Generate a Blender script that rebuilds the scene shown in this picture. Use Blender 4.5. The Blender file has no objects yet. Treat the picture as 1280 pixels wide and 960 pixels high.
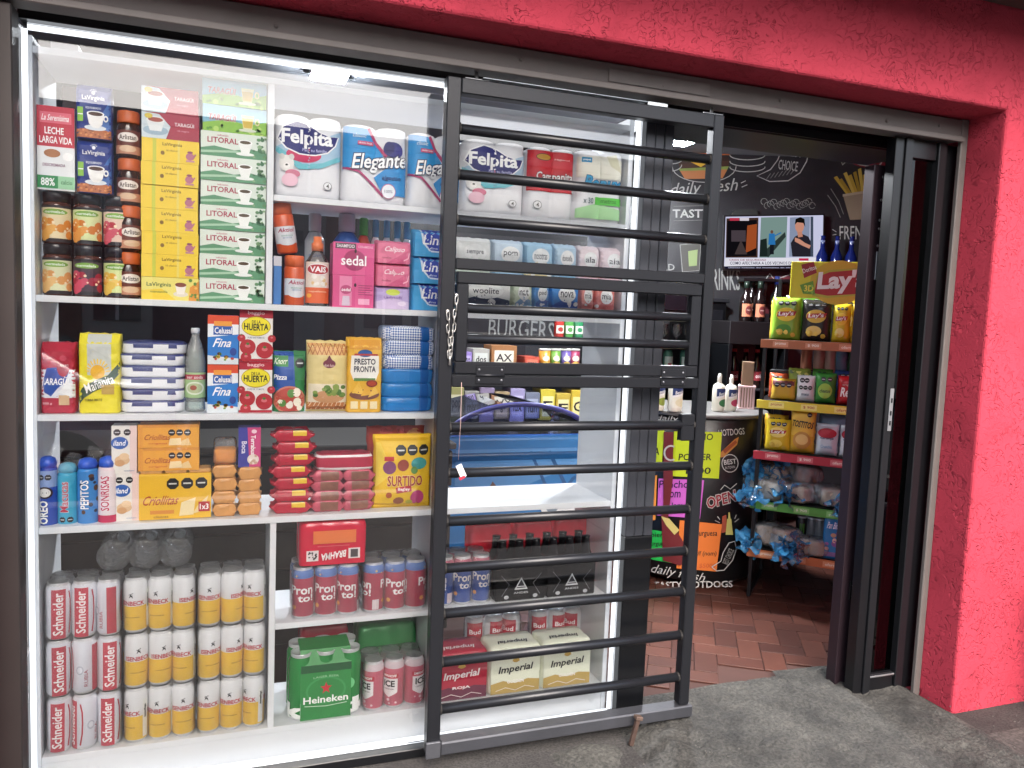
import bpy, bmesh, math, random
from mathutils import Vector, noise
random.seed(7)
S = bpy.context.scene
COL = S.collection
# ------------------------------------------------------------------ camera, world, sun
CX, CY, CZ = 0.0, -2.24825, 1.32106
YAW, PIT, ROL, FPX = 0.34615, -0.086378, 0.039704, 981.06
_f = Vector((math.sin(YAW)*math.cos(PIT), math.cos(YAW)*math.cos(PIT), math.sin(PIT)))
_r = Vector((math.cos(YAW), -math.sin(YAW), 0)); _u = _r.cross(_f)
_r2 = math.cos(ROL)*_r+math.sin(ROL)*_u; _u2 = -math.sin(ROL)*_r+math.cos(ROL)*_u
cam = bpy.data.cameras.new('camera'); cam.sensor_width = 36; cam.lens = 36*FPX/1280
cam.clip_start = 0.05; cam.clip_end = 400
camo = bpy.data.objects.new('camera', cam); COL.objects.link(camo); S.camera = camo
from mathutils import Matrix
camo.matrix_world = Matrix(((_r2.x, _u2.x, -_f.x, CX), (_r2.y, _u2.y, -_f.y, CY), (_r2.z, _u2.z, -_f.z, CZ), (0, 0, 0, 1)))
SUN_EL, SUN_AZ = math.radians(45), math.radians(183)   # azimuth from +y clockwise: over the street, to the right
w = bpy.data.worlds.new('World'); S.world = w; w.use_nodes = True
nt = w.node_tree; bg = nt.nodes['Background']
sky = nt.nodes.new('ShaderNodeTexSky'); sky.sky_type = 'NISHITA'; sky.sun_disc = False
sky.sun_elevation = SUN_EL; sky.sun_rotation = SUN_AZ; sky.dust_density = 4.0; sky.air_density = 1.0; sky.ozone_density = 0.6
nt.links.new(sky.outputs[0], bg.inputs[0]); bg.inputs[1].default_value = 0.15
sl = bpy.data.lights.new('sun', 'SUN'); sl.energy = 1.5; sl.angle = math.radians(40); sl.color = (1, .975, .945)
so = bpy.data.objects.new('sun', sl); COL.objects.link(so)
sd = Vector((math.sin(SUN_AZ)*math.cos(SUN_EL), math.cos(SUN_AZ)*math.cos(SUN_EL), math.sin(SUN_EL)))
so.rotation_euler = sd.to_track_quat('Z', 'Y').to_euler(); so.location = (4, -8, 8)
vs = S.view_settings; vs.view_transform = 'Standard'; vs.look = 'None'; vs.exposure = 1.62; vs.gamma = 1
S.cycles.transparent_max_bounces = 24; S.cycles.max_bounces = 8
LED = .75; LAMP = 420.0

# ------------------------------------------------------------------ pixel -> place
def ray(px, py):
    return ((px-640)/FPX)*_r2-((py-480)/FPX)*_u2+_f
C0 = Vector((CX, CY, CZ))
def on(px, py, axis, val):
    d = ray(px, py); return C0+d*((val-C0[axis])/d[axis])
def onplane(px, py, p0, n):
    d = ray(px, py); return C0+d*(((Vector(p0)-C0).dot(n))/d.dot(n))
def Y(px, py, y): return on(px, py, 1, y)

# ------------------------------------------------------------------ materials
def lin(h):
    if not isinstance(h, str): return h
    h = h.lstrip('#'); o = []
    for i in (0, 2, 4):
        c = int(h[i:i+2], 16)/255
        o.append(c/12.92 if c <= .04045 else ((c+.055)/1.055)**2.4)
    return tuple(o)
MC = {}
def M(col, rough=.45, metal=0., var=.05, scale=30, bump=0., bscale=60, spec=.5, coat=0.):
    k = (col, rough, metal, var, scale, bump, bscale, spec, coat)
    if k in MC: return MC[k]
    m = bpy.data.materials.new('mat_%s' % (col if isinstance(col, str) else 'c')); m.use_nodes = True
    t = m.node_tree; b = t.nodes['Principled BSDF']; c = lin(col)
    tc = t.nodes.new('ShaderNodeTexCoord')
    n = t.nodes.new('ShaderNodeTexNoise'); n.inputs['Scale'].default_value = scale; n.inputs['Detail'].default_value = 4
    t.links.new(tc.outputs['Object'], n.inputs['Vector'])
    mx = t.nodes.new('ShaderNodeMix'); mx.data_type = 'RGBA'
    mx.inputs[6].default_value = (*[x*(1-var*1.6) for x in c], 1); mx.inputs[7].default_value = (*[min(1, x*(1+var)) for x in c], 1)
    t.links.new(n.outputs[0], mx.inputs[0]); t.links.new(mx.outputs[2], b.inputs['Base Color'])
    b.inputs['Roughness'].default_value = rough; b.inputs['Metallic'].default_value = metal
    b.inputs['Specular IOR Level'].default_value = spec; b.inputs['Coat Weight'].default_value = coat
    if bump:
        n2 = t.nodes.new('ShaderNodeTexNoise'); n2.inputs['Scale'].default_value = bscale; n2.inputs['Detail'].default_value = 3; n2.inputs['Distortion'].default_value = .6
        t.links.new(tc.outputs['Object'], n2.inputs['Vector'])
        bp = t.nodes.new('ShaderNodeBump'); bp.inputs['Strength'].default_value = bump; bp.inputs['Distance'].default_value = .004
        t.links.new(n2.outputs[0], bp.inputs['Height']); t.links.new(bp.outputs[0], b.inputs['Normal'])
    MC[k] = m; return m
def emis(name, col, st):
    k = ('e', name)
    if k in MC: return MC[k]
    m = bpy.data.materials.new(name); m.use_nodes = True; t = m.node_tree
    e = t.nodes.new('ShaderNodeEmission'); e.inputs[0].default_value = (*lin(col), 1); e.inputs[1].default_value = st
    t.links.new(e.outputs[0], t.nodes['Material Output'].inputs[0]); MC[k] = m; return m
def clear(name, tint='#ffffff', ior=1.5, refl=1.0, rough=0.0, bump=0., bscale=25, haze=0., hazecol='#ffffff'):
    """thin clear sheet: see-through plus a Fresnel mirror, and for film a little milky scatter"""
    k = ('g', name)
    if k in MC: return MC[k]
    m = bpy.data.materials.new(name); m.use_nodes = True; t = m.node_tree; t.nodes.remove(t.nodes['Principled BSDF'])
    tr = t.nodes.new('ShaderNodeBsdfTransparent'); tr.inputs[0].default_value = (*lin(tint), 1)
    gl = t.nodes.new('ShaderNodeBsdfGlossy'); gl.inputs['Roughness'].default_value = rough
    fr = t.nodes.new('ShaderNodeFresnel'); fr.inputs[0].default_value = ior
    mu = t.nodes.new('ShaderNodeMath'); mu.operation = 'MULTIPLY'; mu.inputs[1].default_value = refl
    t.links.new(fr.outputs[0], mu.inputs[0])
    base = tr
    if haze:
        df = t.nodes.new('ShaderNodeBsdfDiffuse'); df.inputs[0].default_value = (*lin(hazecol), 1)
        hm = t.nodes.new('ShaderNodeMixShader'); hm.inputs[0].default_value = haze
        t.links.new(tr.outputs[0], hm.inputs[1]); t.links.new(df.outputs[0], hm.inputs[2]); base = hm
    mx = t.nodes.new('ShaderNodeMixShader'); t.links.new(mu.outputs[0], mx.inputs[0])
    t.links.new(base.outputs[0], mx.inputs[1]); t.links.new(gl.outputs[0], mx.inputs[2])
    if bump:
        tc = t.nodes.new('ShaderNodeTexCoord'); n2 = t.nodes.new('ShaderNodeTexNoise'); n2.inputs['Scale'].default_value = bscale
        n2.inputs['Detail'].default_value = 3; n2.inputs['Distortion'].default_value = 1.0
        t.links.new(tc.outputs['Object'], n2.inputs['Vector'])
        bp = t.nodes.new('ShaderNodeBump'); bp.inputs['Strength'].default_value = bump; bp.inputs['Distance'].default_value = .01
        t.links.new(n2.outputs[0], bp.inputs['Height']); t.links.new(bp.outputs[0], gl.inputs['Normal']); t.links.new(bp.outputs[0], fr.inputs['Normal'])
    t.links.new(mx.outputs[0], t.nodes['Material Output'].inputs[0]); MC[k] = m; return m

# ------------------------------------------------------------------ objects
def thing(name, label, cat, loc=(0, 0, 0), rz=0., group=None, rot=None):
    o = bpy.data.objects.new(name, None); COL.objects.link(o); o.empty_display_size = .05
    o.location = loc; o.rotation_euler = rot or (0, 0, rz)
    o['label'] = label; o['category'] = cat
    if group: o['group'] = group
    return o
def part(name, me, parent=None, loc=(0, 0, 0), rot=(0, 0, 0), kind=None):
    o = bpy.data.objects.new(name, me); COL.objects.link(o); o.location = loc; o.rotation_euler = rot
    if parent: o.parent = parent
    if kind: o['kind'] = kind
    return o
def tag(o, label, cat, group=None):
    o['label'] = label; o['category'] = cat
    if group: o['group'] = group
    return o
def mesh(name, v, f, mats, mi=None, smooth=False):
    me = bpy.data.meshes.new(name); me.from_pydata(v, [], f)
    for m in (mats if isinstance(mats, (list, tuple)) else [mats]): me.materials.append(m)
    if mi: me.polygons.foreach_set('material_index', mi)
    if smooth: me.polygons.foreach_set('use_smooth', [True]*len(f))
    me.update(); return me
BX = {}
def box(w, d, h, mat, bev=.002, org='c', seg=1):
    """box mesh, x centred, y centred, z from 0"""
    k = (round(w, 4), round(d, 4), round(h, 4), mat.name, bev, org, seg)
    if k in BX: return BX[k]
    bm = bmesh.new(); bmesh.ops.create_cube(bm, size=1)
    for v in bm.verts:
        v.co.x *= w; v.co.y *= d; v.co.z = (v.co.z+(.5 if org == 'c' else 0))*h
    if bev: bmesh.ops.bevel(bm, geom=bm.edges[:], offset=min(bev, w*.3, d*.3, h*.3), segments=seg, affect='EDGES', profile=.5)
    me = bpy.data.meshes.new('box'); bm.to_mesh(me); bm.free(); me.materials.append(mat); BX[k] = me; return me
def slab(name, x0, x1, y0, y1, z0, z1, mat, parent=None, bev=.001, kind=None):
    return part(name, box(x1-x0, y1-y0, z1-z0, mat, bev), parent, ((x0+x1)/2, (y0+y1)/2, z0), kind=kind)
def lathe(prof, mats, mi=None, n=24, smooth=True, closed=True):
    """prof: list of (r,z); mi: material index per ring"""
    v = []; f = []; m = []
    for r, z in prof:
        for i in range(n):
            a = 2*math.pi*i/n; v.append((r*math.sin(a), -r*math.cos(a), z))
    for k in range(len(prof)-1):
        for i in range(n):
            j = (i+1) % n; f.append((k*n+i, k*n+j, (k+1)*n+j, (k+1)*n+i)); m.append(mi[k] if mi else 0)
    if closed:
        f.append(tuple(range(n-1, -1, -1))); m.append(mi[0] if mi else 0)
        t = (len(prof)-1)*n; f.append(tuple(range(t, t+n))); m.append(mi[-1] if mi else 0)
    me = mesh('lathe', v, f, mats, m, smooth)
    return me
def tube(pts, r, mat, n=8, closed=False, smooth=True):
    v = []; f = []; P = [Vector(p) for p in pts]; N = len(P)
    for i, p in enumerate(P):
        a = P[(i-1) % N] if (closed or i > 0) else p; b = P[(i+1) % N] if (closed or i < N-1) else p
        t = (b-a).normalized(); s = t.cross(Vector((0, 0, 1)))
        if s.length < .05: s = t.cross(Vector((0, 1, 0)))
        s.normalize(); q = s.cross(t)
        for k in range(n):
            an = 2*math.pi*k/n; v.append(p+(s*math.cos(an)+q*math.sin(an))*r)
    for i in range(N if closed else N-1):
        j = (i+1) % N
        for k in range(n):
            l = (k+1) % n; f.append((i*n+k, i*n+l, j*n+l, j*n+k))
    if not closed:
        f.append(tuple(range(n-1, -1, -1))); f.append(tuple(range((N-1)*n, N*n)))
    return mesh('tube', v, f, mat, None, smooth)
def prism(outline, z0, z1, mat, axis='z'):
    """outline polygon extruded; axis y: outline is (x,z) and z0,z1 are y"""
    n = len(outline)
    if axis == 'z': v = [(a, b, z0) for a, b in outline]+[(a, b, z1) for a, b in outline]
    else: v = [(a, z0, b) for a, b in outline]+[(a, z1, b) for a, b in outline]
    f = [tuple(range(n)), tuple(range(2*n-1, n-1, -1))]+[(i, i+n, (i+1) % n+n, (i+1) % n) for i in range(n)]
    me = mesh('prism', v, f, mat)
    bm = bmesh.new(); bm.from_mesh(me); bmesh.ops.recalc_face_normals(bm, faces=bm.faces[:]); bm.to_mesh(me); bm.free()
    return me

# ------------------------------------------------------------------ flat print: shapes and lettering as thin polygons
TG = {}
def text_geo(s, bold):
    k = (s, bold)
    if k in TG: return TG[k]
    cu = bpy.data.curves.new('lettering', 'FONT'); cu.body = s; cu.offset = bold; cu.resolution_u = 2; cu.fill_mode = 'FRONT'
    ob = bpy.data.objects.new('lettering', cu); me = ob.to_mesh()
    v = [(p.co.x, p.co.y) for p in me.vertices]; f = [tuple(p.vertices) for p in me.polygons]
    ob.to_mesh_clear(); bpy.data.objects.remove(ob); bpy.data.curves.remove(cu)
    TG[k] = (v, f); return TG[k]
from mathutils.geometry import tessellate_polygon
def tess(p): return tessellate_polygon([[Vector(q) for q in p]])
class Art:
    def __init__(s, W=1., H=1., step=.00016):
        s.W, s.H, s.v, s.f, s.m, s.mats, s.lay, s.step = W, H, [], [], [], [], 1, step
    def mat(s, c):
        m = c if not isinstance(c, str) else M(c, .5, var=.03)
        if m not in s.mats: s.mats.append(m)
        return s.mats.index(m)
    def add(s, pts, faces, c, keep=False):
        b = len(s.v); i = s.mat(c)
        s.v += [(x, y, s.lay*s.step) for x, y in pts]
        for f in faces: s.f.append(tuple(b+q for q in f)); s.m.append(i)
        if not keep: s.lay += 1
        return s
    def P(s, pts, c, keep=False):      # polygon, face fractions
        return s.add([(x*s.W, y*s.H) for x, y in pts], [tuple(range(len(pts)))], c, keep)
    def R(s, x0, y0, x1, y1, c, nu=1, nv=1, keep=False):
        pts = [((x0+(x1-x0)*i/nu)*s.W, (y0+(y1-y0)*j/nv)*s.H) for j in range(nv+1) for i in range(nu+1)]
        return s.add(pts, [(j*(nu+1)+i, j*(nu+1)+i+1, (j+1)*(nu+1)+i+1, (j+1)*(nu+1)+i) for j in range(nv) for i in range(nu)], c, keep)
    def E(s, cx, cy, rx, ry, c, n=20, rot=0., keep=False):
        pts = [(cx*s.W, cy*s.H)]; k = math.cos(rot); q = math.sin(rot)
        for fr in (.5, 1):
            for i in range(n):
                a = 2*math.pi*i/n; x = rx*s.W*math.cos(a)*fr; y = ry*s.H*math.sin(a)*fr
                pts.append((cx*s.W+x*k-y*q, cy*s.H+x*q+y*k))
        f = [(0, 1+i, 1+(i+1) % n) for i in range(n)]+[(1+i, 1+n+i, 1+n+(i+1) % n, 1+(i+1) % n) for i in range(n)]
        return s.add(pts, f, c, keep)
    def L(s, pts, wd, c, keep=False):  # stroke; wd as fraction of H
        q = [Vector((x*s.W, y*s.H)) for x, y in pts]; h = wd*s.H/2; a = []; b = []
        for i, p in enumerate(q):
            t = (q[min(i+1, len(q)-1)]-q[max(i-1, 0)]); t = t.normalized() if t.length > 1e-9 else Vector((1, 0)); nn = Vector((-t.y, t.x))*h
            a.append(tuple(p+nn)); b.append(tuple(p-nn))
        N = len(q)
        return s.add(b+a, [(i, i+1, N+i+1, N+i) for i in range(N-1)], c, keep)
    def T(s, txt, cx, cy, w, h, c, bold=.012, shear=0., rot=0., out=None, outw=.05, arc=0.):
        v0, _ = text_geo(txt, 0.0)
        x0 = min(p[0] for p in v0); x1 = max(p[0] for p in v0); y0 = min(p[1] for p in v0); y1 = max(p[1] for p in v0)
        k = math.cos(rot); q = math.sin(rot)
        for col, bo in (((out, outw),) if out else ())+((c, bold),):
            v, f = text_geo(txt, bo); pts = []
            for a, b in v:
                a = (a-(x0+x1)/2)/(x1-x0); b = (b-(y0+y1)/2)/(y1-y0)
                x = a*w*s.W+b*shear*h*s.H; y = b*h*s.H-arc*(a*2)**2*h*s.H
                pts.append((cx*s.W+x*k-y*q, cy*s.H+x*q+y*k))
            s.add(pts, f, col)
        return s
    def dots(s, boxx, n, c, r=(.01, .03), seed=1):
        rd = random.Random(seed)
        for _ in range(n):
            rr = rd.uniform(*r); s.E(rd.uniform(boxx[0], boxx[2]), rd.uniform(boxx[1], boxx[3]), rr, rr*s.W/s.H*rd.uniform(.7, 1.2), c if isinstance(c, str) else rd.choice(c), 10, keep=True)
        s.lay += 1; return s
    def mesh(s, fn, maxe=None):
        if maxe:     # split long triangles so the print follows a curved face
            vs, fs, ms = list(s.v), [], []
            for f, m in zip(s.f, s.m):
                st = [(f[0], f[k], f[k+1]) for k in range(1, len(f)-1)] if len(f) < 5 else [tuple(f[q] for q in t) for t in tess([s.v[q] for q in f])]
                while st:
                    t = st.pop(); L = [math.dist(vs[t[k]][:2], vs[t[(k+1) % 3]][:2]) for k in range(3)]; k = L.index(max(L))
                    if L[k] > maxe:
                        a, b, c = t[k], t[(k+1) % 3], t[(k+2) % 3]; vs.append(tuple((vs[a][i]+vs[b][i])/2 for i in range(3))); n = len(vs)-1
                        st += [(a, n, c), (n, b, c)]
                    else: fs.append(t); ms.append(m)
            return mesh('print', [fn(*p) for p in vs], fs, s.mats, ms)
        return mesh('print', [fn(*p) for p in s.v], s.f, s.mats, s.m)
def flat(W, H, d): return lambda u, v, o: (u-W/2, -d/2-o-.0004, v)
def cyl(r, span, z0=0.): # art width W = arc length
    def cylmap(u, v, o): return ((r+o+.0005)*math.sin((u-span/2)/r), -(r+o+.0005)*math.cos((u-span/2)/r), z0+v)
    return cylmap
HEXA = [(math.cos(math.pi/8+i*math.pi/4), math.sin(math.pi/8+i*math.pi/4)) for i in range(8)]
def seals(a, xs, y, r):  # black octagon warning marks
    for x in xs:
        a.P([(x+p*r, y+q*r*a.W/a.H) for p, q in HEXA], '#1c1c20', keep=True)
    a.lay += 1
    for x in xs: a.R(x-r*.6, y-r*.12*a.W/a.H, x+r*.6, y+r*.12*a.W/a.H, '#d8d8d8', keep=True)
    a.lay += 1
ORD = ['top', 'second', 'third', 'fourth', 'fifth', 'sixth', 'seventh', 'eighth', 'ninth']
def nth(i, n):
    if i == 0: return 'topmost'
    if i == n-1: return 'lowest'
    return ORD[i]+' from the top'
# ================================================================== LARGE STRUCTURE
def stucco(name, col):
    m = bpy.data.materials.new(name); m.use_nodes = True; t = m.node_tree; b = t.nodes['Principled BSDF']
    tc = t.nodes.new('ShaderNodeTexCoord')
    def nz(sc, det, dist=0.):
        n = t.nodes.new('ShaderNodeTexNoise'); n.inputs['Scale'].default_value = sc; n.inputs['Detail'].default_value = det; n.inputs['Distortion'].default_value = dist
        t.links.new(tc.outputs['Object'], n.inputs['Vector']); return n
    big = nz(1.6, 4); worm = nz(30, 1.5, 2.2); fine = nz(170, 3)
    r = t.nodes.new('ShaderNodeValToRGB'); r.color_ramp.elements[0].position = .40; r.color_ramp.elements[1].position = .455
    t.links.new(worm.outputs[0], r.inputs[0])
    mk = nz(9, 2); mr = t.nodes.new('ShaderNodeValToRGB'); mr.color_ramp.elements[0].position = .42; mr.color_ramp.elements[1].position = .56
    t.links.new(mk.outputs[0], mr.inputs[0])
    # grooves only in patches: height = max(groove, mask)
    mxm = t.nodes.new('ShaderNodeMath'); mxm.operation = 'MAXIMUM'; t.links.new(r.outputs[0], mxm.inputs[0])
    inv = t.nodes.new('ShaderNodeMath'); inv.operation = 'SUBTRACT'; inv.inputs[0].default_value = .75; t.links.new(mr.outputs[0], inv.inputs[1]); t.links.new(inv.outputs[0], mxm.inputs[1])
    ad = t.nodes.new('ShaderNodeMath'); ad.operation = 'MULTIPLY_ADD'; ad.inputs[1].default_value = .22
    t.links.new(fine.outputs[0], ad.inputs[0]); t.links.new(mxm.outputs[0], ad.inputs[2])
    bp = t.nodes.new('ShaderNodeBump'); bp.inputs['Strength'].default_value = .9; bp.inputs['Distance'].default_value = .006
    t.links.new(ad.outputs[0], bp.inputs['Height']); t.links.new(bp.outputs[0], b.inputs['Normal'])
    c = lin(col); mx = t.nodes.new('ShaderNodeMix'); mx.data_type = 'RGBA'
    mx.inputs[6].default_value = (*[x*.82 for x in c], 1); mx.inputs[7].default_value = (*[min(1, x*1.12) for x in c], 1)
    t.links.new(big.outputs[0], mx.inputs[0]); b.inputs['Roughness'].default_value = .85; b.inputs['Specular IOR Level'].default_value = .25
    st = nz(4.5, 7, .4); sr = t.nodes.new('ShaderNodeValToRGB'); sr.color_ramp.elements[0].position = .30; sr.color_ramp.elements[1].position = .46
    sr.color_ramp.elements[0].color = (.62, .60, .60, 1); sr.color_ramp.elements[1].color = (1, 1, 1, 1); t.links.new(st.outputs[0], sr.inputs[0])
    m2 = t.nodes.new('ShaderNodeMix'); m2.data_type = 'RGBA'; m2.blend_type = 'MULTIPLY'; m2.inputs[0].default_value = .55
    t.links.new(mx.outputs[2], m2.inputs[6]); t.links.new(sr.outputs[0], m2.inputs[7]); t.links.new(m2.outputs[2], b.inputs['Base Color'])
    return m
def ground_mat(name, c1, c2, s1=3., s2=90., bump=.6, dist=.006, speck=None):
    m = bpy.data.materials.new(name); m.use_nodes = True; t = m.node_tree; b = t.nodes['Principled BSDF']
    tc = t.nodes.new('ShaderNodeTexCoord')
    def nz(sc, det):
        n = t.nodes.new('ShaderNodeTexNoise'); n.inputs['Scale'].default_value = sc; n.inputs['Detail'].default_value = det; n.inputs['Roughness'].default_value = .65
        t.links.new(tc.outputs['Object'], n.inputs['Vector']); return n
    a = nz(s1, 8); f = nz(s2, 8)
    r = t.nodes.new('ShaderNodeValToRGB'); r.color_ramp.elements[0].position = .33; r.color_ramp.elements[1].position = .68
    r.color_ramp.elements[0].color = (*lin(c1), 1); r.color_ramp.elements[1].color = (*lin(c2), 1); t.links.new(a.outputs[0], r.inputs[0])
    mx = t.nodes.new('ShaderNodeMix'); mx.data_type = 'RGBA'; mx.blend_type = 'MULTIPLY'; mx.inputs[0].default_value = .8
    r2 = t.nodes.new('ShaderNodeValToRGB'); r2.color_ramp.elements[0].position = .40; r2.color_ramp.elements[1].position = .60
    r2.color_ramp.elements[0].color = (.30, .30, .30, 1); r2.color_ramp.elements[1].color = (1, 1, 1, 1)
    t.links.new(f.outputs[0], r2.inputs[0]); t.links.new(r.outputs[0], mx.inputs[6]); t.links.new(r2.outputs[0], mx.inputs[7])
    t.links.new(mx.outputs[2], b.inputs['Base Color']); b.inputs['Roughness'].default_value = .85
    bp = t.nodes.new('ShaderNodeBump'); bp.inputs['Strength'].default_value = bump; bp.inputs['Distance'].default_value = dist
    t.links.new(f.outputs[0], bp.inputs['Height']); t.links.new(bp.outputs[0], b.inputs['Normal'])
    return m
PINK = stucco('pink_stucco', '#b93c4d')
STEEL = M('#68625f', .6, .1, .16, 9, .15, 40)
BLACK = M('#0d0e11', .32, .0, .1, 12)
ALU = M('#2a2b2f', .32, .55, .12, 8, .05, 60)
WHITE = M('#e4e6ea', .42, .0, .05, 4, .05, 25)
GATE = M('#1f2024', .34, .25, .10, 14, .06, 90)
CONC = ground_mat('rough_concrete', '#353432', '#5c5a55', 5, 95, 1., .012)
PAVE = ground_mat('pavement_concrete', '#322f2e', '#4b4846', 1.8, 130, .5, .004)
ASPH = ground_mat('asphalt', '#2f2f31', '#454549', 4, 160, .6, .004)

# ground: one sheet out to the horizon, road below the pavement edge
part('ground', mesh('ground', [(-150, -160, -.30), (150, -160, -.30), (150, 60, -.30), (-150, 60, -.30)], [(0, 1, 2, 3)], ASPH), kind='structure')
slab('pavement', -30, 30, -3.4, .02, -.29, -.022, PAVE, kind='structure', bev=.01)
slab('kerb', -30, 30, -3.56, -3.404, -.29, -.018, M('#a9a6a0', .8, 0, .15, 8), kind='structure', bev=.02)
slab('pavement', -30, 30, -14.2, -11.2, -.29, -.15, PAVE, kind='structure', bev=.01).name = 'pavement_far'
# paving slabs right of the door
pv = thing('paving', 'square cement paving slabs along the foot of the pink wall', 'paving')
CM = ground_mat('cement_slab', '#3f3b39', '#5c5652', 5, 80, .6, .004)
for i in range(6):
    for j in range(5):
        slab('paving_slab', 2.25+i*.41, 2.65+i*.41-.006, -2.42+j*.40, -2.026+j*.40, -.0225, -.010+random.uniform(-.003, .003), CM, pv, .004)
# rough cement ramp in the doorway
def ramp():
    v = []; f = []; nu, nv = 110, 80
    for j in range(nv+1):
        for i in range(nu+1):
            s = i/nu; t = j/nv
            x = 1.20+s*1.22
            ytop = .055+.02*noise.noise((x*4, 0, 3))+(.04 if x > 1.95 else 0)+.03*max(0, math.sin((x-1.3)*3.2))
            ybot = -.72-.10*noise.noise((x*3, 7, 0))-.15*math.sin((x-1.2)*2.4)
            y = ybot+(ytop-ybot)*t
            e = min(1, t*9)*min(1, s*12)*min(1, (1-s)*16)
            lump = noise.noise((x*5, y*5, 0))*.014+noise.noise((x*17, y*17, 4))*.010+noise.noise((x*38, y*38, 9))*.009
            z = -.024+e*(.026+lump+.018*t)
            if t > .97: z = min(z, .012)
            v.append((x, y, z))
    for j in range(nv):
        for i in range(nu):
            a = j*(nu+1)+i; f.append((a, a+1, a+nu+2, a+nu+1))
    return mesh('ramp', v, f, CONC, None, True)
tag(part('doorway_ramp', ramp()), 'rough grey cement ramp laid across the shop doorway', 'ramp')
def patch(cx, cy, r, seed, zz=.012):
    v = [(cx, cy, -.022+zz)]; f = []; n = 26
    for k, fr in enumerate((.35, .7, 1)):
        for i in range(n):
            a = 2*math.pi*i/n; q = r*fr*(1+.35*noise.noise((math.cos(a)*1.5, math.sin(a)*1.5, seed)))
            v.append((cx+q*math.cos(a)*1.3, cy+q*math.sin(a)*.75, -.022+(zz*(1-fr**2)+.006*noise.noise((a*3, fr*4, seed)) if fr < 1 else -.002)))
    f += [(0, 1+i, 1+(i+1) % n) for i in range(n)]
    for k in range(2): f += [(1+k*n+i, 1+(k+1)*n+i, 1+(k+1)*n+(i+1) % n, 1+k*n+(i+1) % n) for i in range(n)]
    return mesh('patch', v, f, ground_mat('patch', '#484743', '#67655f', 8, 90, 1., .008), None, True)
def grit():
    v = []; f = []; rd = random.Random(5)
    for k in range(420):
        x = rd.uniform(.3, 3.0); y = -.17-abs(rd.gauss(0, .22)) if k % 3 else rd.uniform(-1.3, -.2); r = rd.uniform(.0012, .0042); b = len(v); z = -.0215 if x < 1.25 or y < -.9 else .006
        for q in range(6):
            d = ((1, 0, 0), (0, 1, 0), (-1, 0, 0), (0, -1, 0), (0, 0, .9), (0, 0, -.9))[q]; s_ = r*rd.uniform(.6, 1.3); v.append((x+d[0]*s_, y+d[1]*s_, z+.5*r+d[2]*s_))
        f += [(b+i, b+(i+1) % 4, b+4) for i in range(4)]+[(b+(i+1) % 4, b+i, b+5) for i in range(4)]
    return mesh('grit', v, f, M('#5c5a55', .9, 0, .4, 200))
part('grit', grit(), kind='stuff')
pp = on(735, 945, 2, -.02); tag(part('cement_patch', patch(pp.x, pp.y, .10, 3)), 'pale cement patch on the pavement below the gate', 'patch')

# red stucco front wall of the shop around one wide opening
xL, xR, zT, WY = -.525, 2.42, 2.066, -.275
out = [(-9, -.03), (xL, -.03), (xL, zT), (xR, zT), (xR, -.03), (9, -.03), (9, 3.9), (-9, 3.9)]
sw = thing('shop_building', 'pinkish red stucco shop front with wide shuttered opening', 'building')
def wall_mesh():
    bm = bmesh.new()
    fr = [bm.verts.new((a, WY, b)) for a, b in out]; bk = [bm.verts.new((a, .30 if False else -.004, b)) for a, b in out]
    F = bm.faces.new(fr); B = bm.faces.new(bk[::-1])
    n = len(out)
    for i in range(n): bm.faces.new((fr[i], bk[i], bk[(i+1) % n], fr[(i+1) % n]))
    bmesh.ops.recalc_face_normals(bm, faces=bm.faces[:])
    ed = [e for e in bm.edges if all(abs(v.co.y-WY) < 1e-5 for v in e.verts) and all(abs(v.co.x) < 3 and v.co.z < 2.2 for v in e.verts)]
    bmesh.ops.bevel(bm, geom=ed, offset=.012, segments=3, affect='EDGES', profile=.5)
    bmesh.ops.triangulate(bm, faces=[f for f in bm.faces if len(f.verts) > 4])
    me = bpy.data.meshes.new('wall'); bm.to_mesh(me); bm.free(); me.materials.append(PINK); return me
part('stucco_wall', wall_mesh(), sw)
slab('eave', -9, 9, -.68, WY-.002, 2.385, 2.50, M('#4a3f38', .7, 0, .2, 6), sw, .01)
slab('roof_slab', -9, 9, -1.1, 6, 3.905, 4.1, M('#8a8682', .8), sw)
# old steel frame of the opening
sf = thing('opening_frame', 'worn grey steel frame lining the red opening', 'door frame')
bt = Y(500, 37, -.1).z; bb = 1.988
slab('header_beam', xL+.004, xR-.034, -.135, -.065, bb, zT-.006, STEEL, sf, .003)
slab('header_flange', xL+.004, xR-.034, -.150, -.1365, bb-.006, bb+.012, STEEL, sf, .002)
slab('beam_splice', 1.02, 1.36, -.1385, -.1352, bb+.018, zT-.022, M('#706a67', .6, .1, .2, 12), sf, .001)
slab('side_post', xR-.032, xR-.002, -.135, -.118, -.02, zT-.002, STEEL, sf, .003)
slab('side_post', xL+.003, xL+.055, -.135, -.07, -.02, bb-.008, M('#2c2625', .55, .2, .16, 9), sf, .003)
for k, x in enumerate((.1, .75, 1.2, 1.62, 2.05, 2.28)):
    part('rivet', lathe([(.006, 0), (.006, .002), (.003, .004)], STEEL, n=8), sf, (x, -.1352, (bb+zT)/2-.01+.012*(k % 2)), (math.pi/2, 0, 0))

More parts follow.
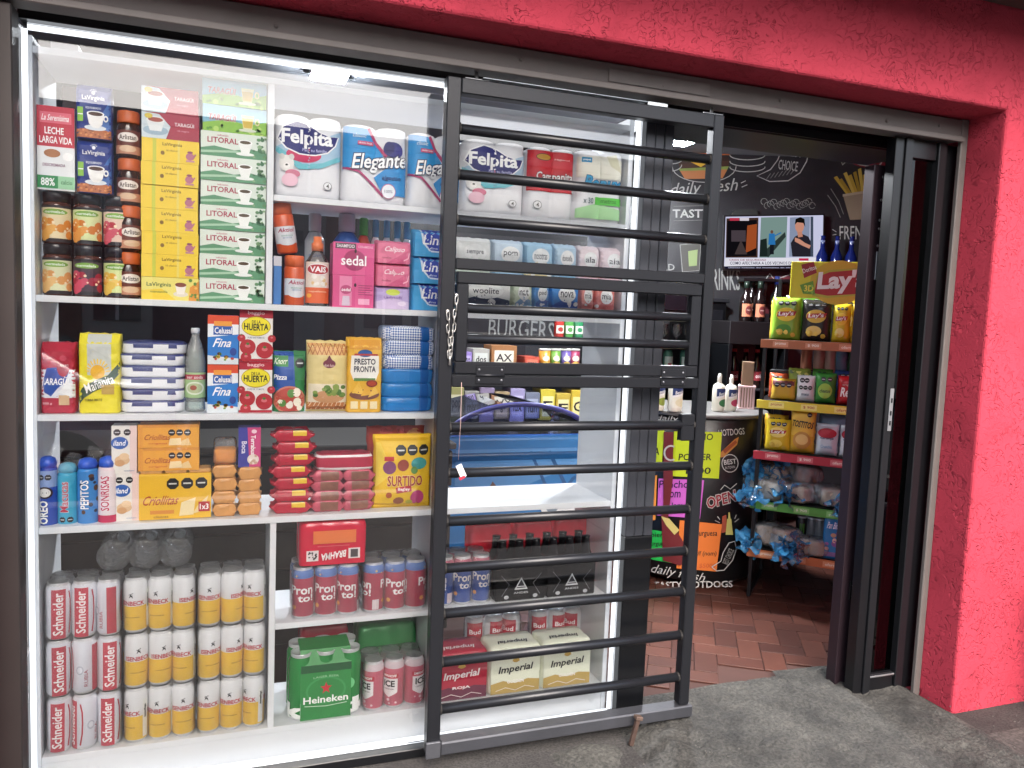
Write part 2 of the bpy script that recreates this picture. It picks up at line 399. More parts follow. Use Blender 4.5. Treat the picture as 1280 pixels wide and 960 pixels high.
# ------------------------------------------------------------------ room behind the front
WN = Vector((math.sin(math.radians(22)), math.cos(math.radians(22)), 0)); WD = Vector((WN.y, -WN.x, 0)); WP = Vector((3.15, 2.35, 0))
CHALK = M('#2e2e32', .33, 0, .35, 5, .25, 130)
def wpt(s, z, o=0): p = WP+WD*s-WN*o; return (p.x, p.y, z)
v = [wpt(-6.5, -.02), wpt(2.6, -.02), wpt(2.6, 2.46), wpt(-6.5, 2.46)]+[wpt(-6.5, -.02, -.1), wpt(2.6, -.02, -.1), wpt(2.6, 2.46, -.1), wpt(-6.5, 2.46, -.1)]
chalk_wall = part('wall_back', mesh('wall', v, [(0, 1, 2, 3), (7, 6, 5, 4), (0, 4, 5, 1), (1, 5, 6, 2), (2, 6, 7, 3), (3, 7, 4, 0)], CHALK), kind='structure')
slab('wall_right', 5.2, 5.3, -.003, 5.0, -.02, 2.46, CHALK, kind='structure')
slab('wall_left', -2.3, -2.2, -.003, 5.2, -.02, 2.46, M('#3b3a3d', .6), kind='structure')
slab('ceiling', -2.3, 5.3, -.003, 5.3, 2.462, 2.6, M('#8f949c', .7, 0, .12, 3), kind='structure')
slab('floor', -2.3, 5.3, .022, 5.3, -.06, -.006, M('#40241d', .8, 0, .2, 10), kind='structure')
fl = bpy.data.objects['floor']
TILE = [M(c, .42, 0, .22, 9, .15, 35) for c in ('#4a281f', '#43241c', '#502d23', '#3f211a', '#4b2a21')]
tmesh = [box(.173, .085, .006, m, .001) for m in TILE]
c45, s45 = math.cos(math.radians(58)), math.sin(math.radians(58))
cnt = 0
for i in range(-28, 29):
    for j in range(-28, 29):
        for k in (0, 1):
            # herringbone of .218 x .109 bricks
            a = .0885
            if (i-j) % 4 == 0 and k == 0: u, vv, rz = (i+1.0)*a, (j+.5)*a, 0
            elif (i-j) % 4 == 3 and k == 1: u, vv, rz = (i+.5)*a, (j+1.0)*a, math.pi/2
            else: continue
            X = 2.1+u*c45-vv*s45; Yy = .9+u*s45+vv*c45
            if not (1.24 < X < 3.3 and .16 < Yy < 2.1) or Yy > 1.5 and X < 2.0: continue
            cnt += 1
            if cnt > 300: continue
            part('floor_tile', random.choice(tmesh), fl, (X-1.5, Yy-2.661, .0553+random.uniform(-.0007, .0007)), (0, 0, math.radians(58)+rz))
GB_LIT = M('#3a3c42', .38, .2, .08, 5, .08, 30)  # upper post grey, lightened to carry the lamp and strip reflection
hb = thing('shutter_box', 'black roller shutter box above the doorway', 'shutter box')
zb = Y(1000, 192, .25).z
slab('casing', 1.33, xR-.03, .05, .30, zb, 2.458, BLACK, hb, .006)
slab('lower_lip', 1.33, xR-.03, .042, .0485, zb+.004, zb+.03, ALU, hb)
# ================================================================== DISPLAY WINDOW
LEDM = emis('led_strip', '#f4f8ff', LED)
dw = thing('display_window', 'black framed display window edged with a lit white strip', 'window')
X0, X1, Z0, Z1 = -.475, 1.202, .018, 1.972
slab('frame_post', X0-.046, X0-.008, -.03, .03, -.02, bb-.010, BLACK, dw, .002)
for k in range(3): slab('lit_post_board', X1+.010+k*.0335, X1+.010+k*.0335+.0325, -.030+.002*(k % 2), .035, .62, bb-.008, GB_LIT, dw, .003)  # reflected lamp light on the upper post is painted as lighter grey
slab('unlit_post', X1+.010, X1+.110, -.032, .035, -.02, .6195, BLACK, dw, .003)  # same post below the painted reflection, coloured black
slab('frame_sill', X0-.007, X1+.009, -.035, .03, -.02, Z0-.010, BLACK, dw, .002)
slab('frame_head', X0-.007, X1+.009, -.03, .03, Z1+.008, bb+.02, BLACK, dw, .002)
slab('glass_pane', X0-.005, X1+.007, -.004, .000, Z0-.008, Z1+.006, clear('window_glass', '#fbfcfc', 1.5, 1.8), dw, 0)
slab('light_strip', X0-.006, X0+.006, .002, .010, Z0+.006, Z1-.006, LEDM, dw, 0)
slab('light_strip', X1-.006, X1+.006, .002, .010, Z0+.006, Z1-.006, LEDM, dw, 0)
slab('light_strip', X0+.007, X1-.007, .002, .010, Z1-.007, Z1+.005, LEDM, dw, 0)
slab('light_strip', X0+.007, X1-.007, .002, .010, Z0-.006, Z0+.006, LEDM, dw, 0)
# white shelving open at the back
dc = thing('display_cabinet', 'white laminate shelf cabinet filling the display window, open at the back', 'shelf cabinet')
F0, F1 = .030, .310
xa, xb = X0+.012, X1-.018
TOPS, TEA, FEL, SH2, SH3, PRO, BOT = 1.936, 1.327, 1.626, 1.022, .727, .412, .103
slab('side_panel', xa-.0165, xa-.0005, F0, F1, .0, 1.96, WHITE, dc)
slab('side_panel', xb+.0005, xb+.0165, F0, F1, .0, 1.96, WHITE, dc)
dA, dB, dC = (.090, .107), (.110, .127), (.584, .600)
slab('shelf', xa, xb, F0, F1, TOPS-.017, TOPS, WHITE, dc)
slab('shelf', xa, xb, F0, F1, TEA-.017, TEA, WHITE, dc)
slab('divider', *dA, F0+.001, F1, TEA+.0005, TOPS-.0175, WHITE, dc)
slab('shelf', dA[1]+.0005, xb, F0, F1, FEL-.016, FEL, WHITE, dc)
slab('shelf', xa, dC[0]-.0005, F0, F1, SH2-.017, SH2, WHITE, dc)
slab('shelf', xa, xb, F0, F1, SH3-.018, SH3, WHITE, dc)
slab('divider', *dC, F0+.001, F1, SH3+.0005, TEA-.0175, WHITE, dc)
slab('divider', *dB, F0+.001, F1, BOT+.0005, SH3-.0185, WHITE, dc)
slab('divider', *dC, F0+.001, F1, PRO+.0005, SH3-.0185, WHITE, dc)
slab('divider', *dC, F0+.001, F1, BOT+.0005, PRO-.0175, WHITE, dc)
slab('shelf', dB[1]+.0005, xb, F0, F1, PRO-.017, PRO, WHITE, dc)
slab('shelf', xa, xb, F0, F1, BOT-.017, BOT, WHITE, dc)
slab('kick_panel', xa, xb, F0+.002, F0+.018, .002, BOT-.0175, WHITE, dc)

# ================================================================== SECURITY GATE
GY = -.100
WELD = M('#2b2826', .6, .2, .5, 120, .8, 200)
gt = thing('security_gate', 'dark grey steel sliding gate with horizontal round bars and a hatch', 'gate', (0, 0, 0))
gx0, gx1, gz0, gz1 = .548, 1.432, .030, 1.964
def gslab(n, x0, x1, z0, z1, par=gt, d=.019, m=GATE): return slab(n, x0, x1, GY-d, GY+d, z0, z1, m, par, .003)
gslab('stile', gx0, gx0+.040, gz0, gz1); gslab('stile', gx1-.036, gx1, gz0+.04, gz1)
gslab('top_rail', gx0+.0405, gx1-.0365, gz1-.042, gz1)
slab('bottom_rail', gx0+.0405, gx1+.012, GY-.026, GY+.026, gz0-.002, gz0+.038, M('#45464b', .45, .4, .2, 12, .2, 50), gt, .004)
slab('bottom_track', gx0-.004, gx0+.0395, GY-.030, GY-.0195, gz0-.004, gz0+.045, M('#56575c', .5, .5, .2, 20), gt, .002)
def zat(py, px=575): return Y(px, py, GY).z
def gbar(z, par=gt, xx0=gx0+.039, xx1=gx1-.035, y=GY, r=.0145):
    part('bar', tube([(xx0, y, z), (xx1, y, z)], r, GATE, 12), par)
    for xw in (xx0+.003, xx1-.003): part('weld_bead', tube([(xw-.003, y, z), (xw, y, z), (xw+.003, y, z)], r+.0025, WELD, 10), par)
for py in (161, 218, 275): gbar(zat(py))
for py in (534, 591, 651, 709, 765, 825, 883): gbar(zat(py))
zr1 = (zat(323), zat(337)); zr2 = (zat(483), zat(469))
gslab('middle_rail', gx0+.0405, gx1-.0365, min(zr1), max(zr1)); gslab('middle_rail', gx0+.0405, gx1-.0365, min(zr2), max(zr2))
# hatch between the two middle rails, hinged along its lower edge
hz0, hz1 = max(zr2)+.005, min(zr1)-.005; hx0, hx1 = gx0+.047, gx1-.043
ht = part('hatch', box(hx1-hx0, .030, .034, GATE, .003), gt, ((hx0+hx1)/2, GY-.004, hz1-.034))
ox, oz = (hx0+hx1)/2, hz1-.034
def hs(n, x0, x1, z0, z1): part(n, box(x1-x0, .030, z1-z0, GATE, .003), ht, ((x0+x1)/2-ox, 0, z0-oz))
hs('hatch_rail', hx0, hx1, hz0, hz0+.034); hs('hatch_stile', hx0, hx0+.034, hz0+.0345, hz1-.0345); hs('hatch_stile', hx1-.034, hx1, hz0+.0345, hz1-.0345)
for py in (385, 423):
    part('hatch_bar', tube([(hx0+.033-ox, 0, zat(py)-oz), (hx1-.033-ox, 0, zat(py)-oz)], .0135, GATE, 12), ht)
for x in (.70, 1.30):
    hg = part('hinge', box(.085, .003, .050, GATE, .0008), gt, (x, GY-.0212, hz0-.027))
    part('hinge_pin', tube([(-.042, -.003, .0245), (.042, -.003, .0245)], .0035, ALU, 8), hg)
    for dx in (-.034, .034):
        for dz in (.010, .040): part('screw', lathe([(.004, 0), (.003, .002)], M('#7c7d82', .4, .8), n=8), hg, (dx, -.0012, dz), (math.pi/2, 0, 0))
gslab('lock_box', gx1-.085, gx1-.037, zat(534)-.05, zat(534)+.035, d=.014)
for x in (.635, 1.395):
    part('hanger_rod', tube([(x, GY, gz1-.002), (x, GY, bb+.004)], .005, M('#b9b9ba', .35, .8), 8), gt)
    slab('hanger_plate', x-.035, x+.035, GY-.012, GY+.012, gz1+.0005, gz1+.004, M('#b9b9ba', .35, .8), gt)
slab('rain_strip', gx0+.10, 1.16, GY-.022, GY+.006, gz1+.0045, gz1+.0075, M('#b9c0c6', .3, .7), gt)
gb = on(800, 903, 2, 0)
bolt = thing('drop_bolt', 'small rusty steel bolt leaning against the gate bottom rail', 'bolt', (1.205, -.150, -.020), rot=(0, math.radians(14), 0))
part('shank', box(.014, .014, .085, M('#5d4a42', .6, .5, .3, 30), .002), bolt); part('eye', box(.024, .022, .012, M('#6d5a50', .6, .5, .3, 30), .002), bolt, (0, 0, .0855))
# chain looped through the hatch frame
ch = thing('chain', 'small zinc chain hanging in a loop from the hatch of the gate', 'chain', (0, 0, 0))
CHM = M('#b8b5b0', .35, .85, .15, 80)
ca, cb, cc = Y(560, 391, -.124), Y(571, 371, -.124), Y(562, 455, -.126)
def lk():
    p = []
    for i in range(14):
        a = 2*math.pi*i/14; p.append((.0042*math.cos(a), 0, .0085*math.sin(a)+(.004 if math.sin(a) > 0 else -.004)))
    return tube(p, .0016, CHM, 6, True)
LK = lk()
def hang(a, b, n):
    for i in range(n):
        t = (i+.5)/n; p = a.lerp(b, t)
        part('link', LK, ch, (p.x+.002*math.sin(i*2), p.y, p.z), (0, math.atan2(b.x-a.x, b.z-a.z), (i % 2)*1.3+.15))
hang(ca, cc, 8); hang(cb, cc, 10)
for q in (ca, cb): part('end_screw', lathe([(.006, 0), (.005, .004)], CHM, n=10), ch, (q.x, -.1195, q.z+.004), (math.pi/2, 0, 0))
wr = thing('wire_tag', 'small white and red tag dangling on a thread at the gate bar', 'tag', (0, 0, 0))
p1 = Y(577, 478, -.126); p2 = Y(573, 575, -.126); p3 = Y(580, 588, -.126)
part('thread', tube([p1, (p1+p2)/2+Vector((.002, 0, 0)), p2], .0006, M('#c9a9a0', .6), 5), wr)
part('tag_card', box(.018, .003, .040, M('#e6e2e4', .5), .001), wr, (p3.x, p3.y, p3.z-.02), (0, math.radians(-25), 0))
part('tag_tip', box(.0185, .0035, .009, M('#b02a3c', .5), .001), wr, (p3.x-.0030, p3.y-.0005, p3.z-.025), (0, math.radians(-25), 0))
# scrap of white plastic stuck in the left frame
sc = thing('plastic_scrap', 'crumpled white plastic wrapper caught in the frame beside the window', 'wrapper', (0, 0, 0))
def crumple(w, h, seed, mat, n=8):
    v = []; f = []
    for j in range(n+1):
        for i in range(n+1):
            x = (i/n-.5)*w; z = j/n*h; q = noise.noise((x*60, z*40, seed)); v.append((x+q*.006, q*.010, z+.004*noise.noise((x*50, z*50, seed+5))))
    for j in range(n):
        for i in range(n): a = j*(n+1)+i; f.append((a, a+1, a+n+2, a+n+1))
    return mesh('crumple', v, f, mat)
for px, py, hh in ((27, 832, .070), (28, 880, .085)):
    q = Y(px, py, -.045); part('foil', crumple(.026, hh, px, M('#cfd0d2', .4, 0, .1, 50)), sc, q)

# ================================================================== SLIDING DOOR AND SIDELIGHT
DK = M('#0f0f12', .32, .0, .15, 7, .04, 70); DK2 = M('#141518', .35, .0, .1, 7)
GLD = clear('door_glass', '#4d5352', 1.5, .9)
sg = thing('fixed_sidelight', 'narrow black aluminium glazed panel fixed at the right jamb', 'glazed panel')
sx0, sx1, sy = 2.128, xR-.034, -.085
slab('stile', sx0, sx0+.038, sy-.022, sy+.022, -.005, bb-.008, DK, sg, .002)
slab('stile_lip', sx0+.0385, sx0+.070, sy-.030, sy+.010, -.004, bb-.008, DK2, sg, .002)
slab('stile', sx1-.072, sx1-.036, sy-.03, sy+.01, -.004, bb-.008, DK2, sg, .002)
slab('stile', sx1-.0355, sx1+.030, sy-.012, sy+.022, -.004, bb-.008, DK, sg, .002)
slab('bottom_rail', sx0+.0705, sx1-.0725, sy-.02, sy+.015, -.004, .070, DK, sg, .002)
slab('rail_cap', sx0+.0705, sx1-.0725, sy-.026, sy-.0205, .060, .066, M('#b4b6b8', .3, .8), sg, .001)
slab('top_rail', sx0+.0705, sx1-.0725, sy-.02, sy+.015, bb-.07, bb-.0085, DK, sg, .002)
slab('glass_pane', sx0+.0705, sx1-.0725, sy-.004, sy, .0705, bb-.0705, GLD, sg, 0)
sdr = thing('sliding_door', 'black aluminium sliding door leaf slid open behind the fixed panel', 'door')
dx0 = 2.118
dzt = Y(1080, 206, .0).z
slab('stile', dx0, dx0+.066, -.028, .020, -.003, dzt, M('#33272d', .35, .35, .15, 9), sdr, .002)
slab('stile', 2.34, 2.385, -.028, .020, -.003, dzt, DK, sdr, .002)
slab('rail', dx0+.0665, 2.3395, -.022, .015, -.003, .08, DK, sdr, .002); slab('rail', dx0+.0665, 2.3395, -.022, .015, dzt-.07, dzt, DK, sdr, .002)
slab('glass_pane', dx0+.0665, 2.3395, -.006, -.002, .0805, dzt-.0705, GLD, sdr, 0)
SCR = M('#c8c9cb', .3, .9)
lp = slab('lock_plate', sx0+.052, sx0+.068, sy-.0325, sy-.0303, .97, 1.12, M('#b5b7ba', .35, .8), sg, .0005)
for z in (.02, .055, .10): part('keyhole', box(.006, .0012, .016, BLACK, 0), lp, (0, -.0018, z))
for z in (1.62, 1.68, 1.71, 1.78, 1.86): part('screw', lathe([(.005, 0), (.004, .002)], SCR, n=8), sdr, (dx0+.040, -.0282, z), (math.pi/2, 0, 0))
slab('latch_bar', dx0+.034, dx0+.046, -.0335, -.0285, 1.50, 1.60, M('#9a9ca0', .35, .8), sdr, .001)
slab('latch_box', dx0+.030, dx0+.052, -.036, -.0285, .33, .40, DK, sdr, .001)
for z in (.345, .385): part('screw', lathe([(.004, 0), (.003, .002)], SCR, n=8), sdr, (dx0+.041, -.0362, z), (math.pi/2, 0, 0))

# ================================================================== LIT CEILING LAMPS
for px, py, lab, zl_, st_ in ((412, 97, 'lit white ceiling panel lamp above the display cabinet', 2.42, .45), (848, 178, 'lit white ceiling lamp near the painted burger', 2.26, 1.)):
    q = on(px, py, 2, zl_)
    l = thing('ceiling_lamp', lab, 'lamp', (q.x, q.y, zl_))
    part('cord', tube([(0, 0, .039), (0, 0, 2.463-zl_)], .003, BLACK, 6), l)
    part('housing', box(.18, .18, .030, M('#d9dadc', .4), .004), l, (0, 0, .010)); part('diffuser', box(.16, .16, .009, emis('lamp_diffuser%s' % st_, '#f6faff', LAMP*st_), .002), l, (0, 0, 0))
# ================================================================== GOODS: builders
def fit(pl, pr, pt, pb, y):
    m = (pt+pb)/2; c = (pl+pr)/2
    return Y(pl, m, y).x, Y(pr, m, y).x, Y(c, pb, y).z, Y(c, pt, y).z
AM = {}
def artmesh(key, W, H, draw, fn, step=.00016, maxe=None):
    k = (key, round(W, 3), round(H, 3))
    if maxe is None and getattr(fn, '__name__', '') == 'cylmap': maxe = .007
    if k not in AM:
        a = Art(W, H, step); draw(a); AM[k] = a.mesh(fn, maxe)
    return AM[k]
FILM = clear('shrink_film', '#ffffff', 1.38, .9, .08, .5, 45, .05)
BAGF = clear('clear_bag', '#ffffff', 1.4, 1.0, .06, .7, 35, .06)
PET = clear('pet_plastic', '#eef4f4', 1.45, 1.0, .03, .2, 20, .04)
def carton(name, label, cat, x0, x1, z0, z1, yf, dep, base, key, draw, group=None, rz=0., rough=.4, part_name='carton'):
    W = x1-x0-.0012; H = z1-z0-.0006
    o = thing(name, label, cat, ((x0+x1)/2, yf+dep/2+random.uniform(0, .004), z0+.0002), rz+random.uniform(-.022, .022), group)
    part(part_name, box(round(W, 4), dep, round(H, 4), M(base, rough), .0015), o)
    if draw: part('label_print', artmesh(key, W, H, draw, flat(W, H, dep)), o)
    return o
def bag_th(W, H, D, seed, kind):
    def th(u, v):
        a = max(0., 1-abs(2*u-1)**3.2)**.55
        if kind == 'pillow':
            b = max(0., 1-abs(2*v-1)**5)**.8
            if v > .93 or v < .06: b *= .12
        elif kind == 'brick':
            b = 1. if v < .88 else max(.35, 1-(v-.88)/.12*.65)
            a = max(0., 1-abs(2*u-1)**18)**.4
        else:
            b = (.82+.18*min(1, v*4))*(max(0., 1-max(0, v-.2)**2*1.45))
            if v > .92: b *= .15
        q = noise.noise((u*W*22, v*H*22, seed))*.10+noise.noise((u*W*60, v*H*60, seed+3))*.05
        return D/2*(.03+.97*a*b)*(1+q)
    return th
BG = {}
def bag_mesh(W, H, D, seed, kind, mat, nu=16, nv=20):
    k = (round(W, 3), round(H, 3), D, seed, kind, mat.name)
    if k in BG: return BG[k]
    th = bag_th(W, H, D, seed, kind); v = []; f = []
    for s in (-1, 1):
        for j in range(nv+1):
            for i in range(nu+1):
                u, t = i/nu, j/nv
                pin = 1-.03*math.sin(math.pi*t) if kind != 'brick' else 1
                edge = .004*noise.noise((t*9, u*3, seed+11)) if i in (0, nu) else 0
                v.append(((u-.5)*W*pin+edge, s*th(u, t), t*H+(.003*noise.noise((u*8, 0, seed)) if j == nv else 0)))
    n1 = (nu+1)*(nv+1)
    for j in range(nv):
        for i in range(nu):
            a = j*(nu+1)+i; f.append((a, a+1, a+nu+2, a+nu+1)); f.append((n1+a, n1+a+nu+1, n1+a+nu+2, n1+a+1))
    for i in range(nu):
        f.append((i, n1+i, n1+i+1, i+1)); a = nv*(nu+1)+i; f.append((a, a+1, n1+a+1, n1+a))
    for j in range(nv):
        a = j*(nu+1); f.append((a, a+nu+1, n1+a+nu+1, n1+a)); a += nu; f.append((a, n1+a, n1+a+nu+1, a+nu+1))
    BG[k] = mesh('bag', v, f, mat, None, True); return BG[k]
def pouch(name, label, cat, x0, x1, z0, z1, yf, D, base, key, draw, kind='stand', group=None, rz=0., tilt=0., seed=1, rough=.3, pname='pouch', bump=.35):
    W = x1-x0-.001; H = z1-z0
    o = thing(name, label, cat, ((x0+x1)/2, yf+D/2, z0+.0002), group=group, rot=(tilt, 0, rz))
    m = base if not isinstance(base, str) else M(base, rough, 0, .06, 20, bump, 28)
    part(pname, bag_mesh(W, H, D, seed, kind, m), o)
    th = bag_th(W, H, D, seed, kind)
    if draw:
        def fn(u, v, of):
            uu = min(max(u/W, .02), .98); vv = min(max(v/H, .01), .99)
            pin = 1-.03*math.sin(math.pi*vv) if kind != 'brick' else 1
            return ((uu-.5)*W*pin, -th(uu, vv)-of-.0014, vv*H)
        part('label_print', artmesh(key, W, H, draw, fn, .00022, .011), o)
    return o
def loaf_mesh(W, D, H, mats, seed, e=.45, n=20, m=10, band=None, ve=.38, rough_=.05, fin=0.):
    """soft pack lying flat: superellipsoid, z from 0"""
    v = []; f = []; mi = []
    def p(t, k): c = math.cos(t); s = math.sin(t); return math.copysign(abs(c)**k, c), math.copysign(abs(s)**k, s)
    for j in range(m+1):
        ph = -math.pi/2+math.pi*j/m; cz, sz = p(ph, ve)
        for i in range(n):
            cx, sy = p(2*math.pi*i/n, e)
            q = 1+rough_*noise.noise((cx*2.3, sy*2.3, seed+sz))+rough_*.6*noise.noise((cx*9, sy*9, seed+sz*4))
            tz = sz*(1+.10*noise.noise((cx*3, sy*3, seed)))
            if fin and abs(cx) > .86: tz *= .25+.2*noise.noise((sy*9, seed, cx)); q *= 1+fin+.05*math.sin(sy*40+sz*9)
            v.append((W/2*cx*cz**.5*q, D/2*sy*cz**.5*q, H/2*(1+tz)))
    for j in range(m):
        for i in range(n):
            f.append((j*n+i, j*n+(i+1) % n, (j+1)*n+(i+1) % n, (j+1)*n+i))
            x = v[j*n+i][0]/W; mi.append(band(x, j/m) if band else 0)
    return mesh('loaf', v, f, mats, mi, True)

# ------------------------------------------------------------------ cans
CANR, CANH = .0306, .1540
SILV = M('#d6d8db', .35, .45, .05, 20)
def can_mesh(cols, cuts):
    """cols: body colours bottom to top; cuts: heights between them"""
    r, h = CANR, CANH; zs = [.010]+[c*h for c in cuts]+[.136]
    mats = [SILV]+[M(c, .30, .10, .04, 15) if isinstance(c, str) else c for c in cols]
    prof = [(r*.74, 0), (r*.80, .001), (r*.99, zs[0])]; mi = [0, 0]
    for k, c in enumerate(cols): prof.append((r, zs[k+1] if k+1 < len(zs) else .136)); mi.append(k+1)
    prof += [(r*.84, h-.008), (r*.86, h-.002), (r*.86, h), (r*.80, h), (r*.79, h-.005)]; mi += [len(cols), 0, 0, 0, 0]
    return lathe(prof, mats, mi, 22)
TAB = None
def tab_mesh():
    global TAB
    if TAB is None:
        a = Art(.02, .012); a.E(.5, .5, .5, .5, SILV, 12); TAB = a.mesh(lambda u, v, o: (u-.01, v-.006, o+.0012))
    return TAB
def can_print(key, draw):
    W = 2*math.pi*CANR*.96; return artmesh(key, W, CANH, draw, cyl(CANR, W))
def film_mesh(nx, ny, r, h, mat, top=True):
    """scalloped shrink wrap hull round nx by ny cans"""
    k = ('film', nx, ny, r, h, mat.name)
    if k in BG: return BG[k]
    o = []; R_ = r+.0016
    W = nx*r; D = ny*r
    def side(n, fx):
        for i in range(n):
            for t in range(5): fx(i, -1+2*(t+.5)/5)
    side(nx, lambda i, t: o.append((-W+2*r*i+r+r*t*.98, -D-.0016+r*.30*(1-math.sqrt(max(0, 1-t*t*.8))))))
    side(ny, lambda i, t: o.append((W+.0016-r*.30*(1-math.sqrt(max(0, 1-t*t*.8))), -D+2*r*i+r+r*t*.98)))
    side(nx, lambda i, t: o.append((W-2*r*i-r-r*t*.98, D+.0016-r*.30*(1-math.sqrt(max(0, 1-t*t*.8))))))
    side(ny, lambda i, t: o.append((-W-.0016+r*.30*(1-math.sqrt(max(0, 1-t*t*.8))), D-2*r*i-r-r*t*.98)))
    n = len(o); v = []; f = []
    for z, sc in ((.004, .99), (h*.45, 1), (h*.86, 1), (h*.97, .96), (h+.0015, .88), (h+.001, .45)):
        for j, (a, b) in enumerate(o): v.append((a*sc, b*sc, z+(.0015*noise.noise((a*40, b*40, z*30)) if .01 < z < h*.95 else 0)))
    for k2 in range(5):
        for j in range(n): f.append((k2*n+j, k2*n+(j+1) % n, (k2+1)*n+(j+1) % n, (k2+1)*n+j))
    f.append(tuple(range(5*n, 6*n)))
    BG[k] = mesh('film', v, f, mat, None, True); return BG[k]
def six_pack(label, group, x0, x1, zb, yf, body, pr, rots, nx=3, ny=2, name='beer_six_pack', film=True, cat='beer pack', canname='can', smax=1.06):
    w = (x1-x0)/nx; s = min(smax, w/2/(CANR+.0004))
    o = thing(name, label, cat, ((x0+x1)/2, yf+CANR*s*ny, zb+.0003), group=group); o.scale = (s, s, 1)
    k = 0
    for j in range(ny):
        for i in range(nx):
            a = rots[k % len(rots)]+random.uniform(-.22, .22) if j == 0 else random.uniform(0, 6.28); k += 1
            c = part(canname, body, o, ((i-(nx-1)/2)*2*CANR*1.004, (j-(ny-1)/2)*2*CANR*1.004, 0), (random.uniform(-.012, .012), random.uniform(-.012, .012), a))
            if pr and j == 0: part('label_print', pr, c)
            part('pull_tab', tab_mesh(), c, (0, 0, CANH-.0045))
    if film: part('shrink_film', film_mesh(nx, ny, CANR*1.004, CANH, FILM), o)
    return o

# ================================================================== GOODS: left bay, tea and coffee
yT = .050
def a_milk(a):
    a.R(0, 0, 1, 1, '#eceef0').R(0, .52, 1, 1, '#c2253f', keep=True); a.lay += 1
    a.R(.08, .80, .92, .93, '#e06a7c'); a.T('La Serenísima', .5, .865, .72, .07, '#ffffff', .01, .2)
    a.T('LECHE', .46, .71, .5, .08, '#ffffff', .02); a.T('LARGA VIDA', .5, .60, .86, .08, '#ffffff', .02)
    a.E(.4, .44, .22, .05, '#b0744a').E(.82, .41, .14, .05, '#ffffff'); a.T('DESCREMADA', .45, .30, .6, .035, '#8b5a78')
    a.R(0, .02, 1, .17, '#9fd3a8').R(0, .02, .55, .17, '#1f8a4c'); a.T('88%', .28, .095, .36, .09, '#ffffff', .02)
    a.T('calcio', .78, .10, .3, .05, '#2c7a4c')
def a_coffee(a):
    a.R(0, 0, 1, 1, '#1d3486'); a.P([(.45, .16), (1, .16), (1, .75), (.8, .55)], '#4470b8'); a.R(0, 0, 1, .17, '#b86a3c'); a.dots((.02, .02, .98, .17), 26, ['#8a4422', '#d58a50'], (.02, .04), 3)
    a.E(.5, .84, .05, .035, '#f4f6fa')
    for k in range(5):
        t = math.radians(30+k*30); a.L([(.5+.07*math.cos(t), .84+.05*math.sin(t)), (.5+.11*math.cos(t), .84+.08*math.sin(t))], .012, '#f4f6fa', True)
    a.T('LaVirginia', .5, .735, .62, .10, '#ffffff', .015); a.T('EQUILIBRADO', .5, .56, .42, .045, '#e8eef8'); a.R(.06, .30, .22, .56, '#8cc24a'); a.R(.07, .42, .21, .44, '#ffffff')
    a.E(.55, .20, .30, .05, '#dfe6ee'); a.P([(.32, .46), (.80, .46), (.74, .27), (.64, .20), (.48, .20), (.38, .27)], '#f5f5f4'); a.E(.56, .46, .24, .05, '#ffffff').E(.56, .455, .20, .037, '#4a2a1c'); a.E(.84, .38, .07, .06, '#f5f5f4').E(.84, .38, .035, .03, '#2a4894')
def a_teay(a):
    a.R(0, 0, 1, 1, '#f0cf3e'); a.R(.19, 0, .25, 1, '#c9cf4e').R(.62, .0, .66, 1, '#e8d46a')
    a.T('LaVirginia', .53, .77, .34, .17, '#6d5520', .012); a.T('té clásico', .52, .53, .2, .08, '#9a8030'); a.E(.36, .40, .035, .09, '#8a6a30')
    a.E(.84, .33, .075, .16, '#b56f86').E(.84, .52, .05, .05, '#8f4a66'); a.L([(.90, .30), (.94, .45)], .06, '#b56f86'); a.R(.77, .10, .92, .17, '#c48a9a')
def a_teaw(a):
    a.R(0, 0, 1, 1, '#ecdf7a'); a.P([(0, 0), (.6, 0), (.35, .5), (0, .4)], '#f0d040'); a.T('LaVirginia', .30, .66, .42, .22, '#3c6a44', .015); a.T('manzanilla', .3, .36, .3, .1, '#5a7a3a')
    a.E(.68, .28, .13, .12, '#e4dcd0'); a.P([(.58, .70), (.78, .70), (.74, .28), (.62, .28)], '#f2ece6'); a.E(.68, .70, .10, .10, '#8a4a3a'); a.P([(.82, 0), (1, 0), (1, .9), (.84, .6)], '#e0953c'); a.dots((.8, .05, .98, .95), 10, ['#5f8a3c', '#f0c060'], (.02, .035), 5)
def a_lit(a):
    a.R(0, 0, 1, 1, '#dde6dd'); a.P([(0, 0), (1, 0), (1, .30), (.75, .42), (.5, .30), (.2, .42), (0, .30)], '#5c9570'); a.P([(0, .1), (.5, .2), (.8, .12), (.8, .2), (.5, .29), (0, .2)], '#a9cbb0')
    a.T('LITORAL', .33, .66, .46, .22, '#a82348', .02); a.T('infusión', .33, .86, .16, .07, '#c05070')
    a.E(.67, .18, .14, .07, '#eef0ee'); a.P([(.56, .66), (.78, .66), (.73, .22), (.61, .22)], '#f2f3f1'); a.E(.67, .66, .11, .10, '#ffffff').E(.67, .66, .085, .07, '#54422c')
    a.dots((.80, .08, .98, .92), 16, ['#5f8f62', '#86ab80', '#3f7450'], (.015, .035), 2)
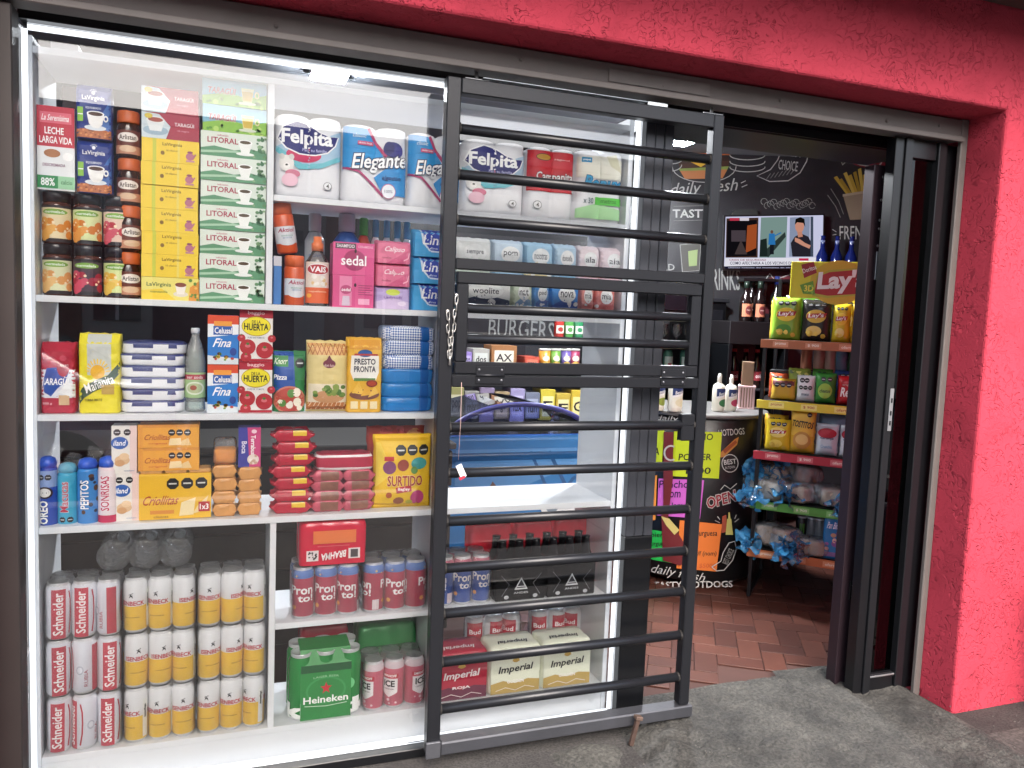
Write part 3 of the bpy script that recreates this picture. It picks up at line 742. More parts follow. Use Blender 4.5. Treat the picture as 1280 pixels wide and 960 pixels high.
def a_tgg(a):
    a.R(0, 0, 1, 1, '#86bcd4'); a.P([(0, 0), (1, 0), (1, .55), (.7, .35), (.4, .5), (0, .30)], '#8cbf45'); a.dots((.02, .03, .98, .25), 18, ['#5f9a30', '#b4d66a'], (.02, .05), 4)
    a.T('TARAGÜI', .30, .56, .42, .26, '#a01c3c', .02, .15, out='#f5e8ea', outw=.06)
    a.P([(.60, .72), (.80, .72), (.77, .20), (.63, .20)], '#e8e0a8'); a.P([(.61, .6), (.79, .6), (.765, .25), (.635, .25)], '#d8b84a'); a.E(.85, .5, .04, .14, '#e8e0a8').E(.85, .5, .02, .08, '#8cbf45'); a.E(.70, .15, .14, .06, '#d7ddc8')
def a_tgr(a):
    a.R(0, 0, 1, 1, '#a8324a'); a.P([(.0, 0), (.42, 0), (.5, .5), (.3, .95), (.0, 1)], '#cfdce4'); a.E(.24, .30, .22, .18, '#9fb8cc'); a.P([(.08, .72), (.40, .72), (.34, .28), (.14, .28)], '#e7ebee'); a.E(.24, .72, .16, .12, '#f4f4f4').E(.24, .72, .13, .09, '#a04a3c')
    a.E(.12, .85, .07, .10, '#d8c048'); a.T('TARAGÜI', .74, .62, .34, .17, '#f2e2e6', .015); a.T('té negro', .72, .36, .2, .09, '#d89aa8')
def stack(name, lab, cat, n, pl, pr, ptop, pbot, y, dep, base, key, draw, group, z0=None, jig=.003, **kw):
    x0, x1, b, t = fit(pl, pr, ptop, pbot, y)
    if z0 is not None: b = z0
    h = (t-b)/n
    for i in range(n):
        q = random.uniform(-jig, jig)*.5
        z = t-(i+1)*h
        carton(name, lab % nth(i, n) if '%s' in lab else lab, cat, x0+q, x1+q, z, z+h, y+abs(q), dep, base, key, draw, group, **kw)
    return t
# two tea columns
x0, x1, b, t = fit(176, 248, 174, 372, yT)
hs7 = (t-TEA)/7
for i in range(7):
    z = TEA+(6-i)*hs7; q = random.uniform(-.002, .002)
    if i == 6: carton('tea_box', 'pale yellow tea box with pictured cup, lowest of the yellow stack', 'tea box', x0, x1+.002, z, z+hs7, yT, .075, '#ecdf7a', 'teaw', a_teaw, 'tea boxes')
    else: carton('tea_box', 'plain yellow tea box with teapot mark, just under the red tea boxes' if i == 0 else 'plain yellow tea box with teapot mark, %s from top among yellow boxes' % ORD[i], 'tea box', x0+q, x1+q, z, z+hs7, yT+.001+abs(q), .075, '#f0cf3e', 'teay', a_teay, 'tea boxes')
for i in range(2):
    carton('tea_box', ['red tea box with white cup topping the yellow tea stack', 'red tea box with white cup directly on the yellow tea boxes'][i], 'tea box', x0+.001, x1-.001+.002*i, t+(1-i)*.066, t+(2-i)*.066, yT+.002, .075, '#a8324a', 'tgr', a_tgr, 'tea boxes')
x0, x1, b, t = fit(250, 333, 166, 377, yT); x1 = min(x1, dA[0]-.001); h7 = (t-TEA)/7
for i in range(7):
    z = TEA+(6-i)*h7; q = random.uniform(-.0015, .0005)
    carton('tea_box', 'white and green tea box, %s in the stack beside the divider' % (nth(i, 7)), 'tea box', x0+q, x1+q, z, z+h7, yT+abs(q), .075, '#dde6dd', 'lit', a_lit, 'tea boxes')
for i in range(2):
    carton('tea_box', ['blue and lime green tea box topping the white and green stack', 'blue and lime green tea box directly on the white and green boxes'][i], 'tea box', x0+.004, x1-.001, t+(1-i)*.070, t+(2-i)*.070, yT+.002, .075, '#86bcd4', 'tgg', a_tgg, 'tea boxes')
# instant coffee jars, four high
xj0, xj1, b, t = fit(144, 175, 137, 370, yT+.01); hj = (t-TEA)/4; rj = min(.036, (xj1-xj0)/2)
JB = M('#3a1d14', .12, 0, .3, 60); OR = M('#c8602a', .45)
jarm = lathe([(rj*.9, 0), (rj, .006), (rj, hj*.62), (rj*.86, hj*.72), (rj*.84, hj*.74)], [JB], n=22)
jlid = lathe([(rj*.92, 0), (rj*.93, .003), (rj*.93, hj*.235), (rj*.86, hj*.255)], [OR], n=26)
def a_jar(a):
    a.R(0, .0, 1, 1, '#6a2f22', 10, 1); a.R(0, 0, 1, .35, '#c98d70', 10, 1); a.E(.5, .70, .36, .20, '#f1e9e2'); a.T('Arlistan', .5, .70, .54, .20, '#3a2018', .015); a.E(.5, .22, .28, .14, '#e0c0a0')
for i in range(4):
    o = thing('coffee_jar', 'brown instant coffee jar with orange lid, %s of the jar column' % nth(i, 4), 'coffee jar', ((xj0+xj1)/2+random.uniform(-.001, .001), yT+.012+rj, TEA+(3-i)*hj+.0002), random.uniform(-.5, .5), 'instant coffee jars')
    part('jar', jarm, o); part('lid', jlid, o, (0, 0, hj*.742)); part('label_print', artmesh('arl', rj*2.6, hj*.5, a_jar, cyl(rj, rj*2.6, hj*.08)), o)
# jam jars, two rows of three, with milk and coffee bags on top
def fruit(c1, c2, top):
    def d(a):
        a.R(0, 0, 1, 1, '#2c2a30', 8); a.R(0, .10, 1, .93, top, 8); a.dots((.08, .14, .92, .62), 11, [c1, c2], (.10, .16), 8); a.E(.5, .82, .34, .08, '#7fae4a'); a.T('mermelada', .5, .82, .5, .07, '#ffffff'); a.dots((.1, .2, .9, .6), 6, ['#f6e2c0'], (.02, .04), 3)
    return d
kinds = [('orange', '#d98a3a', '#e8ac5a', '#e9d7b0'), ('apricot', '#cf7a2c', '#e29a4a', '#d9e0a8'), ('strawberry', '#b8283c', '#d2566a', '#e6c8b8'), ('peach', '#e0a060', '#edc080', '#dfe0b8'), ('raspberry', '#a01f3a', '#c94c66', '#4c3a48'), ('lemon', '#e3a83a', '#e9c25a', '#d8e2a0')]
zrow2 = Y(90, 306, yT+.01).z-.004; hrow = (Y(90, 240, yT+.01).z-TEA)/2
for rI in range(2):
    for cI in range(3):
        pl = (39, 74, 109)[cI]; xj0_, xj1_, _, _ = fit(pl, pl+35, 306, 370, yT+.012)
        xj0_ = max(xj0_, xa+.002+cI*.0755); r_ = .0340; k = kinds[rI*3+cI]
        o = thing('jam_jar', '%s jam jar with dark lid in the %s row of jars' % (k[0], ('upper', 'lower')[rI]), 'jam jar', (xa+.037+cI*.0712, yT+.014+r_, TEA+(1-rI)*hrow+.0002), 0, 'jam jars')
        part('jar', lathe([(r_*.92, 0), (r_, .005), (r_, hrow*.74), (r_*.9, hrow*.80)], [M('#5a3a34', .1, 0, .2)], n=20), o)
        part('lid', lathe([(r_*.95, 0), (r_*.96, hrow*.18), (r_*.90, hrow*.195)], [M('#2b2a30', .3)], n=24), o, (0, 0, hrow*.803))
        part('label_print', artmesh('jam'+k[0], r_*2.7, hrow*.70, fruit(*k[1:]), cyl(r_, r_*2.7, hrow*.03)), o)
zj = TEA+2*hrow+.0005
jb = zj
mx0, mx1, _, mz1 = fit(36, 77, 131, 238, yT); mx0 = xa+.001
o = carton('milk_carton', 'red and white long life milk carton standing on the jam jars', 'milk carton', mx0, mx0+.085, zj, mz1, yT+.004, .085, '#e9ebee', 'milk', a_milk)
carton('coffee_carton', 'small dark coffee carton with a bar code behind the milk carton', 'carton', mx0+.040, mx0+.088, zj, Y(70, 105, .14).z, yT+.095, .07, '#3a1c24', 'dk', lambda a: (a.R(.2, .55, .9, .75, '#d8d4d0'), a.T('|||||||', .55, .65, .5, .14, '#222222')))
cx0, cx1, _, cz1 = fit(78, 140, 104, 241, yT); cx0 = max(cx0, mx0+.087); hc = (cz1-zj)/2
for i in range(2):
    pouch('coffee_bag', ['blue coffee bag with white cup, upper of two on the jam jars', 'blue coffee bag with white cup, resting directly on the jam jars'][i], 'coffee bag', cx0, cx1, zj+(1-i)*hc, zj+(2-i)*hc-.001, yT+.002*i, .06, '#1d3486', 'cof', a_coffee, 'brick', 'blue coffee bags', seed=i)
# top board: leftovers
carton('paper_carton', 'plain white carton pushed into the top corner of the cabinet', 'carton', *[Y(62, 40, .08).x, Y(98, 40, .08).x], TOPS, TOPS+.030, .08, .10, '#dcdedf', 'x', None)
o = thing('clear_wrapper', 'crumpled clear plastic wrapper lying on the top board', 'wrapper', (Y(145, 60, .07).x, .09, TOPS))
part('foil', crumple(.05, .026, 4, BAGF, 10), o)

# ================================================================== GOODS: paper rolls
def rollpack(label, x0, x1, z1, key, draw, group='toilet paper packs', seed=0):
    W = x1-x0-.002; H = z1-FEL-.001; D = .17
    o = thing('toilet_paper_pack', label, 'paper pack', ((x0+x1)/2, .045+D/2, FEL+.0003), 0, group)
    n = 30; v = []; f = []; P = []
    def outl(u): # two-roll scalloped front
        return .010*(1-abs(math.sin(2*math.pi*u*1.0))**.7)
    nu, nv = 22, 14
    for s in (-1, 1):
        for j in range(nv+1):
            for i in range(nu+1):
                u, t = i/nu, j/nv
                e = (max(0, 1-abs(2*u-1)**9)**.35)*(1-.12*max(0, (abs(2*t-1)-.86)/.14)**2)
                y = s*(D/2*(.55+.45*e)-outl(u)*(1 if s < 0 else .5))+.0015*noise.noise((u*9, t*9, seed))
                zz = t*H-(.008*abs(math.sin(2*math.pi*u))**-0 if False else 0)-(.009*(1-abs(math.sin(2*math.pi*u))**.5) if j == nv else 0)
                v.append(((u-.5)*W, y, zz))
    n1 = (nu+1)*(nv+1)
    for j in range(nv):
        for i in range(nu):
            a = j*(nu+1)+i; f.append((a, a+1, a+nu+2, a+nu+1)); f.append((n1+a, n1+a+nu+1, n1+a+nu+2, n1+a+1))
    for i in range(nu): f.append((i, n1+i, n1+i+1, i+1)); a = nv*(nu+1)+i; f.append((a, a+1, n1+a+1, n1+a))
    for j in range(nv): a = j*(nu+1); f.append((a, a+nu+1, n1+a+nu+1, n1+a)); a += nu; f.append((a, n1+a, n1+a+nu+1, a+nu+1))
    part('rolls', mesh('rolls', v, f, M('#e6e6ea', .45, 0, .05, 12, .35, 40), None, True), o)
    def fn(u, t, of):
        uu = min(max(u/W, .015), .985); e = max(0, 1-abs(2*uu-1)**9)**.35*(1-.12*max(0, (abs(2*t/H-1)-.86)/.14)**2)
        return ((uu-.5)*W, -(D/2*(.55+.45*e)-outl(uu))-of-.003, t)
    part('wrapper_print', artmesh(key, W, H, draw, fn, .0003, .010), o)
def a_fel(a):
    a.P([(.0, .60), (.3, .40), (.65, .36), (1, .52), (1, .86), (.6, .7), (.2, .66)], '#a9c8de'); a.P([(.0, .55), (.35, .34), (.7, .38), (1, .50), (1, .56), (.7, .44), (.4, .41), (0, .62)], '#6fc0cc')
    a.E(.42, .52, .26, .09, '#c92c5e', 24)
    pts = [(.02, .70), (.10, .85), (.30, .93), (.50, .90), (.66, .81), (.82, .77), (.95, .78), (.90, .66), (.78, .56), (.60, .52), (.35, .52), (.15, .58)]
    a.P(pts, '#ffffff'); a.P([(.5+(x-.5)*.95, .72+(y-.72)*.92) for x, y in pts], '#1f2270')
    a.T('Felpita', .47, .71, .74, .21, '#ffffff', .03); a.T('Para tu familia', .58, .585, .36, .035, '#c8c8f0')
    a.E(.17, .40, .11, .10, '#e9e6e2').E(.10, .48, .04, .035, '#d8d4d0').E(.24, .48, .04, .035, '#d8d4d0').E(.17, .37, .05, .035, '#f7f4f0').E(.17, .38, .02, .012, '#222222'); a.E(.26, .28, .11, .05, '#d07a92').E(.22, .20, .12, .08, '#ecc0d0'); a.E(.78, .16, .065, .05, '#8a8a90').E(.78, .16, .055, .042, '#f0f0f2'); a.T('4', .78, .16, .04, .05, '#444444')
def a_ele(a):
    a.P([(0, .40), (.40, .95), (0, .97)], '#2f8fd0', True); a.P([(.0, .42), (.0, .95), (.38, .95), (.62, .60), (.40, .45), (.2, .46)], '#2f95d4'); a.L([(.0, .44), (.25, .40), (.5, .22), (.62, .10)], .03, '#b03a6e'); a.L([(.38, .96), (.50, .78), (.66, .62)], .04, '#b8406e')
    a.P([(.62, .12), (1, .12), (1, .56), (.7, .50), (.48, .34)], '#2f8ed0'); a.E(.76, .72, .15, .10, '#34357a').E(.70, .74, .08, .08, '#2c2c6a').E(.84, .70, .07, .07, '#40408a')
    a.T('classic', .25, .86, .2, .05, '#d8ecf8', .01, .3); a.R(.22, .74, .46, .79, '#c8507e'); a.T('doble hoja', .34, .765, .2, .03, '#ffffff')
    a.T('Elegante', .56, .53, .82, .24, '#ffffff', .02, .25, .10, out='#202048', outw=.06); a.T('algodón', .74, .34, .28, .07, '#0c2a66', .015, .2); a.E(.70, .17, .11, .10, '#c0608a').E(.70, .17, .10, .09, '#eef2f6'); a.T('100%', .70, .17, .12, .04, '#8888a0')
def a_cam(a):
    a.R(.02, .38, .98, .95, '#c41f2e', 8, 2); a.E(.32, .86, .16, .05, '#1c1c20').E(.32, .86, .15, .04, '#b8882a'); a.T('Higienol', .7, .84, .3, .03, '#f0c0c0'); a.T('Campanita', .56, .58, .76, .15, '#f8f6f4', .02, 0, .03, out='#2a0a10', outw=.05); a.E(.22, .18, .09, .06, '#5a6a66').E(.22, .18, .08, .05, '#e8e8ea'); a.T('4', .22, .18, .05, .06, '#444444'); a.T('hojas simples', .7, .47, .4, .03, '#f0b060')
def a_bon(a):
    a.P([(.03, .90), (.5, .94), (.97, .90), (.97, .62), (.03, .62)], '#e9e7da'); a.R(.10, .83, .30, .90, '#2a8ab8'); a.T('papel', .2, .865, .14, .03, '#ffffff'); a.P([(.6, .94), (.8, .97), (.95, .72), (.7, .8)], '#d8d4b8')
    a.T('Bonux', .56, .56, .74, .17, '#2f9ed2', .03, .2, out='#16406a', outw=.06); a.T('x 30', .26, .30, .2, .08, '#16404a', .01); a.P([(.03, .05), (.97, .05), (.97, .20), (.40, .26), (.03, .18)], '#a8d8a0'); a.R(.40, .25, .97, .36, '#58b848'); a.T('metros', .68, .305, .3, .05, '#2a6a20')
rp = [(343, 428, 145, 'white toilet paper pack with navy oval and bear, beside the white divider', 'fel', a_fel), (427, 510, 158, 'blue and white toilet paper pack with script lettering in full view', 'ele', a_ele),
      (509, 577, 168, 'blue and white toilet paper pack half hidden behind the gate stile', 'ele', a_ele), (577, 658, 176, 'white toilet paper pack with navy oval seen through the gate bars', 'fel', a_fel),
      (658, 719, 185, 'red and white toilet paper pack seen through the gate bars', 'cam', a_cam), (719, 789, 190, 'cream toilet paper pack with blue and green print at the cabinet end', 'bon', a_bon)]
for i, (pl, pr, pt, lab, key, dr) in enumerate(rp):
    q0, q1, _, q3 = fit(pl, pr, pt, 262, .050)
    rollpack(lab, max(q0, dA[1]+.001), min(q1, xb-.002), q3, key, dr, seed=i)
# ================================================================== GOODS: toiletries
yM = .050
def a_akt(a):
    a.R(0, .26, 1, .70, '#d6d9de', 10); a.E(.5, .30, .3, .10, '#d6d9de'); a.T('Aktiol', .5, .60, .55, .10, '#a02a4c', .02, .3); a.T('desodorante', .5, .46, .4, .04, '#6aa090'); a.T('aroma', .5, .40, .3, .04, '#8aa0c0')
OR2 = M('#d25a30', .35)
def spray(label, x, y, z, rot=(0, 0, 0), R_=.0285, H_=.140):
    o = thing('spray_can', label, 'spray can', (x, y, z), rot=rot, group='deodorant spray cans')
    part('can_body', lathe([(R_*.9, 0), (R_, .004), (R_, H_*.74), (R_*.93, H_*.77)], [OR2], n=24), o); part('cap', lathe([(R_*.95, 0), (R_*.96, H_*.2), (R_*.88, H_*.225)], [M('#dd6a3c', .4)], n=24), o, (0, 0, H_*.772))
    part('label_print', artmesh('akt', R_*2.8, H_*.76, a_akt, cyl(R_, R_*2.8)), o)
q = fit(356, 380, 318, 378, .075); spray('orange deodorant spray can standing upright on the shelf', (q[0]+q[1])/2, .085, TEA+.0003, (0, 0, .2))
q = fit(345, 376, 256, 318, .075); spray('orange deodorant spray can leaning on top of another can', Y(361, 318, .08).x-.002, .088, TEA+.1455, (0, math.radians(-9), .1))
q = fit(342, 353, 320, 376, .06); carton('soap_box', 'narrow blue carton squeezed beside the spray cans', 'carton', max(q[0], dA[1]+.001), q[1]-.001, TEA, q[3], .06, .10, '#4a80c0', 'x2', lambda a: a.R(0, .8, 1, 1, '#c8c8d0'))
CLR = clear('clear_bottle', '#f6f2ee', 1.45, 1.0, .02, 0, 20, .05)
def bottle(name, label, cat, x, y, z, prof, mat, capprof, capmat, zc, key=None, draw=None, r=None, lh=None, lz=0., group=None, span=2.6, rz=0., n=22):
    o = thing(name, label, cat, (x, y, z+.0003), rz, group)
    part('bottle', lathe(prof, [mat], n=n), o); part('cap', lathe(capprof, [capmat], n=18), o, (0, 0, zc))
    if draw: part('label_print', artmesh(key, r*span, lh, draw, cyl(r, r*span, lz)), o)
    return o
def a_vais(a):
    a.P([(0, 0), (1, 0), (1, 1), (0, 1)], '#e8ded2'); a.R(0, 0, 1, .38, '#e2683a', 8); a.E(.5, .82, .40, .14, '#ffffff').E(.5, .82, .38, .12, '#b52634'); a.T('VAIS', .5, .82, .52, .13, '#ffffff', .03); a.dots((.2, .42, .8, .66), 10, ['#f4f0e8', '#e8c890'], (.05, .1), 5); a.T('repelente', .5, .28, .6, .05, '#f8e0c0'); a.E(.2, .18, .1, .05, '#f0b040')
q = fit(382, 412, 294, 381, .07); xv = (q[0]+q[1])/2; hv = q[3]-TEA; rv = .033
bottle('spray_bottle', 'clear bottle with orange cap and red oval label', 'bottle', xv, .085, TEA, [(rv*.9, 0), (rv, .005), (rv, hv*.62), (rv*.55, hv*.74), (rv*.45, hv*.78)], CLR, [(rv*.5, 0), (rv*.52, hv*.10), (rv*.36, hv*.12), (rv*.34, hv*.2)], M('#e07a48', .4), hv*.783, 'vais', a_vais, rv, hv*.58, hv*.04)
def a_sed1(a):
    a.R(0, 0, 1, 1, '#dc5a92'); a.R(.05, .80, .55, .97, '#5a4a58'); a.T('SHAMPOO', .3, .885, .42, .10, '#f0e8ec', .02); a.E(.52, .45, .27, .32, '#a83a6a'); a.T('sedal', .5, .45, .60, .30, '#ffffff', .015); a.E(.54, .74, .03, .06, '#2a1a22'); a.T('CERAMIDAS', .78, .88, .36, .07, '#f6c8da')
def a_sed2(a):
    a.R(0, 0, 1, 1, '#d8568e'); a.R(.16, .05, .46, .96, '#e58ab0'); a.E(.32, .55, .14, .14, '#b84a7a'); a.T('sedal', .32, .55, .22, .1, '#ffffff'); a.E(.54, .70, .03, .06, '#2a1a22'); a.P([(.22, .05), (.42, .05), (.40, .35), (.24, .35)], '#d8c8d8')
    for k in range(5): a.R(.62, .40+k*.07, .96-.05*(k % 2), .425+k*.07, '#9a3a66', keep=True)
    a.lay += 1; a.R(.62, .10, .9, .28, '#f0b0cc')
q0, q1, _, q3 = fit(416, 468, 303, 385, yM); hh = (q3-TEA)/2
carton('shampoo_box', 'pink shampoo sachet box with dark round emblem, upper of two', 'shampoo box', q0, q1, TEA+hh, q3, yM, .085, '#dc5a92', 'sed1', a_sed1, 'pink shampoo boxes')
carton('shampoo_box', 'pink shampoo sachet box with bottle picture, lower of two', 'shampoo box', q0+.001, q1, TEA, TEA+hh, yM, .085, '#d8568e', 'sed2', a_sed2, 'pink shampoo boxes')
def a_cal(a): a.R(0, 0, 1, 1, '#e27a9a'); a.P([(.3, 0), (1, 0), (1, .7), (.7, .25)], '#d05a84'); a.T('Calipso', .52, .60, .56, .28, '#fff2f4', .01, .4); a.L([(.78, .15), (.9, .25), (.93, .5)], .05, '#f6c0d0'); a.T('toallas', .3, .25, .25, .08, '#8a2a50')
def a_lil(a): a.R(0, 0, 1, 1, '#b9a6d6'); a.P([(0, 0), (1, 0), (1, .3), (.5, .5), (0, .3)], '#d4c2e2'); a.E(.5, .74, .2, .14, '#c8d84a'); a.T('Ladysoft', .5, .5, .5, .14, '#7a4a9a'); a.E(.75, .25, .12, .1, '#eee0f4')
q0, q1, _, q3 = fit(469, 514, 301, 386, yM); hh = (q3-TEA)/3
for i, (lab, key, dr) in enumerate((('pink soft pad pack with white script, topmost beside the blue packs', 'cal', a_cal), ('pink soft pad pack lying on the lilac pack', 'cal', a_cal), ('lilac soft pad pack at the foot of the pink packs', 'lil', a_lil))):
    pouch('pad_pack', lab, 'pad pack', q0, q1, TEA+(2-i)*hh, TEA+(3-i)*hh, yM, .075, ['#e27a9a', '#e27a9a', '#b9a6d6'][i], key, dr, 'brick', 'pad packs', seed=i)
def a_lina(a): a.R(0, 0, 1, 1, '#3fa0d8'); a.P([(.2, 1), (1, 1), (1, .3), (.8, .16), (.5, .18), (.28, .5)], '#dfeaf6'); a.P([(.26, 1), (1, 1), (1, .36), (.8, .22), (.52, .24), (.34, .52)], '#2b44b0'); a.T('Lina', .62, .62, .62, .34, '#ffffff', .015, .15); a.T('fina', .62, .32, .2, .08, '#c8d4f4'); a.E(.88, .14, .07, .10, '#8cc860')
q0, q1, _, q3 = fit(515, 553, 287, 389, yM); hh = (q3-TEA)/3
for i in range(3): pouch('pad_pack', 'sky blue pad pack with navy shield, %s of three' % nth(i, 3), 'pad pack', q0, q1+.012, TEA+(2-i)*hh, TEA+(3-i)*hh, yM, .075, '#3fa0d8', 'lina', a_lina, 'brick', 'pad packs', seed=i+5)
# bottles standing behind the front row
def back_bottle(label, px, pt, col, cap, w=14, yy=.20, name='toiletry_bottle', lab2=None):
    p = Y(px, pt, yy); r = w/2/410*1.1; h = p.z-TEA
    def dr(a): a.R(0, 0, 1, 1, lab2 or col, 6); a.T('dove', .5, .6, .6, .14, '#3a6aa0', .01); a.R(0, .2, 1, .3, '#7ab0d8', 6)
    bottle(name, label, 'bottle', p.x, yy, TEA, [(r*.9, 0), (r, .004), (r, h*.70), (r*.62, h*.78), (r*.5, h*.8)], M(col, .3), [(r*.62, 0), (r*.62, h*.17), (r*.5, h*.19)], M(cap, .35), h*.803, 'bb'+col, dr, r, h*.34, h*.34, 'toiletry bottles at the back of the shelf', 2.2)
back_bottle('grey ribbed pump bottle behind the orange capped bottle', 394, 266, '#9aa0a4', '#b8bcc0', 22)
back_bottle('wide clear topped blue bottle behind the pink shampoo boxes', 434, 267, '#3a6ab0', '#b8c4d0', 30)
back_bottle('white bottle with bright green cap behind the shampoo boxes', 455, 272, '#d8503a', '#4cb848', 16)
for i, px in enumerate((470, 484, 497, 509)): back_bottle('slim white and blue bottle, %s' % ('next to the green capped bottle', 'second from the green cap', 'third from the green cap', 'nearest the navy shield packs')[i], px, 274+i, '#e4eaf0', '#5aa0c8', 12)

# ================================================================== GOODS: pads behind the gate (upper)
def pad(label, pl, pr, z0, z1, base, txt, tc, y=.055, seed=0, kind='brick'):
    q0, q1, _, _ = fit(pl, pr, 310, 340, y)
    def dr(a):
        a.R(0, 0, 1, 1, base); a.P([(0, 0), (1, 0), (1, .35), (.5, .5), (0, .25)], tc); a.E(.55, .60, .3, .22, '#f2f4f6'); a.T(txt, .55, .60, .44, .16, '#3a4250', .01); a.dots((.1, .1, .9, .4), 6, ['#ffffff', tc], (.04, .1), seed)
    pouch('pad_pack', label, 'pad pack', q0, q1, z0, z1, y, .10, base, 'pad%s%s%d' % (base, txt, seed), dr, kind, 'pad packs', seed=seed)
zt = Y(680, 303, .06).z; zm = TEA+(zt-TEA)*.5
for i, (pl, pr, c, tx, t2, lab) in enumerate(((567, 615, '#e6e9ea', 'siempre', '#c8d8cc', 'white and pale green'), (616, 655, '#c9dcee', 'pom', '#9cc4e4', 'pale blue'), (656, 692, '#a8d0ec', 'nosotras', '#e8d8a0', 'sky blue and cream'), (693, 722, '#bcd8ee', 'doncella', '#8cc0e4', 'icy blue'), (723, 750, '#ecdfe6', 'ala', '#e8c8d4', 'white pink, nearer the blue packs'), (751, 782, '#ecdce4', 'ala', '#e8c8d4', 'white pink, at the cabinet end'))):
    pad('%s pad pack in the upper layer behind the gate' % lab, pl, pr, zm+.001, zt, c, tx, t2, seed=i)
for i, (pl, pr, c, tx, t2, lab) in enumerate(((567, 642, '#e2e4e6', 'woolite', '#3c5068', 'white and slate blue'), (643, 668, '#cfdcc8', 'nat', '#8ab0d8', 'pale green and blue'), (669, 689, '#5a96d8', 'pad', '#3a6ab8', 'mid blue'), (690, 727, '#3f8ad6', 'nova', '#2a64b8', 'strong blue'), (728, 745, '#e89a94', 'mia', '#d87a78', 'narrow salmon pink'), (746, 772, '#e28680', 'mia', '#d06a68', 'wide salmon pink'))):
    pad('%s pad pack seen through the hatch' % lab, pl, pr, TEA, zm, c, tx, t2, seed=i+10)

# ================================================================== GOODS: yerba, salt, pulp shelf
y2 = .052
def a_tar(a):
    a.R(0, 0, 1, 1, '#b4213a'); a.R(0, .22, 1, .62, '#e2e6ee'); a.P([(.12, .30), (.30, .24), (.5, .36), (.70, .44), (.80, .58), (.72, .66), (.20, .64), (.08, .44)], '#2350a8'); a.T('TARAGÜI', .42, .46, .76, .11, '#ffffff', .02, .1); a.E(.65, .66, .18, .14, '#a81c34').E(.65, .78, .1, .04, '#c84a5e'); a.T('YERBA MATE', .68, .68, .24, .03, '#f8d8d8'); a.R(.52, .12, .82, .26, '#d8b890'); a.T('500 g', .2, .14, .26, .04, '#f2c8cc'); a.P([(.5, .3), (1, .22), (1, .42), (.78, .44)], '#f2f4f6')
def a_man(a):
    a.R(0, 0, 1, 1, '#e8da2c'); a.R(.22, .48, .78, 1, '#c8ccc8'); a.E(.46, .52, .17, .09, '#f0b838'); 
    for k in range(11):
        t = math.radians(5+k*17); a.L([(.46+.19*math.cos(t), .52+.10*math.sin(t)), (.46+.29*math.cos(t), .52+.165*math.sin(t))], .016, '#f0c848', True)
    a.lay += 1; a.P([(.02, .24), (.10, .32), (.40, .42), (.70, .48), (1, .66), (1, .52), (.75, .36), (.40, .28), (.16, .20), (.04, .12)], '#2f5038'); a.T('Mañanita', .50, .375, .72, .115, '#ffffff', .01, .1, .40)
    a.R(.55, .24, .85, .36, '#c8a860'); a.T('YERBA MATE', .36, .17, .4, .03, '#6a6a20')
q0, q1, _, q3 = fit(41, 95, 428, 516, y2); pouch('yerba_pack', 'red yerba pack with blue map emblem beside the window edge', 'yerba pack', max(q0, xa+.002), q1, SH2, q3, y2, .075, '#b4213a', 'tar', a_tar, 'brick')
q0, q1, _, q3 = fit(97, 151, 417, 516, y2); pouch('yerba_pack', 'yellow yerba pack with rising sun and green ribbon', 'yerba pack', q0, q1, SH2, q3, y2, .075, '#e8da2c', 'man', a_man, 'brick', seed=4)
q0, q1, _, q3 = fit(149, 231, 429, 517, y2); hh = (q3-SH2)/6
NB = [M('#e8e9ee', .4, 0, .04, 12, .3, 40), M('#39427a', .4, 0, .06, 12, .3, 40)]
for i in range(6):
    me = loaf_mesh(q1-q0-.004+random.uniform(-.004, .004), .11, hh*1.14, NB, i, .4, 40, 14, lambda x, t: 1 if (t > .57 or (.46 < t <= .57 and (-.34 < x < -.06 or .08 < x < .36)) or t < .2) else 0)
    o = thing('flour_bag', 'white and navy flour bag lying flat, %s of the pile' % nth(i, 6), 'flour bag', ((q0+q1)/2+random.uniform(-.002, .003), y2+.058, SH2+(5-i)*hh), 0, 'flour bags'); part('bag', me, o)
def a_soda(a): a.R(0, 0, 1, 1, '#a8c890', 8); a.R(0, .72, 1, .92, '#b84a5a', 8); a.T('ser soda', .5, .82, .6, .12, '#f6e4e0', .015); a.E(.5, .38, .36, .26, '#e4e8d4').E(.5, .38, .28, .2, '#b8c49a').E(.45, .4, .12, .1, '#a85a4a')
q0, q1, _, q3 = fit(230, 257, 410, 517, .07); hs_ = q3-SH2; rs = (q1-q0)/2
bottle('soda_bottle', 'clear ribbed plastic bottle with white cap and green label', 'bottle', (q0+q1)/2, .07+rs, SH2, [(rs*.9, 0), (rs, .006), (rs*.94, .03), (rs, hs_*.3), (rs*.97, hs_*.52), (rs, hs_*.6), (rs*.8, hs_*.74), (rs*.42, hs_*.88), (rs*.36, hs_*.93)], clear('soda_pet', '#f2f8f6', 1.45, 1.2, .03, .3, 40, .22), [(rs*.42, 0), (rs*.42, hs_*.055), (rs*.36, hs_*.065)], M('#eceef0', .4), hs_*.932, 'soda', a_soda, rs, hs_*.30, hs_*.17)
part('liquid', lathe([(rs*.85, 0), (rs*.93, .006), (rs*.88, .03), (rs*.93, hs_*.3), (rs*.90, hs_*.52), (rs*.92, hs_*.6), (rs*.7, hs_*.73)], [clear('soda_water', '#e4efe9', 1.33, .6, .02, .2, 30, .12)], n=20), bpy.data.objects['soda_bottle'], (0, 0, .003))
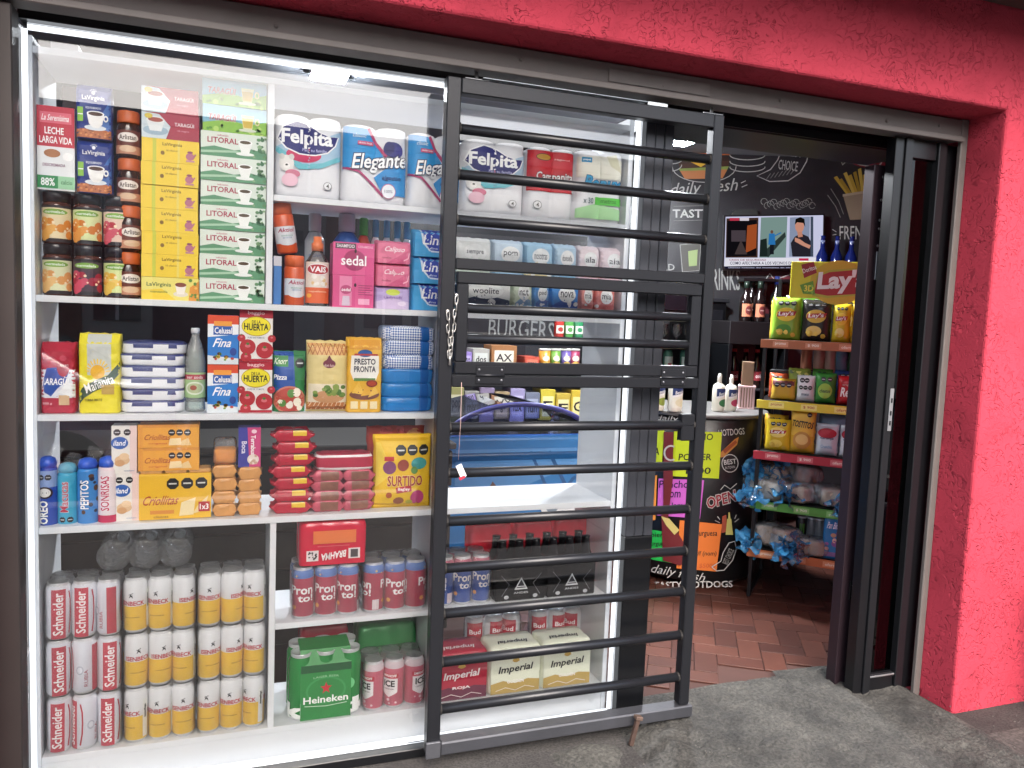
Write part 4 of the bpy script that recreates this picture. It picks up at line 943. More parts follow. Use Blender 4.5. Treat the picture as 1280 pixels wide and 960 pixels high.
def a_cel(a):
    a.R(0, 0, 1, 1, '#2f7fd0'); a.P([(0, .62), (1, .62), (1, 1), (0, 1)], '#eef1f4', True); a.lay += 1; a.R(0, .82, 1, 1, '#dd5030'); a.P([(0, .55), (1, .62), (1, .74), (0, .74)], '#eef3f8'); a.R(.2, .78, .78, .88, '#f0a040'); a.R(.18, .60, .80, .78, '#2b5fb0'); a.T('Celusal', .5, .69, .56, .12, '#ffffff', .02); a.T('Fina', .5, .44, .56, .17, '#ffffff', .015, .4)
    a.P([(0, 0), (1, 0), (1, .12), (0, .18)], '#dfe6ea'); a.dots((.18, .06, .85, .22), 12, ['#6a9a3a', '#c84a3a', '#e8c040', '#5a3a2a'], (.04, .08), 7); a.E(.83, .26, .11, .08, '#2a4a9a')
def a_hue(a):
    a.R(0, 0, 1, 1, '#eceae6'); a.R(0, .84, 1, 1, '#b02438'); a.R(0, 0, 1, .05, '#b02438'); a.T('baggio', .5, .93, .5, .08, '#f8d0d4', .015); a.E(.5, .68, .44, .19, '#b89a20', 28).E(.5, .68, .42, .175, '#efdf2c', 28); a.T('DE LA', .5, .765, .26, .06, '#1a2a1c', .02); a.T('HUERTA', .5, .66, .72, .12, '#1a2a1c', .03, arc=-.15); a.T('PURE DE TOMATE', .5, .46, .5, .03, '#6a7a8a')
    for x, y, r in ((.25, .28, .24), (.76, .22, .26), (.06, .45, .12), (.97, .45, .12), (.2, .08, .16)): a.E(x, y, r, r*.62, '#b32a34').E(x, y+.02, r*.35, r*.14, '#d87078').E(x, y+.06, r*.2, r*.1, '#4a7a34')
for pl, pr, pt, base, key, dr, nm, lab in ((259, 298, 394, '#2f7fd0', 'cel', a_cel, 'salt_box', 'blue white and orange salt box, %s of two'), (299, 341, 387, '#eceae6', 'hue', a_hue, 'tomato_carton', 'white tomato puree carton with yellow oval, %s of two')):
    q0, q1, _, q3 = fit(pl, pr, pt, 517, y2); hh = (q3-SH2)/2
    for i in range(2): carton(nm, lab % ('upper', 'lower')[i], nm.replace('_', ' '), q0, q1, SH2+(1-i)*hh, SH2+(2-i)*hh, y2+.001*i, .06, base, key, dr, nm.replace('_', ' ')+' pair')
def a_piz(a):
    a.P([(0, 0), (1, 0), (1, 1), (0, 1)], '#2b7a44', True); a.lay += 1; a.P([(0, .3), (.68, .36), (.62, 1), (0, 1)], '#2350a0'); a.R(.02, .74, .46, .92, '#3a8a4a'); a.T('Knorr', .24, .83, .38, .10, '#e8f2dc', .015, .3); seals(a, (.82,), .80, .16); a.T('Pizza', .22, .57, .40, .08, '#ffffff', .02, .2); a.E(.5, .20, .50, .23, '#c8806a').E(.5, .2, .46, .20, '#b84a40'); a.dots((.15, .06, .85, .34), 9, ['#eee6d8', '#f0ead8', '#5a8a44'], (.07, .13), 4)
q0, q1, _, q3 = fit(341, 383, 439, 514, y2+.01); pouch('sauce_pouch', 'blue and green sauce pouch with pizza picture', 'pouch', q0, q1, SH2, q3, y2+.012, .05, '#2b7a44', 'piz', a_piz, 'stand', seed=3)
def a_don(a):
    a.R(.02, .03, .98, .97, '#e2cf90'); a.R(.02, .80, .98, .96, '#e0b070'); a.R(.02, .03, .98, .14, '#c07a48')
    for k in range(9): a.L([(.02+k*.107, .80), (.14+k*.104, .96)], .012, '#b06a3c', True); a.L([(.14+k*.104, .80), (.02+k*.107, .96)], .012, '#b06a3c', True); a.L([(.02+k*.107, .03), (.12+k*.1, .14)], .012, '#f0d0b0', True)
    a.lay += 1; a.E(.52, .68, .15, .06, '#7a3a4c'); a.P([(.40, .68), (.64, .68), (.52, .80)], '#7a3a4c'); a.T('don luis', .52, .66, .24, .04, '#e8c8c8'); a.R(.04, .14, .96, .40, '#e8dcc4'); a.E(.52, .22, .38, .09, '#cf9a70'); a.dots((.18, .24, .88, .36), 14, ['#6a8a44', '#4f7638', '#8aa050'], (.05, .09), 2)
q0, q1, _, q3 = fit(383, 437, 426, 515, y2); pouch('breadcrumb_bag', 'cream and tan checked bag with sandwich picture', 'food bag', q0, q1, SH2, q3, y2, .06, '#e2cf90', 'don', a_don, 'pillow', seed=6, rough=.2)
def a_pre(a):
    a.R(.02, .0, .98, .98, '#e8b43c'); a.R(.02, .84, .98, .97, '#d9982c'); a.P([(.18, .44), (.82, .44), (.90, .54), (.88, .76), (.12, .76), (.10, .54)], '#f4f1ea'); a.R(.2, .42, .8, .46, '#5a8a3c'); a.E(.5, .79, .20, .05, '#2a5aa0'); a.R(.2, .76, .85, .785, '#b83a30'); a.T('PRESTO', .5, .68, .58, .075, '#23283c', .03); a.T('PRONTA', .5, .58, .60, .075, '#23283c', .03)
    a.E(.5, .24, .42, .07, '#7a4a3c'); a.P([(.14, .26), (.34, .42), (.5, .24)], '#f0c050'); a.P([(.40, .22), (.56, .40), (.72, .24)], '#e8b040'); a.P([(.6, .20), (.78, .36), (.9, .26)], '#eec058'); a.E(.70, .39, .16, .05, '#8a3a2c').E(.7, .39, .12, .03, '#b84a34')
    for k in range(3): a.R(.12+k*.27, .05, .32+k*.27, .15, '#f4e4b8', keep=True)
q0, q1, _, q3 = fit(433, 478, 422, 515, y2); pouch('polenta_pack', 'golden polenta pack with white label and chips picture', 'food pack', q0, q1, SH2, q3, y2-.002, .06, '#e8b43c', 'pre', a_pre, 'brick', seed=2)
q0, q1, _, q3 = fit(477, 546, 410, 515, y2); q1 = min(q1, dC[0]-.002); hh = (q3-SH2)/6
def weave():
    m = bpy.data.materials.new('blue_check'); m.use_nodes = True; t = m.node_tree; b = t.nodes['Principled BSDF']
    tc = t.nodes.new('ShaderNodeTexCoord'); mp = t.nodes.new('ShaderNodeMapping'); mp.inputs['Rotation'].default_value = (0, .78, 0); ck = t.nodes.new('ShaderNodeTexChecker'); ck.inputs['Scale'].default_value = 190
    ck.inputs[1].default_value = (*lin('#dfe4ee'), 1); ck.inputs[2].default_value = (*lin('#2f5fa6'), 1)
    t.links.new(tc.outputs['Object'], mp.inputs[0]); t.links.new(mp.outputs[0], ck.inputs[0]); t.links.new(ck.outputs[0], b.inputs['Base Color']); b.inputs['Roughness'].default_value = .35; return m
WV = weave(); BL = M('#2f80c8', .25, 0, .12, 14, .5, 35); BL2 = M('#1f5ea8', .25)
for i in range(6):
    chk = i < 3
    me = loaf_mesh(q1-q0-.003, .11, hh*1.12, [WV if chk else BL, BL2], i+20, .35, 30, 10, (lambda x, t: 1 if .18 < x < .34 else 0))
    o = thing('sugar_bag', ('blue and white checked sugar bag, %s of the pile' if chk else 'plain blue sugar bag, %s of the pile') % nth(i, 6), 'sugar bag', ((q0+q1)/2, y2+.058, SH2+(5-i)*hh), 0, 'sugar bags'); part('bag', me, o)

# ================================================================== GOODS: biscuits shelf
y3 = .050
def roll(name, label, pl, pr, pt, pb, base, key, draw, twist='#3a62d0', y=y3):
    q0, q1, _, q3 = fit(pl, pr, pt, pb, y); R_ = (q1-q0)/2; H_ = q3-SH3
    o = thing(name, label, 'biscuit pack', ((q0+q1)/2, y+R_, SH3+.0003), 0, 'biscuit rolls')
    prof = [(R_*.85, 0), (R_*.99, .004), (R_, H_*.5), (R_, H_*.80), (R_*.92, H_*.84)]
    part('roll_wrap', lathe(prof, [M(base, .25, 0, .05, 20, .3, 30)], n=22), o)
    tw = lathe([(R_*.90, H_*.842), (R_*.97, H_*.90), (R_*.8, H_*.97), (R_*.3, H_)], [M(twist, .3, 0, .2, 40, .6, 45)], n=18); part('twist_end', tw, o)
    part('clear_tail', crumple(R_*1.5, H_*.22, pl, BAGF, 8), o, (R_*.3, .004, H_*.93), (math.radians(-15), math.radians(20), 0))
    part('label_print', artmesh(key, R_*2.7, H_*.80, draw, cyl(R_, R_*2.7)), o)
def a_oreo(a): a.R(0, 0, 1, 1, '#2c4fb0', 8, 1); a.R(0, .62, 1, 1, '#9fb4dc', 8); seals(a, (.28, .56), .86, .13); a.E(.45, .56, .28, .12, '#3a2a28').E(.45, .56, .22, .09, '#e8e4e0'); a.T('OREO', .38, .24, .36, .22, '#ffffff', .03, 0, math.pi/2) if False else a.T('OREO', .38, .24, .40, .26, '#ffffff', .03, 0, math.pi/2, out='#10204a', outw=.06)
def vtext(txt, base, tc, out, wtx=.62, hh=.34, extra=None):
    def d(a):
        a.R(0, 0, 1, 1, base, 8)
        if extra: extra(a)
        a.T(txt, .42, .56, wtx*a.H/a.W, hh*a.W/a.H, tc, .02, 0, math.pi/2, out=out, outw=.05)
    return d
def a_oreo(a):
    a.R(0, 0, 1, 1, '#2c4fb0', 8); a.R(0, .70, 1, 1, '#8fa6d4', 8); seals(a, (.30, .58), .88, .13); a.E(.45, .60, .30, .11, '#3a2a28').E(.45, .60, .22, .08, '#e8e4e0')
    a.T('OREO', .40, .24, .42*a.H/a.W, .30*a.W/a.H, '#ffffff', .03, 0, math.pi/2, out='#10204a', outw=.06)
roll('biscuit_roll', 'blue chocolate sandwich biscuit roll beside the window edge', 45, 70, 572, 670, '#2c4fb0', 'oreo', a_oreo)
roll('biscuit_roll', 'turquoise biscuit roll with red upright lettering', 70, 95, 580, 664, '#3fa6c8', 'mac', vtext('Macucas', '#3fa6c8', '#b8344a', '#dff0f4', .62, .30, lambda a: seals(a, (.35, .65), .09, .13)), '#6ab0c8', y3+.004)
roll('biscuit_roll', 'mid blue biscuit roll with chocolate chip pictures', 95, 121, 574, 663, '#3f86cc', 'pep', vtext('PEPITOS', '#3f86cc', '#ffffff', '#1a3470', .55, .30, lambda a: a.dots((.3, .02, .95, .95), 9, ['#b08850', '#5a3a24', '#2a2a40'], (.07, .13), 3)))
roll('biscuit_roll', 'white and pink biscuit roll with smiling lettering', 121, 146, 572, 661, '#ecd8de', 'son', vtext('SONRISAS', '#ecdfe4', '#c22a58', '#ffffff', .66, .32, lambda a: a.R(0, 0, 1, .14, '#c22a58', 8)))
def a_ind(a): a.R(0, 0, 1, 1, '#e9e6e0'); a.R(.72, 0, 1, 1, '#ead0cc'); seals(a, (.22, .62), .86, .15); a.E(.32, .64, .34, .13, '#2f62b4'); a.T('iland', .32, .64, .46, .11, '#ffffff', .015, .2); a.E(.42, .28, .30, .10, '#dcb890').E(.32, .22, .2, .07, '#d0a070').E(.5, .36, .2, .07, '#e8c8a0'); a.T('crackers', .7, .06, .4, .03, '#6a8ab0')
q0, q1, _, q3 = fit(140, 172, 531, 658, y3+.02); hh = (q3-SH3)/2
for i in range(2): carton('cracker_pack', 'white cracker pack with blue oval, %s of two' % ('upper', 'lower')[i], 'cracker pack', q0+.004*i, q1+.004*i, SH3+(1-i)*hh, SH3+(2-i)*hh, y3+.008, .05, '#e9e6e0', 'ind', a_ind, 'white cracker packs')
def a_cri(a): a.R(0, 0, 1, 1, '#e8a53a'); a.R(0, .88, 1, 1, '#d8903a'); a.R(0, 0, .08, 1, '#e09a38'); seals(a, (.55, .68, .81), .66, .06); a.T('Criollitas', .32, .46, .42, .24, '#b0562c', .012, .35); a.T('original', .32, .18, .3, .08, '#c84a30'); a.P([(.50, .1), (.72, .12), (.70, .42), (.52, .4)], '#f0d8a8'); a.P([(.70, .1), (.88, .1), (.82, .42), (.72, .3)], '#e8c890')
def a_cri3(a): a.R(0, 0, 1, 1, '#eab92e'); seals(a, (.46, .66, .86), .78, .09); a.T('Criollitas', .30, .42, .48, .20, '#b04a2c', .012, .35); a.R(.15, .12, .48, .2, '#d88a34'); a.T('clásicas', .3, .06, .2, .05, '#7a4a20'); a.P([(.55, .06), (.75, .08), (.78, .46), (.58, .36)], '#f2e0b0'); a.P([(.74, .1), (.9, .16), (.96, .5), (.82, .3)], '#eed49a'); a.R(.82, .14, .98, .36, '#b8343c'); a.T('1x3', .9, .25, .12, .12, '#ffffff', .02)
b0, b1, _, bz = fit(173, 264, 592, 656, y3)
o = carton('cracker_box', 'large yellow triple cracker pack lying below two smaller ones', 'cracker box', b0, b1, SH3+.002, bz, y3, .065, '#eab92e', 'cri3', a_cri3)
for k in range(3): part('pack_end', box((b1-b0)/3-.006, .058, .010, M('#d9a86a', .4, 0, .2, 60), .002), o, ((k-1)*(b1-b0)/3, .002, bz-SH3-.0025))
q0, q1, _, q3 = fit(172, 249, 531, 592, y3); zz = bz+.008; hh = (q3-zz)/2
for i in range(2): carton('cracker_box', 'orange yellow cracker pack, %s of two on the triple pack' % ('upper', 'lower')[i], 'cracker box', q0, q1, zz+(1-i)*hh, zz+(2-i)*hh, y3+.003*i, .06, '#e8a53a', 'cri', a_cri, 'small cracker packs')
# brown wafer packs in two columns
TANW = M('#d59a5a', .28, 0, .12, 40, .7, 55)
w0, w1, _, _ = fit(266, 296, 560, 650, y3+.004); v0, v1, _, _ = fit(297, 326, 560, 650, y3+.004); hw = (Y(280, 582, y3).z-SH3)/4
wl = loaf_mesh(w1-w0-.001, .07, hw, [TANW], 2, .25, 30, 10, None, .28, .09, .06)
for i in range(4): part('wrapper', wl, thing('wafer_pack', 'tan wafer pack, %s, column under the orange cake' % nth(i, 4), 'wafer pack', ((w0+w1)/2+random.uniform(-.002, .002), y3+.04, SH3+(3-i)*hw+.0003), random.uniform(-.06, .06), 'wafer packs'))
hv4 = hw*.93
for i in range(4): part('wrapper', wl, thing('wafer_pack', 'tan wafer pack, %s, column under the blue pink box' % nth(i, 4), 'wafer pack', ((v0+v1)/2+random.uniform(-.002, .002), y3+.042, SH3+(3-i)*hv4+.0003), random.uniform(-.06, .06), 'wafer packs'))
zc = SH3+4*hw+.001; zd = Y(280, 550, y3).z
o = thing('cake_pack', 'orange sponge cake in clear wrap on the wafer packs', 'cake pack', ((w0+w1)/2, y3+.038, zc)); part('cake', loaf_mesh(w1-w0-.004, .06, (zd-zc)*.62, [M('#e8962c', .5, 0, .1, 60)], 5, .35), o); part('clear_wrap', loaf_mesh(w1-w0, .066, (zd-zc), [BAGF], 6, .35), o)
def a_ter(a): a.P([(0, 0), (.5, 0), (.4, 1), (0, 1)], '#3a3a9a'); a.P([(.5, 0), (1, 0), (1, 1), (.4, 1)], '#c8407a'); a.T('Terrabusi', .66, .55, .5*a.H/a.W, .2*a.W/a.H, '#ffffff', .02, 0, -math.pi/2); a.T('Boca', .26, .5, .3*a.H/a.W, .22*a.W/a.H, '#e8e4f4', .02, 0, -math.pi/2); a.E(.66, .20, .26, .13, '#e8dcd0').dots((.5, .1, .8, .3), 6, ['#c8a890', '#f4ece4'], (.05, .09), 2); a.E(.7, .9, .12, .05, '#f0d0dc')
ze = SH3+4*hv4+.001; q0, q1, _, q3 = fit(295, 325, 535, 594, y3)
carton('wafer_box', 'blue and pink wafer box standing on the tan packs', 'wafer box', v0+.001, v1, ze, q3, y3+.012, .05, '#3a3a9a', 'ter', a_ter, rz=.0)
# red and yellow snack packs, seven high
q0, q1, _, q3 = fit(343, 389, 538, 641, y3); q0 = max(q0, -.45); hh = (q3-SH3)/7
RED = M('#b8243a', .25, 0, .08, 20, .5, 40); YEL = M('#e6bd38', .3); GRY = M('#4a3f48', .3)
sm = loaf_mesh((q1-q0)*1.06, .075, hh*1.06, [RED, YEL, GRY], 9, .3, 44, 12, lambda x, t: (1 if -.28 < x < .30 and .42 < t < .62 else (2 if -.26 < x < .30 and .62 <= t < .85 else 0)), .34, .08, .10)
for i in range(7):
    o = thing('biscuit_pack', 'red biscuit pack with yellow stripe, %s of the tall pile' % nth(i, 7), 'biscuit pack', ((q0+q1)/2+(.006*math.sin(i*1.3) if i < 4 else 0), y3+.04, SH3+(6-i)*hh+.0002), random.uniform(-.06, .06), 'red biscuit packs'); part('wrapper', sm, o)
# pink striped cookie packs piled beside them
p0, p1, _, p3 = fit(392, 466, 590, 640, y3); hh = (p3-SH3)/4
PKM = M('#c65a6c', .25, 0, .3, 45, .7, 50); BRN = M('#8a5a4a', .4, 0, .3, 60)
pm_ = [loaf_mesh((p1-p0)/2*1.10, .085, hh*1.16, [PKM, BRN, M('#e8d8d4', .35)], 30+k, .4, 26, 8, lambda x, t: (1 if (t > .3 and t < .55 and abs(x) < .3) else (2 if -.12 < x < .16 and t >= .55 and t < .7 else 0)), .34, .10, .08) for k in range(2)]
for i in range(4):
    for j in range(2):
        o = thing('cookie_pack', 'pink brown cookie pack, %s layer, %s' % (nth(i, 4), ('beside red biscuit packs', 'beside yellow biscuit bag')[j]), 'cookie pack', (p0+(p1-p0)*(.25+.5*j), y3+.045+random.uniform(-.003, .004), SH3+(3-i)*hh+.0003), random.uniform(-.08, .08), 'pink cookie packs'); part('wrapper', pm_[(i+j) % 2], o)
zt3 = SH3+4*hh+.002
s0, s1, _, s3 = fit(395, 468, 568, 590, y3)
for k in range(1):
    me = loaf_mesh(s1-s0, .08, s3-zt3, [M('#e9e2e4', .3, 0, .05, 20, .4, 40), M('#b5304a', .3)], 41, .45, 34, 12, lambda x, t: 1 if .36 < t < .55 or t > .74 else 0)
    o = thing('cookie_pack', 'white and red striped cookie pack lying on the pink pile', 'cookie pack', ((s0+s1)/2, y3+.045, zt3)); part('wrapper', me, o)
def a_sur(a):
    a.R(.03, .02, .97, .98, '#eec22a', 4, 4); a.P([(.03, .3), (.3, .5), (.1, .9), (.03, .9)], '#f4d650'); seals(a, (.44, .64, .84), .80, .095); a.R(.16, .66, .32, .72, '#c83a3a'); a.E(.25, .57, .11, .09, '#8a4a7a').E(.48, .60, .10, .08, '#a04a3c').E(.76, .62, .14, .08, '#3f9a9a').E(.68, .53, .06, .05, '#5a8a3a')
    a.T('SURTIDO', .52, .39, .60, .13, '#a83a30', .025, out='#f8e6b0', outw=.05); a.P([(.38, .22), (.64, .25), (.62, .33), (.36, .30)], '#c03040'); a.T('Bagley', .5, .275, .2, .05, '#ffffff'); a.E(.74, .16, .12, .10, '#c0407a').E(.42, .12, .09, .05, '#9a5a3a').E(.6, .10, .06, .03, '#b8b030').E(.25, .2, .05, .04, '#b85a2c')
q0, q1, _, q3 = fit(467, 541, 544, 638, y3); pouch('sweets_bag', 'yellow assorted biscuit bag with three black octagon marks', 'biscuit bag', q0, q1, SH3, q3, y3-.006, .07, '#eec22a', 'sur', a_sur, 'pillow', seed=8, rough=.22)
pouch('cookie_bag', 'red and orange bag standing behind the yellow assorted bag', 'biscuit bag', q0-.008, q1-.004, SH3, q3+.014, y3+.075, .06, '#b8463a', 'xx', lambda a: a.dots((.1, .8, .9, .96), 8, ['#e0a060', '#d05050'], (.06, .12), 6), 'pillow', seed=9)

# ================================================================== GOODS: beer and cans
def a_sch(a):
    a.R(.32, .03, .51, .90, '#c22c44', 6); a.L([(.56, .10), (.585, .3), (.59, .5), (.585, .7), (.56, .85)], .025, '#b8263e'); a.T('Schneider', .41, .47, .74*a.H/a.W, .125*a.W/a.H, '#f4eef0', .02, 0, math.pi/2)
    a.R(.86, .05, .99, .88, '#b8263e', 5, keep=True); a.T('RUBIA', .78, .3, .3*a.H/a.W, .05*a.W/a.H, '#b05a6a', .01, 0, math.pi/2); a.E(.70, .45, .05, .08, '#b8bcc8').E(.70, .45, .035, .055, '#e0e2ea'); a.E(.05, .5, .04, .3, '#c04a60')
def a_ise(a):
    for cx in (.30, .80):
        a.T('ISENBECK', cx, .555, .36, .075, '#b8283a', .03); a.P([(cx-.03, .65), (cx-.01, .72), (cx+.02, .70), (cx+.035, .76), (cx+.02, .69), (cx+.03, .645), (cx, .68)], '#24242c', keep=True); a.L([(cx-.03, .71), (cx+.03, .74)], .012, '#24242c'); a.T('CERVEZA PREMIUM', cx, .30, .22, .02, '#7a6420')
    a.R(.52, .1, .60, .80, '#dfe0dc', 3); a.L([(.56, .45), (.56, .7)], .03, '#4a4a44'); a.L([(.54, .6), (.58, .66)], .02, '#4a4a44')
SCH = can_mesh(['#dfe1ea'], []); ISE = can_mesh(['#f0c636', '#e2e3e6'], [.50])
SCHP, ISEP = can_print('sch', a_sch), can_print('ise', a_ise)
cw = (dB[0]-.004-(xa+.004))/3
yB = .040
rowz = [BOT+k*.1565 for k in (2, 1, 0)]
rS = [[.75, .45, -2.2], [.7, -1.5, .5], [.7, -.5, .55]]
rI = [[[.95, .9, 1.6], [1.5, 1.5, .7]], [[1.4, 1.6, .7], [1.5, 1.6, .6]], [[.6, .95, 1.25], [1.2, .7, .45]]]
rI = [[[.9, 1.0, 1.9], [1.3, 2.2, .7]], [[1.35, 1.75, .8], [1.75, 2.0, .75]], [[.55, .9, 1.3], [1.2, .85, .45]]]
for i, z in enumerate(rowz):
    x = xa+.004
    six_pack('red and white beer can six pack, %s of its stack' % nth(i, 3), 'beer six packs in a wall', x, x+cw-.003, z, yB, SCH, SCHP, [r+.0 for r in rS[i]])
    for j in range(2):
        six_pack('yellow silver beer six pack, %s, stack %s' % (nth(i, 3), ('beside red white cans', 'beside the divider')[j]), 'beer six packs in a wall', x+cw*(j+1), x+cw*(j+2)-.003, z, yB, ISE, ISEP, rI[i][j])
# big clear bottles lying on the cans behind
for k in range(3):
    px = 145+k*38; q = Y(px, 690, .15); o = thing('water_bottle', 'clear plastic bottle lying on the beer cans, %s' % ('over the red white packs', 'middle of three', 'nearest the white divider')[k], 'bottle', (q.x, .10, BOT+3*.1565+.001+.044), group='clear bottles lying on the beer', rot=(-math.pi/2, 0, 0))
    part('bottle', lathe([(.016, .006), (.036, 0), (.044, .008), (.041, .03), (.044, .05), (.044, .15), (.030, .185), (.014, .20)], [clear('grey_pet', '#dfe2e4', 1.45, .8, .05, .3, 20, .07)], n=22), o); part('cap', lathe([(.016, 0), (.016, .012)], [M('#d0d4d8', .4)], n=14), o, (0, 0, .2005))
# Pronto cans
def a_pro(tc='#f4f0f2', dot='#e89a50'):
    def d(a):
        for cx in (.28, .78): a.T('Pron', cx, .58, .34, .16, tc, .025); a.T('to!', cx+.06, .42, .22, .13, tc, .025); a.E(cx-.12, .24, .035, .035*a.W/a.H, dot)
        a.R(.48, .08, .58, .28, '#d8c8cc', 2)
        a.dots((.02, .80, .98, .86), 8, ['#e8c860', '#7a5a9a', '#f0e0e4'], (.01, .02), 5)
    return d
PRR = can_mesh(['#b63a55', '#5d7fc0'], [.80]); PRB = can_mesh(['#3456a8', '#b65a70'], [.80]); PRP = can_print('pro', a_pro())
q0, q1, _, _ = fit(364, 536, 683, 770, .06); q1 = min(q1+.004, dC[0]-.004); mid = (q0+q1)/2
six_pack('crimson spritz can six pack under the red shrink wrapped pack', 'spritz can packs', q0, mid-.002, PRO, .042, PRR, PRP, [1.3, 1.25, .95], name='spritz_six_pack', cat='drink pack')
six_pack('crimson spritz can six pack beside the gate stile', 'spritz can packs', mid+.002, q1, PRO, .042, PRR, PRP, [-.2, 1.4, 2.4], name='spritz_six_pack', cat='drink pack')
def red_pack(name, label, cat, x0, x1, z0, h, yf, d, col, draw, key, rx=0., group=None):
    W = x1-x0; o = thing(name, label, cat, ((x0+x1)/2, yf+d/2, z0+.0004), group=group)
    me = film_mesh(3, 2, W/6, h, M(col, .18, 0, .06, 15, .3, 30)); part('wrapped_cans', me, o)
    if draw: part('label_print', artmesh(key, W*.8, h*.9, draw, lambda u, v, of: (u-W*.4, -W/3-.0035-of, v+h*.05), .0003), o)
    return o
def a_bra(a): a.R(.12, .52, .92, .84, '#e0763c'); a.R(.0, .10, .22, .36, '#e8dcdc'); a.R(.78, .12, 1.0, .38, '#e8dcdc'); a.dots((.03, .12, .19, .34), 14, ['#3a3034'], (.012, .02), 3); a.R(.82, .15, .96, .35, '#4a4044'); a.T('BRAHMA', .5, .22, .46, .16, '#f8eeee', .03, .2, math.pi+.12); a.L([(.2, .46), (.8, .46)], .02, '#d8505a')
q0b, q1b, _, qb3 = fit(374, 457, 652, 704, .06)
red_pack('beer_pack', 'bright red shrink wrapped beer pack lying on crimson cans, lettering upside down', 'beer pack', q0b, q1b, PRO+CANH+.002, qb3-PRO-CANH+.002, .045, .125, '#cf1f3e', a_bra, 'bra')
# Heineken carton pack
def a_hei(a):
    a.R(0, 0, 1, 1, '#2f8a44'); a.P([(0, .86), (1, .86), (1, 1), (0, 1)], '#1f5a34'); a.E(.5, .52, .40, .25, '#3f9a54').E(.5, .52, .36, .22, '#2f8a44'); a.P([(.5+.12*math.cos(math.pi/2+k*math.pi/5)*(1 if k % 2 == 0 else .42), .56+.12*a.W/a.H*math.sin(math.pi/2+k*math.pi/5)*(1 if k % 2 == 0 else .42)) for k in range(10)], '#c8303a'); a.T('Heineken', .5, .36, .88, .12, '#ffffff', .02); a.L([(.08, .26), (.5, .23), (.92, .26)], .012, '#cfe4d0'); a.T('LAGER BEER', .5, .78, .5, .035, '#9ac8a0', arc=.4)
GRN = M('#3aa052', .25, .4, .06, 12)
def a_k(a): a.T('k', .50, .16, .26, .20, '#f4f6f4', .05); a.T('k', .02, .16, .26, .20, '#f4f6f4', .05); a.E(.25, .5, .12, .1, '#6ac080'); a.T('k', .25, .16, .2, .20, '#f4f6f4', .05); a.E(.75, .5, .12, .1, '#6ac080')
HEI = can_mesh([GRN], [])
q0, q1, _, q3 = fit(360, 453, 797, 905, .05); o = six_pack('green beer can pack in a green card sleeve with red star', 'cans', q0, q1, BOT, .042, HEI, can_print('heik', a_k), [2.2, 0, 1.2], film=False, nx=3, smax=1.3)
o.scale = (o.scale[0], o.scale[1], 1.30)
sw_, sh_ = 2*CANR*2.05, CANH+.003
def sleeve(W, D, H, mat, ch=.03):
    return prism([(-D/2, 0), (D/2, 0), (D/2, H-ch), (D/2-ch*.8, H), (-D/2+ch*.8, H), (-D/2, H-ch)], -W/2, W/2, mat, 'y')
part('card_sleeve', sleeve(sw_, 4*CANR+.003, sh_, M('#2f8a44', .4)), o, (0, 0, .0005), (0, 0, math.pi/2)); part('label_print', artmesh('hei', sw_, sh_*.82, a_hei, flat(sw_, sh_*.82, 4*CANR+.003)), o, (0, 0, .001))
del o['group']
# Smirnoff
def a_smi(a):
    for cx in (.25, .75): a.P([(cx-.14, .62), (cx+.14, .62), (cx+.14, .34), (cx, .24), (cx-.14, .34)], '#f1ecee'); a.R(cx-.15, .64, cx+.15, .72, '#c02a40', 3); a.T('SMIRNOFF', cx, .68, .24, .05, '#ffffff', .02); a.T('ICE', cx, .52, .18, .12, '#2a2228', .04); a.T('ORIGINAL', cx, .41, .18, .03, '#5a4a50'); a.dots((cx-.14, .06, cx+.14, .22), 6, ['#f2d0d8', '#d86a80'], (.01, .025), 3)
SMI = can_mesh(['#d2657c', '#d9c8cf'], [.82])
q0, q1, _, q3 = fit(455, 533, 812, 892, .05); q1 = min(q1, dC[0]-.003)
six_pack('pink and white vodka drink can six pack beside the green beer', None, q0, q1, BOT, .042, SMI, can_print('smi', a_smi), [.7, .75, 1.9], name='drink_six_pack', cat='drink pack')
# packs behind
GRS = M('#2c7a40', .3, .2, .06, 15, .3, 30)
q0, q1, _, _ = fit(445, 526, 780, 812, .20); o = thing('beer_pack', 'green shrink wrapped beer pack standing behind the pink cans', 'beer pack', ((q0+q1)/2, .235, BOT+.0005))
q1 = min(q1, dC[0]-.003); part('wrapped_cans', film_mesh(3, 2, (q1-q0)/6.2, Y(480, 780, .19).z-BOT, GRS), o); o.location.x = (q0+q1)/2
q0, q1, _, _ = fit(374, 436, 786, 812, .20); o = thing('beer_pack', 'red shrink wrapped beer pack standing behind the green star pack', 'beer pack', ((q0+q1)/2, .235, BOT+.0005))
part('wrapped_cans', film_mesh(3, 2, (q1-q0)/6.2, Y(405, 784, .19).z-BOT, M('#a02436', .25, 0, .08, 15, .3, 30)), o)

# ================================================================== GOODS: behind the gate, lower
q0, q1, _, _ = fit(552, 613, 683, 755, .06); q0 = dC[1]+.004
six_pack('blue spritz can six pack beside the black bottles', 'spritz can packs', q0, q0+.182, PRO, .042, PRB, PRP, [.3, 1.1, 1.2], name='spritz_six_pack', cat='drink pack')
def a_and(a): a.P([(.36, .30), (.64, .30), (.5, .62)], '#c8c8cc'); a.P([(.40, .34), (.60, .34), (.5, .56)], '#2a2a30'); a.L([(.42, .38), (.58, .38)], .02, '#d8d8dc'); a.T('ANDES', .5, .22, .3, .05, '#c8c8cc', .01); a.L([(.08, .7), (.25, .45), (.1, .15)], .01, '#8a8a90'); a.L([(.92, .7), (.75, .45), (.9, .15)], .01, '#8a8a90'); a.E(.2, .12, .05, .05, '#b8b8bc').E(.8, .12, .05, .05, '#b8b8bc')
bx = q0+.190; bw = (xb-.035-bx)/2
